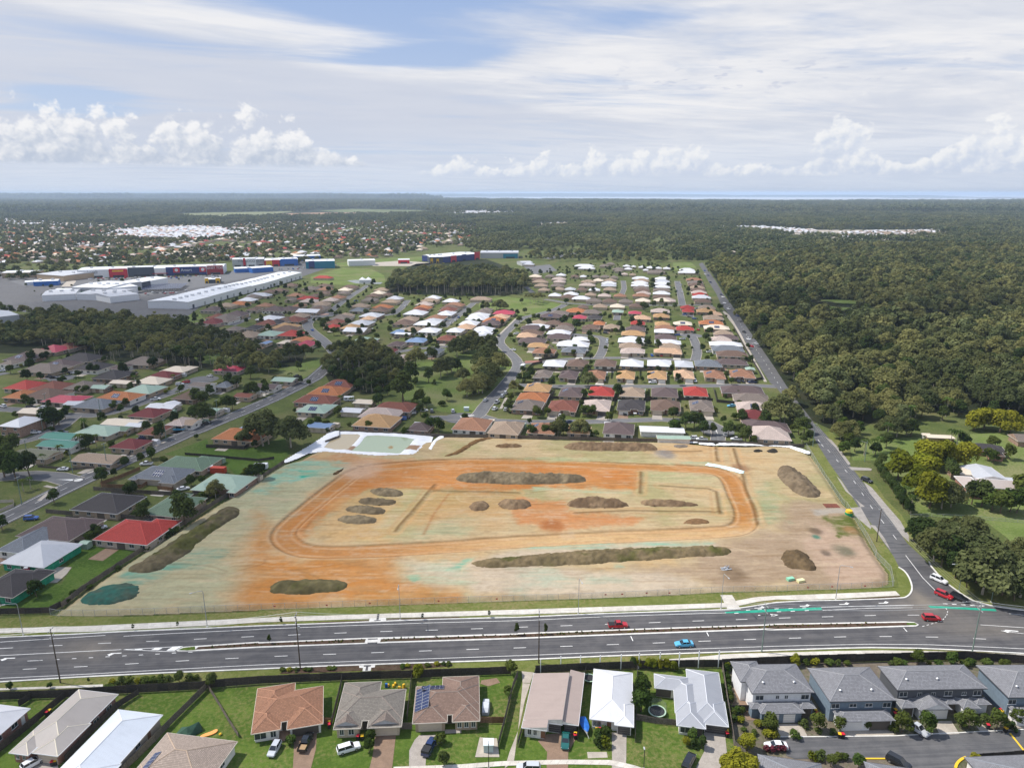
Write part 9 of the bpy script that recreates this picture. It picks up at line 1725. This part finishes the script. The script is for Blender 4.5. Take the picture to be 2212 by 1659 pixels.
cars(L_([(-230.3,325.9),(-253.3,366.6),(-259.6,367.4),(-287.2,431.6),(-291.5,434.1),(-282.7,443.2),(-281.2,443.2),(-276.2,369.6),(-332,449.7),(-211.4,404.7),(-200,383.1),(-214.4,438.9),(-174.3,315.3),(-170.7,306.4),(-163.6,330.3),(-216.7,325.3),(-195.8,311.4)]+[(-191.2,436),(-199.5,420.8),(-201.1,415.7),(-163.1,330.4),(-153.4,339.1),(-134,311.6),(-140.9,411.8),(-139.6,416.7),(-135.4,434.5),(-144.1,398.5),(-214.3,438.9)]+[(-188.1,278.4),(-156.1,284.4),(-145.1,222.2),(-142.1,224.4),(-128.6,258),(-170.9,231.8),(-162.6,330.9)],[10,180,0,10,10,10,10,150,10,180,20,10,190,10,190,20,30,160,170,20,185,40,190,180,185,170,10,175,180,185,50,40,30,10,10],'sedan wagon suv sedan sedan suv hatch suv ute suv ute suv suv ute sedan suv hatch hatch suv wagon sedan ute hatch suv suv ute sedan suv sedan ute ute hatch sedan suv sedan','white,white,black,black,black,black,white,white,white,white,white,silver,navy blue,black,sky blue,black,white,white,red,white,sky blue,black,navy blue,black,white,black,silver,silver,white,white,silver,white,white,blue,sky blue'),'in the left suburb','cars of the left suburb')
for pts_c,n_c in(([(-572.7,952.1),(-525.1,963.4)],22),([(-519.4,965.3),(-452.9,974.9)],26),([(-477,989.8),(-405.9,999.3)],20),([(-423.3,809.1),(-386.1,827.6)],14),([(-354.7,1087.9),(-321.2,1093.5)],10)):
    for k in range(n_c):
        q,an=along(pts_c,plen(pts_c)*(k+.5)/n_c);cl=rnd.choice(('white','white','silver','grey','red','blue','black'))
        o=obj('hatchback',car_proto('hatch',cl)[0][0][1],None,(q[0],q[1]+rnd.choice((0,9,18)),.0),R(90));tag(o,'tiny %s car in the car parks before the big shops'%cl,'car','cars in the shop car parks')
r=np.random.RandomState(12);P=in_view(poisson([(-691.6,982.7),(-637.5,1041.6),(-478.4,950.4),(-405,982.7),(-326.2,920.1),(-347.7,800.3),(-351.2,663),(-492.9,719.3)],24,95),5);P=P[vnoise(P[:,0],P[:,1],60,2,3)>.5];scatter('car_park_trees',P,r.uniform(.45,.8,len(P)),r.randint(0,SRC['mass_yard'][1],len(P)),'mass_yard')
# boats, caravans, trampolines, bins and other yard things
def bins(pts,place):
    for k,(p,c)in enumerate(pts):
        t=thing('wheelie_bin','%s lidded bin %s'%(c,place)if sum(q[1]==c for q in pts)==1 else '%s %s lidded bin %s'%(ORD[sum(q[1]==c for q in pts[:k])],c,place),'bin',(*p,-.02),rnd.uniform(-.4,.4),'wheelie bins')
        MB().box((0,0,0),(.58,.68,.98)).build('bin_body',M_trim,t).scale=(1,1,1);MB().box((0,-.02,.98),(.64,.76,.10)).build('lid',paint('lid_red',(.55,.02,.04))if c=='red' else paint('lid_yellow',(.75,.45,.02)),t)
for pl,pts in(('behind the stone roofed house side',(((-103.3,133.7),'red'),((-103.1,134.2),'yellow'))),('by the stone roofed house garage',(((-93.2,119.4),'red'),((-92.7,119.6),'yellow'))),('left of the grey tiled house',(((-39.7,129.9),'red'),((-39.9,131),'yellow'))),('at the grey tiled house porch',(((-32.7,126.5),'red'),((-31.8,126.5),'yellow'))),('by the green sedan',(((13.4,126.8),'red'),((13.5,127.2),'yellow'))),('before the white roofed house',(((18.3,128.5),'yellow'),((18.9,128.5),'red'))),('at the grey house drive edge',(((45.9,127.3),'red'),((46.1,128),'yellow'))),('in the first townhouse yard',(((54.4,134.1),'red'),((55.2,134.1),'yellow'))),
('by the second townhouse gap',(((67.7,134.4),'yellow'),((67.7,133.3),'red'))),('on the private road edge',(((69.8,127),'yellow'),((70.5,127),'red'))),('left of the silver ute trees',(((85.6,134.4),'yellow'),((84.9,133.3),'red'))),('before the fourth townhouse',(((103.2,129.7),'red'),((106.3,128.7),'yellow'))),('at the right end townhouse',(((109.1,134.4),'red'),((109,133.9),'yellow')))):bins(pts,pl)
t=thing('boat','small blue covered boat on a trailer beside the white house','boat',(*(15.7,129.7),.35),R(-80),FC)
mb=MB();h_=[(-2.2,.85),(-.5,.95),(1.0,.8),(2.1,.25),(2.4,.05)]
for i in range(4):
    (a,w),(b,v)=h_[i],h_[i+1]
    for s in(-1,1):mb.poly([(a,s*w*.5,0),(b,s*v*.5,.1),(b,s*v,.75),(a,s*w,.7)][::s])
mb.poly([(-2.2,-.85,.7),(-2.2,.85,.7),(-2.2,.42,0),(-2.2,-.42,0)]);mb.build('hull',P_wht,t)
mb=MB();[mb.poly([(h_[i][0],-h_[i][1],.72),(h_[i+1][0],-h_[i+1][1],.77),(h_[i+1][0],0,.95),(h_[i][0],0,.9)])for i in range(4)];[mb.poly([(h_[i][0],0,.9),(h_[i+1][0],0,.95),(h_[i+1][0],h_[i+1][1],.77),(h_[i][0],h_[i][1],.72)])for i in range(4)];mb.build('cover',paint('boat_blue',(.02,.14,.50)),t)
MB().tube([(2.2,0,.1),(3.6,0,.1)],.06,5).build('drawbar',M_galv,t);[obj('wheel',CARP['wheel'],t,(-.5,s*.95,0))for s in(-1,1)]
t=thing('covered_car','car under a pale grey cover beside the solar house','car',(*(-5.9,135.9),0),R(88),FC);mb=MB()
for i,(a,w,z)in enumerate(((-2.3,.75,.8),(-1.4,.9,1.35),(.2,.9,1.45),(1.0,.88,1.0),(2.2,.75,.75))):
    if i:mb.poly([(pa,-pw*.8,pz),(a,-w*.8,z),(a,w*.8,z),(pa,pw*.8,pz)]);[mb.poly([(pa,s*pw,0),(a,s*w,0),(a,s*w*.8,z),(pa,s*pw*.8,pz)][::-s])for s in(-1,1)]
    else:mb.poly([(a,-w,0),(a,w,0),(a,w*.8,z),(a,-w*.8,z)])
    pa,pw,pz=a,w,z
mb.poly([(2.2,-.75,0),(2.2,-.6,.75),(2.2,.6,.75),(2.2,.75,0)]);mb.build('cover',plain('car_cover',(.50,.52,.55),.6,var=.1),t)
def trampoline(label,p,r,net=True):
    t=thing('trampoline',label,'trampoline',(*p,0),0,'trampolines');MB().cyl((0,0,.82),r*.85,.02,20).build('mat',M_trim,t);mb=MB();n=20
    for k in range(n):a,b=2*math.pi*k/n,2*math.pi*(k+1)/n;mb.poly([(r*.85*math.cos(a),r*.85*math.sin(a),.85),(r*math.cos(a),r*math.sin(a),.83),(r*math.cos(b),r*math.sin(b),.83),(r*.85*math.cos(b),r*.85*math.sin(b),.85)])
    mb.build('rim_pad',paint('pad_green',(.45,.60,.45)),t)
    for k in range(6):a=k*math.pi/3;MB().tube([(r*math.cos(a),r*math.sin(a),0),(r*1.02*math.cos(a),r*1.02*math.sin(a),2.6 if net else .8)],.03,5).build('pole',M_trim,t)
    if net:
        m=MB();[m.poly([(r*math.cos(2*math.pi*k/n),r*math.sin(2*math.pi*k/n),.85),(r*math.cos(2*math.pi*(k+1)/n),r*math.sin(2*math.pi*(k+1)/n),.85),(r*math.cos(2*math.pi*(k+1)/n),r*math.sin(2*math.pi*(k+1)/n),2.6),(r*math.cos(2*math.pi*k/n),r*math.sin(2*math.pi*k/n),2.6)])for k in range(n)];m.build('net',M_mesh,t)
trampoline('round trampoline with net in the grey roofed house yard',(32.3,134.1),2.0);trampoline('low black trampoline between the duplex and white house',(18.4,145.3),1.5,False);trampoline('round trampoline behind the red roofed house',(-127.1,229),2.2);trampoline('blue rimmed trampoline in the plum roof house yard',(-148.6,223.5),2.2)
def caravan(label,p,hd,L=5.6):
    t=thing('caravan',label,'caravan',(*p,.35),R(hd),'caravans and trailers');MB().box((0,0,.15),(L,2.3,2.0),taper=.97,bot=True).build('body',P_wht,t);[MB().box((x,s*1.16,1.0),(1.0,.04,.6)).build('window',M_cglass,t)for x in(-1.2,1.0)for s in(-1,1)];[obj('wheel',CARP['wheel'],t,(0,s*1.05,0))for s in(-1,1)];MB().tube([(L/2,0,.2),(L/2+1.2,0,.15)],.06,5).build('drawbar',M_galv,t)
caravan('white caravan parked in the paddock by the site fence',(-105.5,279.7),185);caravan('white caravan beside the green roofed house',(-127.2,276.4),40);caravan('white caravan in the yard of cream sheds',(-91.1,381.4),0);caravan('white caravan in front of the brown gabled house',(85.3,357),5);caravan('white van on the estate bend kerb',(7.1,458.6),70,5.0)
tag(MB().box((0,0,0),(6.0,2.4,2.5),bot=True).build('shipping_container',plain('container_red',(.45,.06,.03),.6,var=.15),None,(*(-121.8,275.7),0),R(-6)),'orange red shipping container in the strip of houses','container')
for lab,p,m in(('pink portable toilet at the unfinished house',(-147.7,194.6),plain('toilet_pink',(.65,.03,.10),.5)),('green and yellow tank by the site gate',(121,234.7),P_grn)):
    t=thing('portable_toilet' if 'toilet' in lab else 'water_tank',lab,'toilet' if 'toilet' in lab else 'tank',(*p,0));(MB().box((0,0,0),(1.2,1.2,2.1))if 'toilet' in lab else MB().cyl((0,0,0),1.3,1.5,14)).build('body',m,t);(MB().box((0,0,2.1),(1.25,1.25,.2),taper=.98)if 'toilet' in lab else MB().cyl((0,0,1.5),1.25,.8,14,0,1.1)).build('roof' if 'toilet' in lab else 'top',P_wht if 'toilet' in lab else P_yel,t)
t=thing('transformer_kiosk','pale green transformer box on the concrete pad','transformer',(*(-4.9,123.7),0),R(2));MB().box((0,0,0),(2.0,1.9,1.7)).build('cabinet',plain('kiosk_green',(.42,.50,.50),.5),t);MB().box((0,0,1.7),(2.2,2.1,.15)).build('roof',plain('kiosk_roof',(.60,.66,.66),.5),t)
t=thing('transformer_kiosk','pale green transformer box at the reserve edge','transformer',(*(-24.3,362.8),0),0);MB().box((0,0,0),(2.6,2.0,1.9)).build('cabinet',plain('kiosk_green',(.42,.50,.50),.5),t);MB().box((0,0,1.9),(2.8,2.2,.15)).build('roof',plain('kiosk_roof',(.60,.66,.66),.5),t)
tag(MB().poly([(-3,-1.5,.05),(.5,-2,.05),(-.2,-.4,1.7)]).poly([(.5,-2,.05),(2.6,.4,.05),(1.8,1.0,2.0),(-.2,-.4,1.7)]).poly([(2.6,.4,.05),(1.6,2.2,.05),(1.8,1.0,2.0)]).poly([(1.6,2.2,.05),(-2.4,1.6,.05),(-.2,-.4,1.7),(1.8,1.0,2.0)]).poly([(-2.4,1.6,.05),(-3,-1.5,.05),(-.2,-.4,1.7)]).build('collapsed_tent',plain('tent_green',(.035,.085,.055),.7,var=.2),None,(*(-69.4,128.4),0)),'collapsed dark green tent on the lawn','tent')
tag(MB().prism(smooth([(-1.8,-.2),(-.9,.25),(.4,.4),(1.4,.9),(1.9,.5),(1.5,-.3),(.2,-.7),(-1.4,-.7)],2,True),0,.18).build('paddling_pool',plain('pool_orange',(.85,.36,.10),.5),None,(*(-65.1,128),0),R(20)),'orange wading pool on the lawn','pool');tag(MB().cyl((0,0,0),.22,.2,10,0,.34).cyl((0,0,.2),.34,.2,10,0,.18).build('ball',P_yel,None,(*(-62.5,127.8),0)),'yellow ball right of the orange wading pool','ball')
for k,(p,c)in enumerate((((-29.5,143),'blue'),((-29.2,143.4),'yellow'),((-27.9,143.2),'yellow'),((-26.4,142.6),'yellow'),((-25.4,142.8),'yellow'),((-27.6,144),'yellow'))):tag(MB().box((0,0,0),(.7,.5,.5+.5*(k in(0,4))),taper=.8).build('play_toy',P_yel if c=='yellow' else P_blue,None,(*p,0),k),'blue slide toy behind the grey tiled house' if c=='blue' else '%s yellow play toy from left behind the grey tiled house'%ORD[k-1],'toy','garden toys')
mb=MB();[mb.tube([(rnd.uniform(-2,0),rnd.uniform(-1,1),.1),(rnd.uniform(0,2),rnd.uniform(-1,1),rnd.uniform(.2,.9))],.10,4)for _ in range(11)];tag(mb.build('scrap_heap',plain('scrap_metal',(.45,.47,.50),.5,var=.4),None,(*(65.8,196.2),.6)),'heap of pale scrap metal and pipes on the site','scrap')
tag(MB().box((0,0,0),(5.2,3.4,.2)).build('shaker_grid',plain('rust',(.16,.05,.03),.8,var=.3),None,(*(117.8,241.7),.66)),'rust red steel wheel wash grid at the site gate','grid')
for lab,p,c in(('pale green skip lying on the near right of the site',(83,189.8),(.25,.55,.38)),('pale yellow skip right of the green one on the site',(85.7,188.8),(.70,.68,.38))):tag(MB().box((0,0,0),(2.2,1.2,.8),taper=1.0).build('plastic_barrier',plain('barrier_'+lab[5:9],c,.5),None,(*p,.62),.3),lab,'barrier')
# ------------------------------------------------------------------ poles, wires and street lights
M_pole=plain('timber_pole',(.085,.065,.05),.9,var=.3);M_polegrey=plain('green_grey_pole',(.17,.23,.20),.8,var=.15);M_ins=plain('insulator',(.55,.55,.55),.4)
def power_pole(label,p,h,arms=2,kit=False,m=None,hd=3.5):
    t=thing('power_pole',label,'power pole',(*p,0),R(hd),'power poles');MB().tube([(0,0,-.3),(0,0,h)],[.17,.11],7).build('pole',m or M_pole,t)
    for k in range(arms):
        z=h-.35-1.7*k;MB().box((0,0,z),(.12,2.3-.3*k,.14),0,0,True).build('crossarm',M_galv,t)
        for y in(-1.0,0,1.0):MB().cyl((0,y*(1-.13*k),z+.14),.06,.22,6).build('insulator',M_ins,t)
    if m and hd==3.5:MB().tube([(0,0,h-2),(-.6,-1.2,h-.6),(-2.4,.2,h-.2)],.06,5).build('lamp_arm',M_galv,t)
    if kit:MB().cyl((.45,0,h-4.2),.32,.9,10).build('transformer',M_galv,t)
    return(p[0],p[1],h)
PP=[power_pole('left end timber power pole with stay wires on the south verge',(-107.1,144.6),14.5,2),power_pole('timber power pole with transformer left of the paved crossing',(-51.7,149.8),15.0,2,True),power_pole('slim power pole in the middle of the south verge',(6.6,151.9),14.5,2),power_pole('greenish power pole with bent arm right of the blue sedan',(63.2,156.3),13.5,2,m=M_polegrey),power_pole('green grey power pole with wide crossarms by the junction',(116.4,156.2),14.0,2,m=M_polegrey)]
PN=[power_pole('leaning timber pole with wide crossarm on the narrow road',(121.5,215.3),12.0,1,hd=-70),power_pole('grey pole by the far right corner of the site fence',(137.8,307.3),11.0,1,m=M_polegrey,hd=-70),power_pole('green grey pole in front of the paddock palms',(152.6,288.6),9.5,0,m=M_polegrey)]
for lab,p,h in(('left suburb pole beside the big dark trees',(-182.8,244.6),11),('pole in front of the white parked sedan',(-182.4,275.7),11),('pole before the long tan veranda house',(-171.2,281.4),11),('pole on the grass right of the maroon house',(-161.7,314.5),11),('pole beside the olive roofed house',(-209.2,288.4),10),('pole by the white two storey house',(-229.3,329.9),9),('pole at the crimson roofed house',(-249.7,365.1),9),('pole at the slate roofed corner house',(-214.2,353.5),9),('pole at the pale green roof by the diagonal road',(-151.5,349.4),10)):power_pole(lab,p,h,1,m=M_polegrey,hd=-15)
def wires(a,b,offs,dz,label):
    t=thing('power_line',label,'power line',(0,0,0),0,'power lines');an=math.atan2(b[1]-a[1],b[0]-a[0])
    for o in offs:
        P=[]
        for k in range(9):q=k/8;P.append((a[0]+(b[0]-a[0])*q-math.sin(an)*o,a[1]+(b[1]-a[1])*q+math.cos(an)*o,a[2]+(b[2]-a[2])*q-dz-1.3*4*q*(1-q)))
        MB().tube(P,.022,3,cap=False).build('wire',M_galv,t)
pts_=[(PP[0][0]-62,PP[0][1]-4,14.5)]+PP+[(PP[4][0]+50,PP[4][1]-6,14)]
for k in range(len(pts_)-1):wires(pts_[k],pts_[k+1],(-1,0,1,-.8,.8),0,'%s span of wires from the left along the main road'%ORD[k])
wires(PP[4],PN[0],(-.8,0,.8),.2,'wires crossing from the junction to the leaning pole');wires(PN[0],PN[1],(-.8,0,.8),.2,'wires along the narrow road side of the site')
def street_light(label,p,h,hd,reach=2.6,m=None):
    t=thing('street_light',label,'street light',(*p,0),R(hd),'street lights');mm=m or M_galv;MB().tube([(0,0,-.1),(0,0,h-.6),(.25,0,h-.15),(reach*.5,0,h),(reach,0,h+.08)],[.11,.08,.07,.06,.05],6).build('pole',mm,t);MB().box((reach+.3,0,h+.02),(.75,.28,.12),0,0,True).build('lamp_head',P_gry,t);MB().cyl((0,0,-.05),.22,.15,8).build('base',M_kerb,t)
for lab,p,h,hd in(('left end grey street light with arm to the left',(-128.4,163.4),9.5,200),('tall street light left of the tan site corner',(-81.6,167.1),11,215),('street light near the upper paved crossing',(-30.4,170.3),11,-85),('street light in the middle of the upper footpath',(18.3,173.3),11,-80),('street light left of the crossing path on the right',(58.4,175.8),11,-80),('street light before the pointed heap',(92.5,180.4),11,-30)):street_light(lab,p,h,hd)
for lab,p,h,hd in(('green street light right of the waiting cars',(130.5,185),8.5,180),('green street light in the grove at the right',(136.1,179.1),7.0,160)):street_light(lab,p,h,hd,m=M_polegrey)
street_light('black lamp post on the lawn at the bottom',(26.6,118.6),4.2,90,.3,M_trim);street_light('black lamp post by the transformer box',(-4.7,118.6),5.6,90,.3,M_trim)
for k,(b,q)in enumerate(zip([(6.9,148),(11.8,148.7),(16.6,149),(21.4,149.4),(26.5,149.5),(30.9,149.7),(36,149.8),(40.7,149.8),(45.5,150),(50.4,150.1)],(4,4.2,4.2,4.0,4.2,4.4,4.6,4.6,4.8,4.8))):
    t=thing('steel_post','%s white steel fence post from the left above the back fence'%ORD[k],'post',(*b,0),R(3),'white posts behind the back fence');MB().box((0,0,0),(.2,.2,q)).build('post',P_wht,t);MB().tube([(0,.1,q*.55),(0,-.5,q-.1)],.05,5).build('brace',P_wht,t)
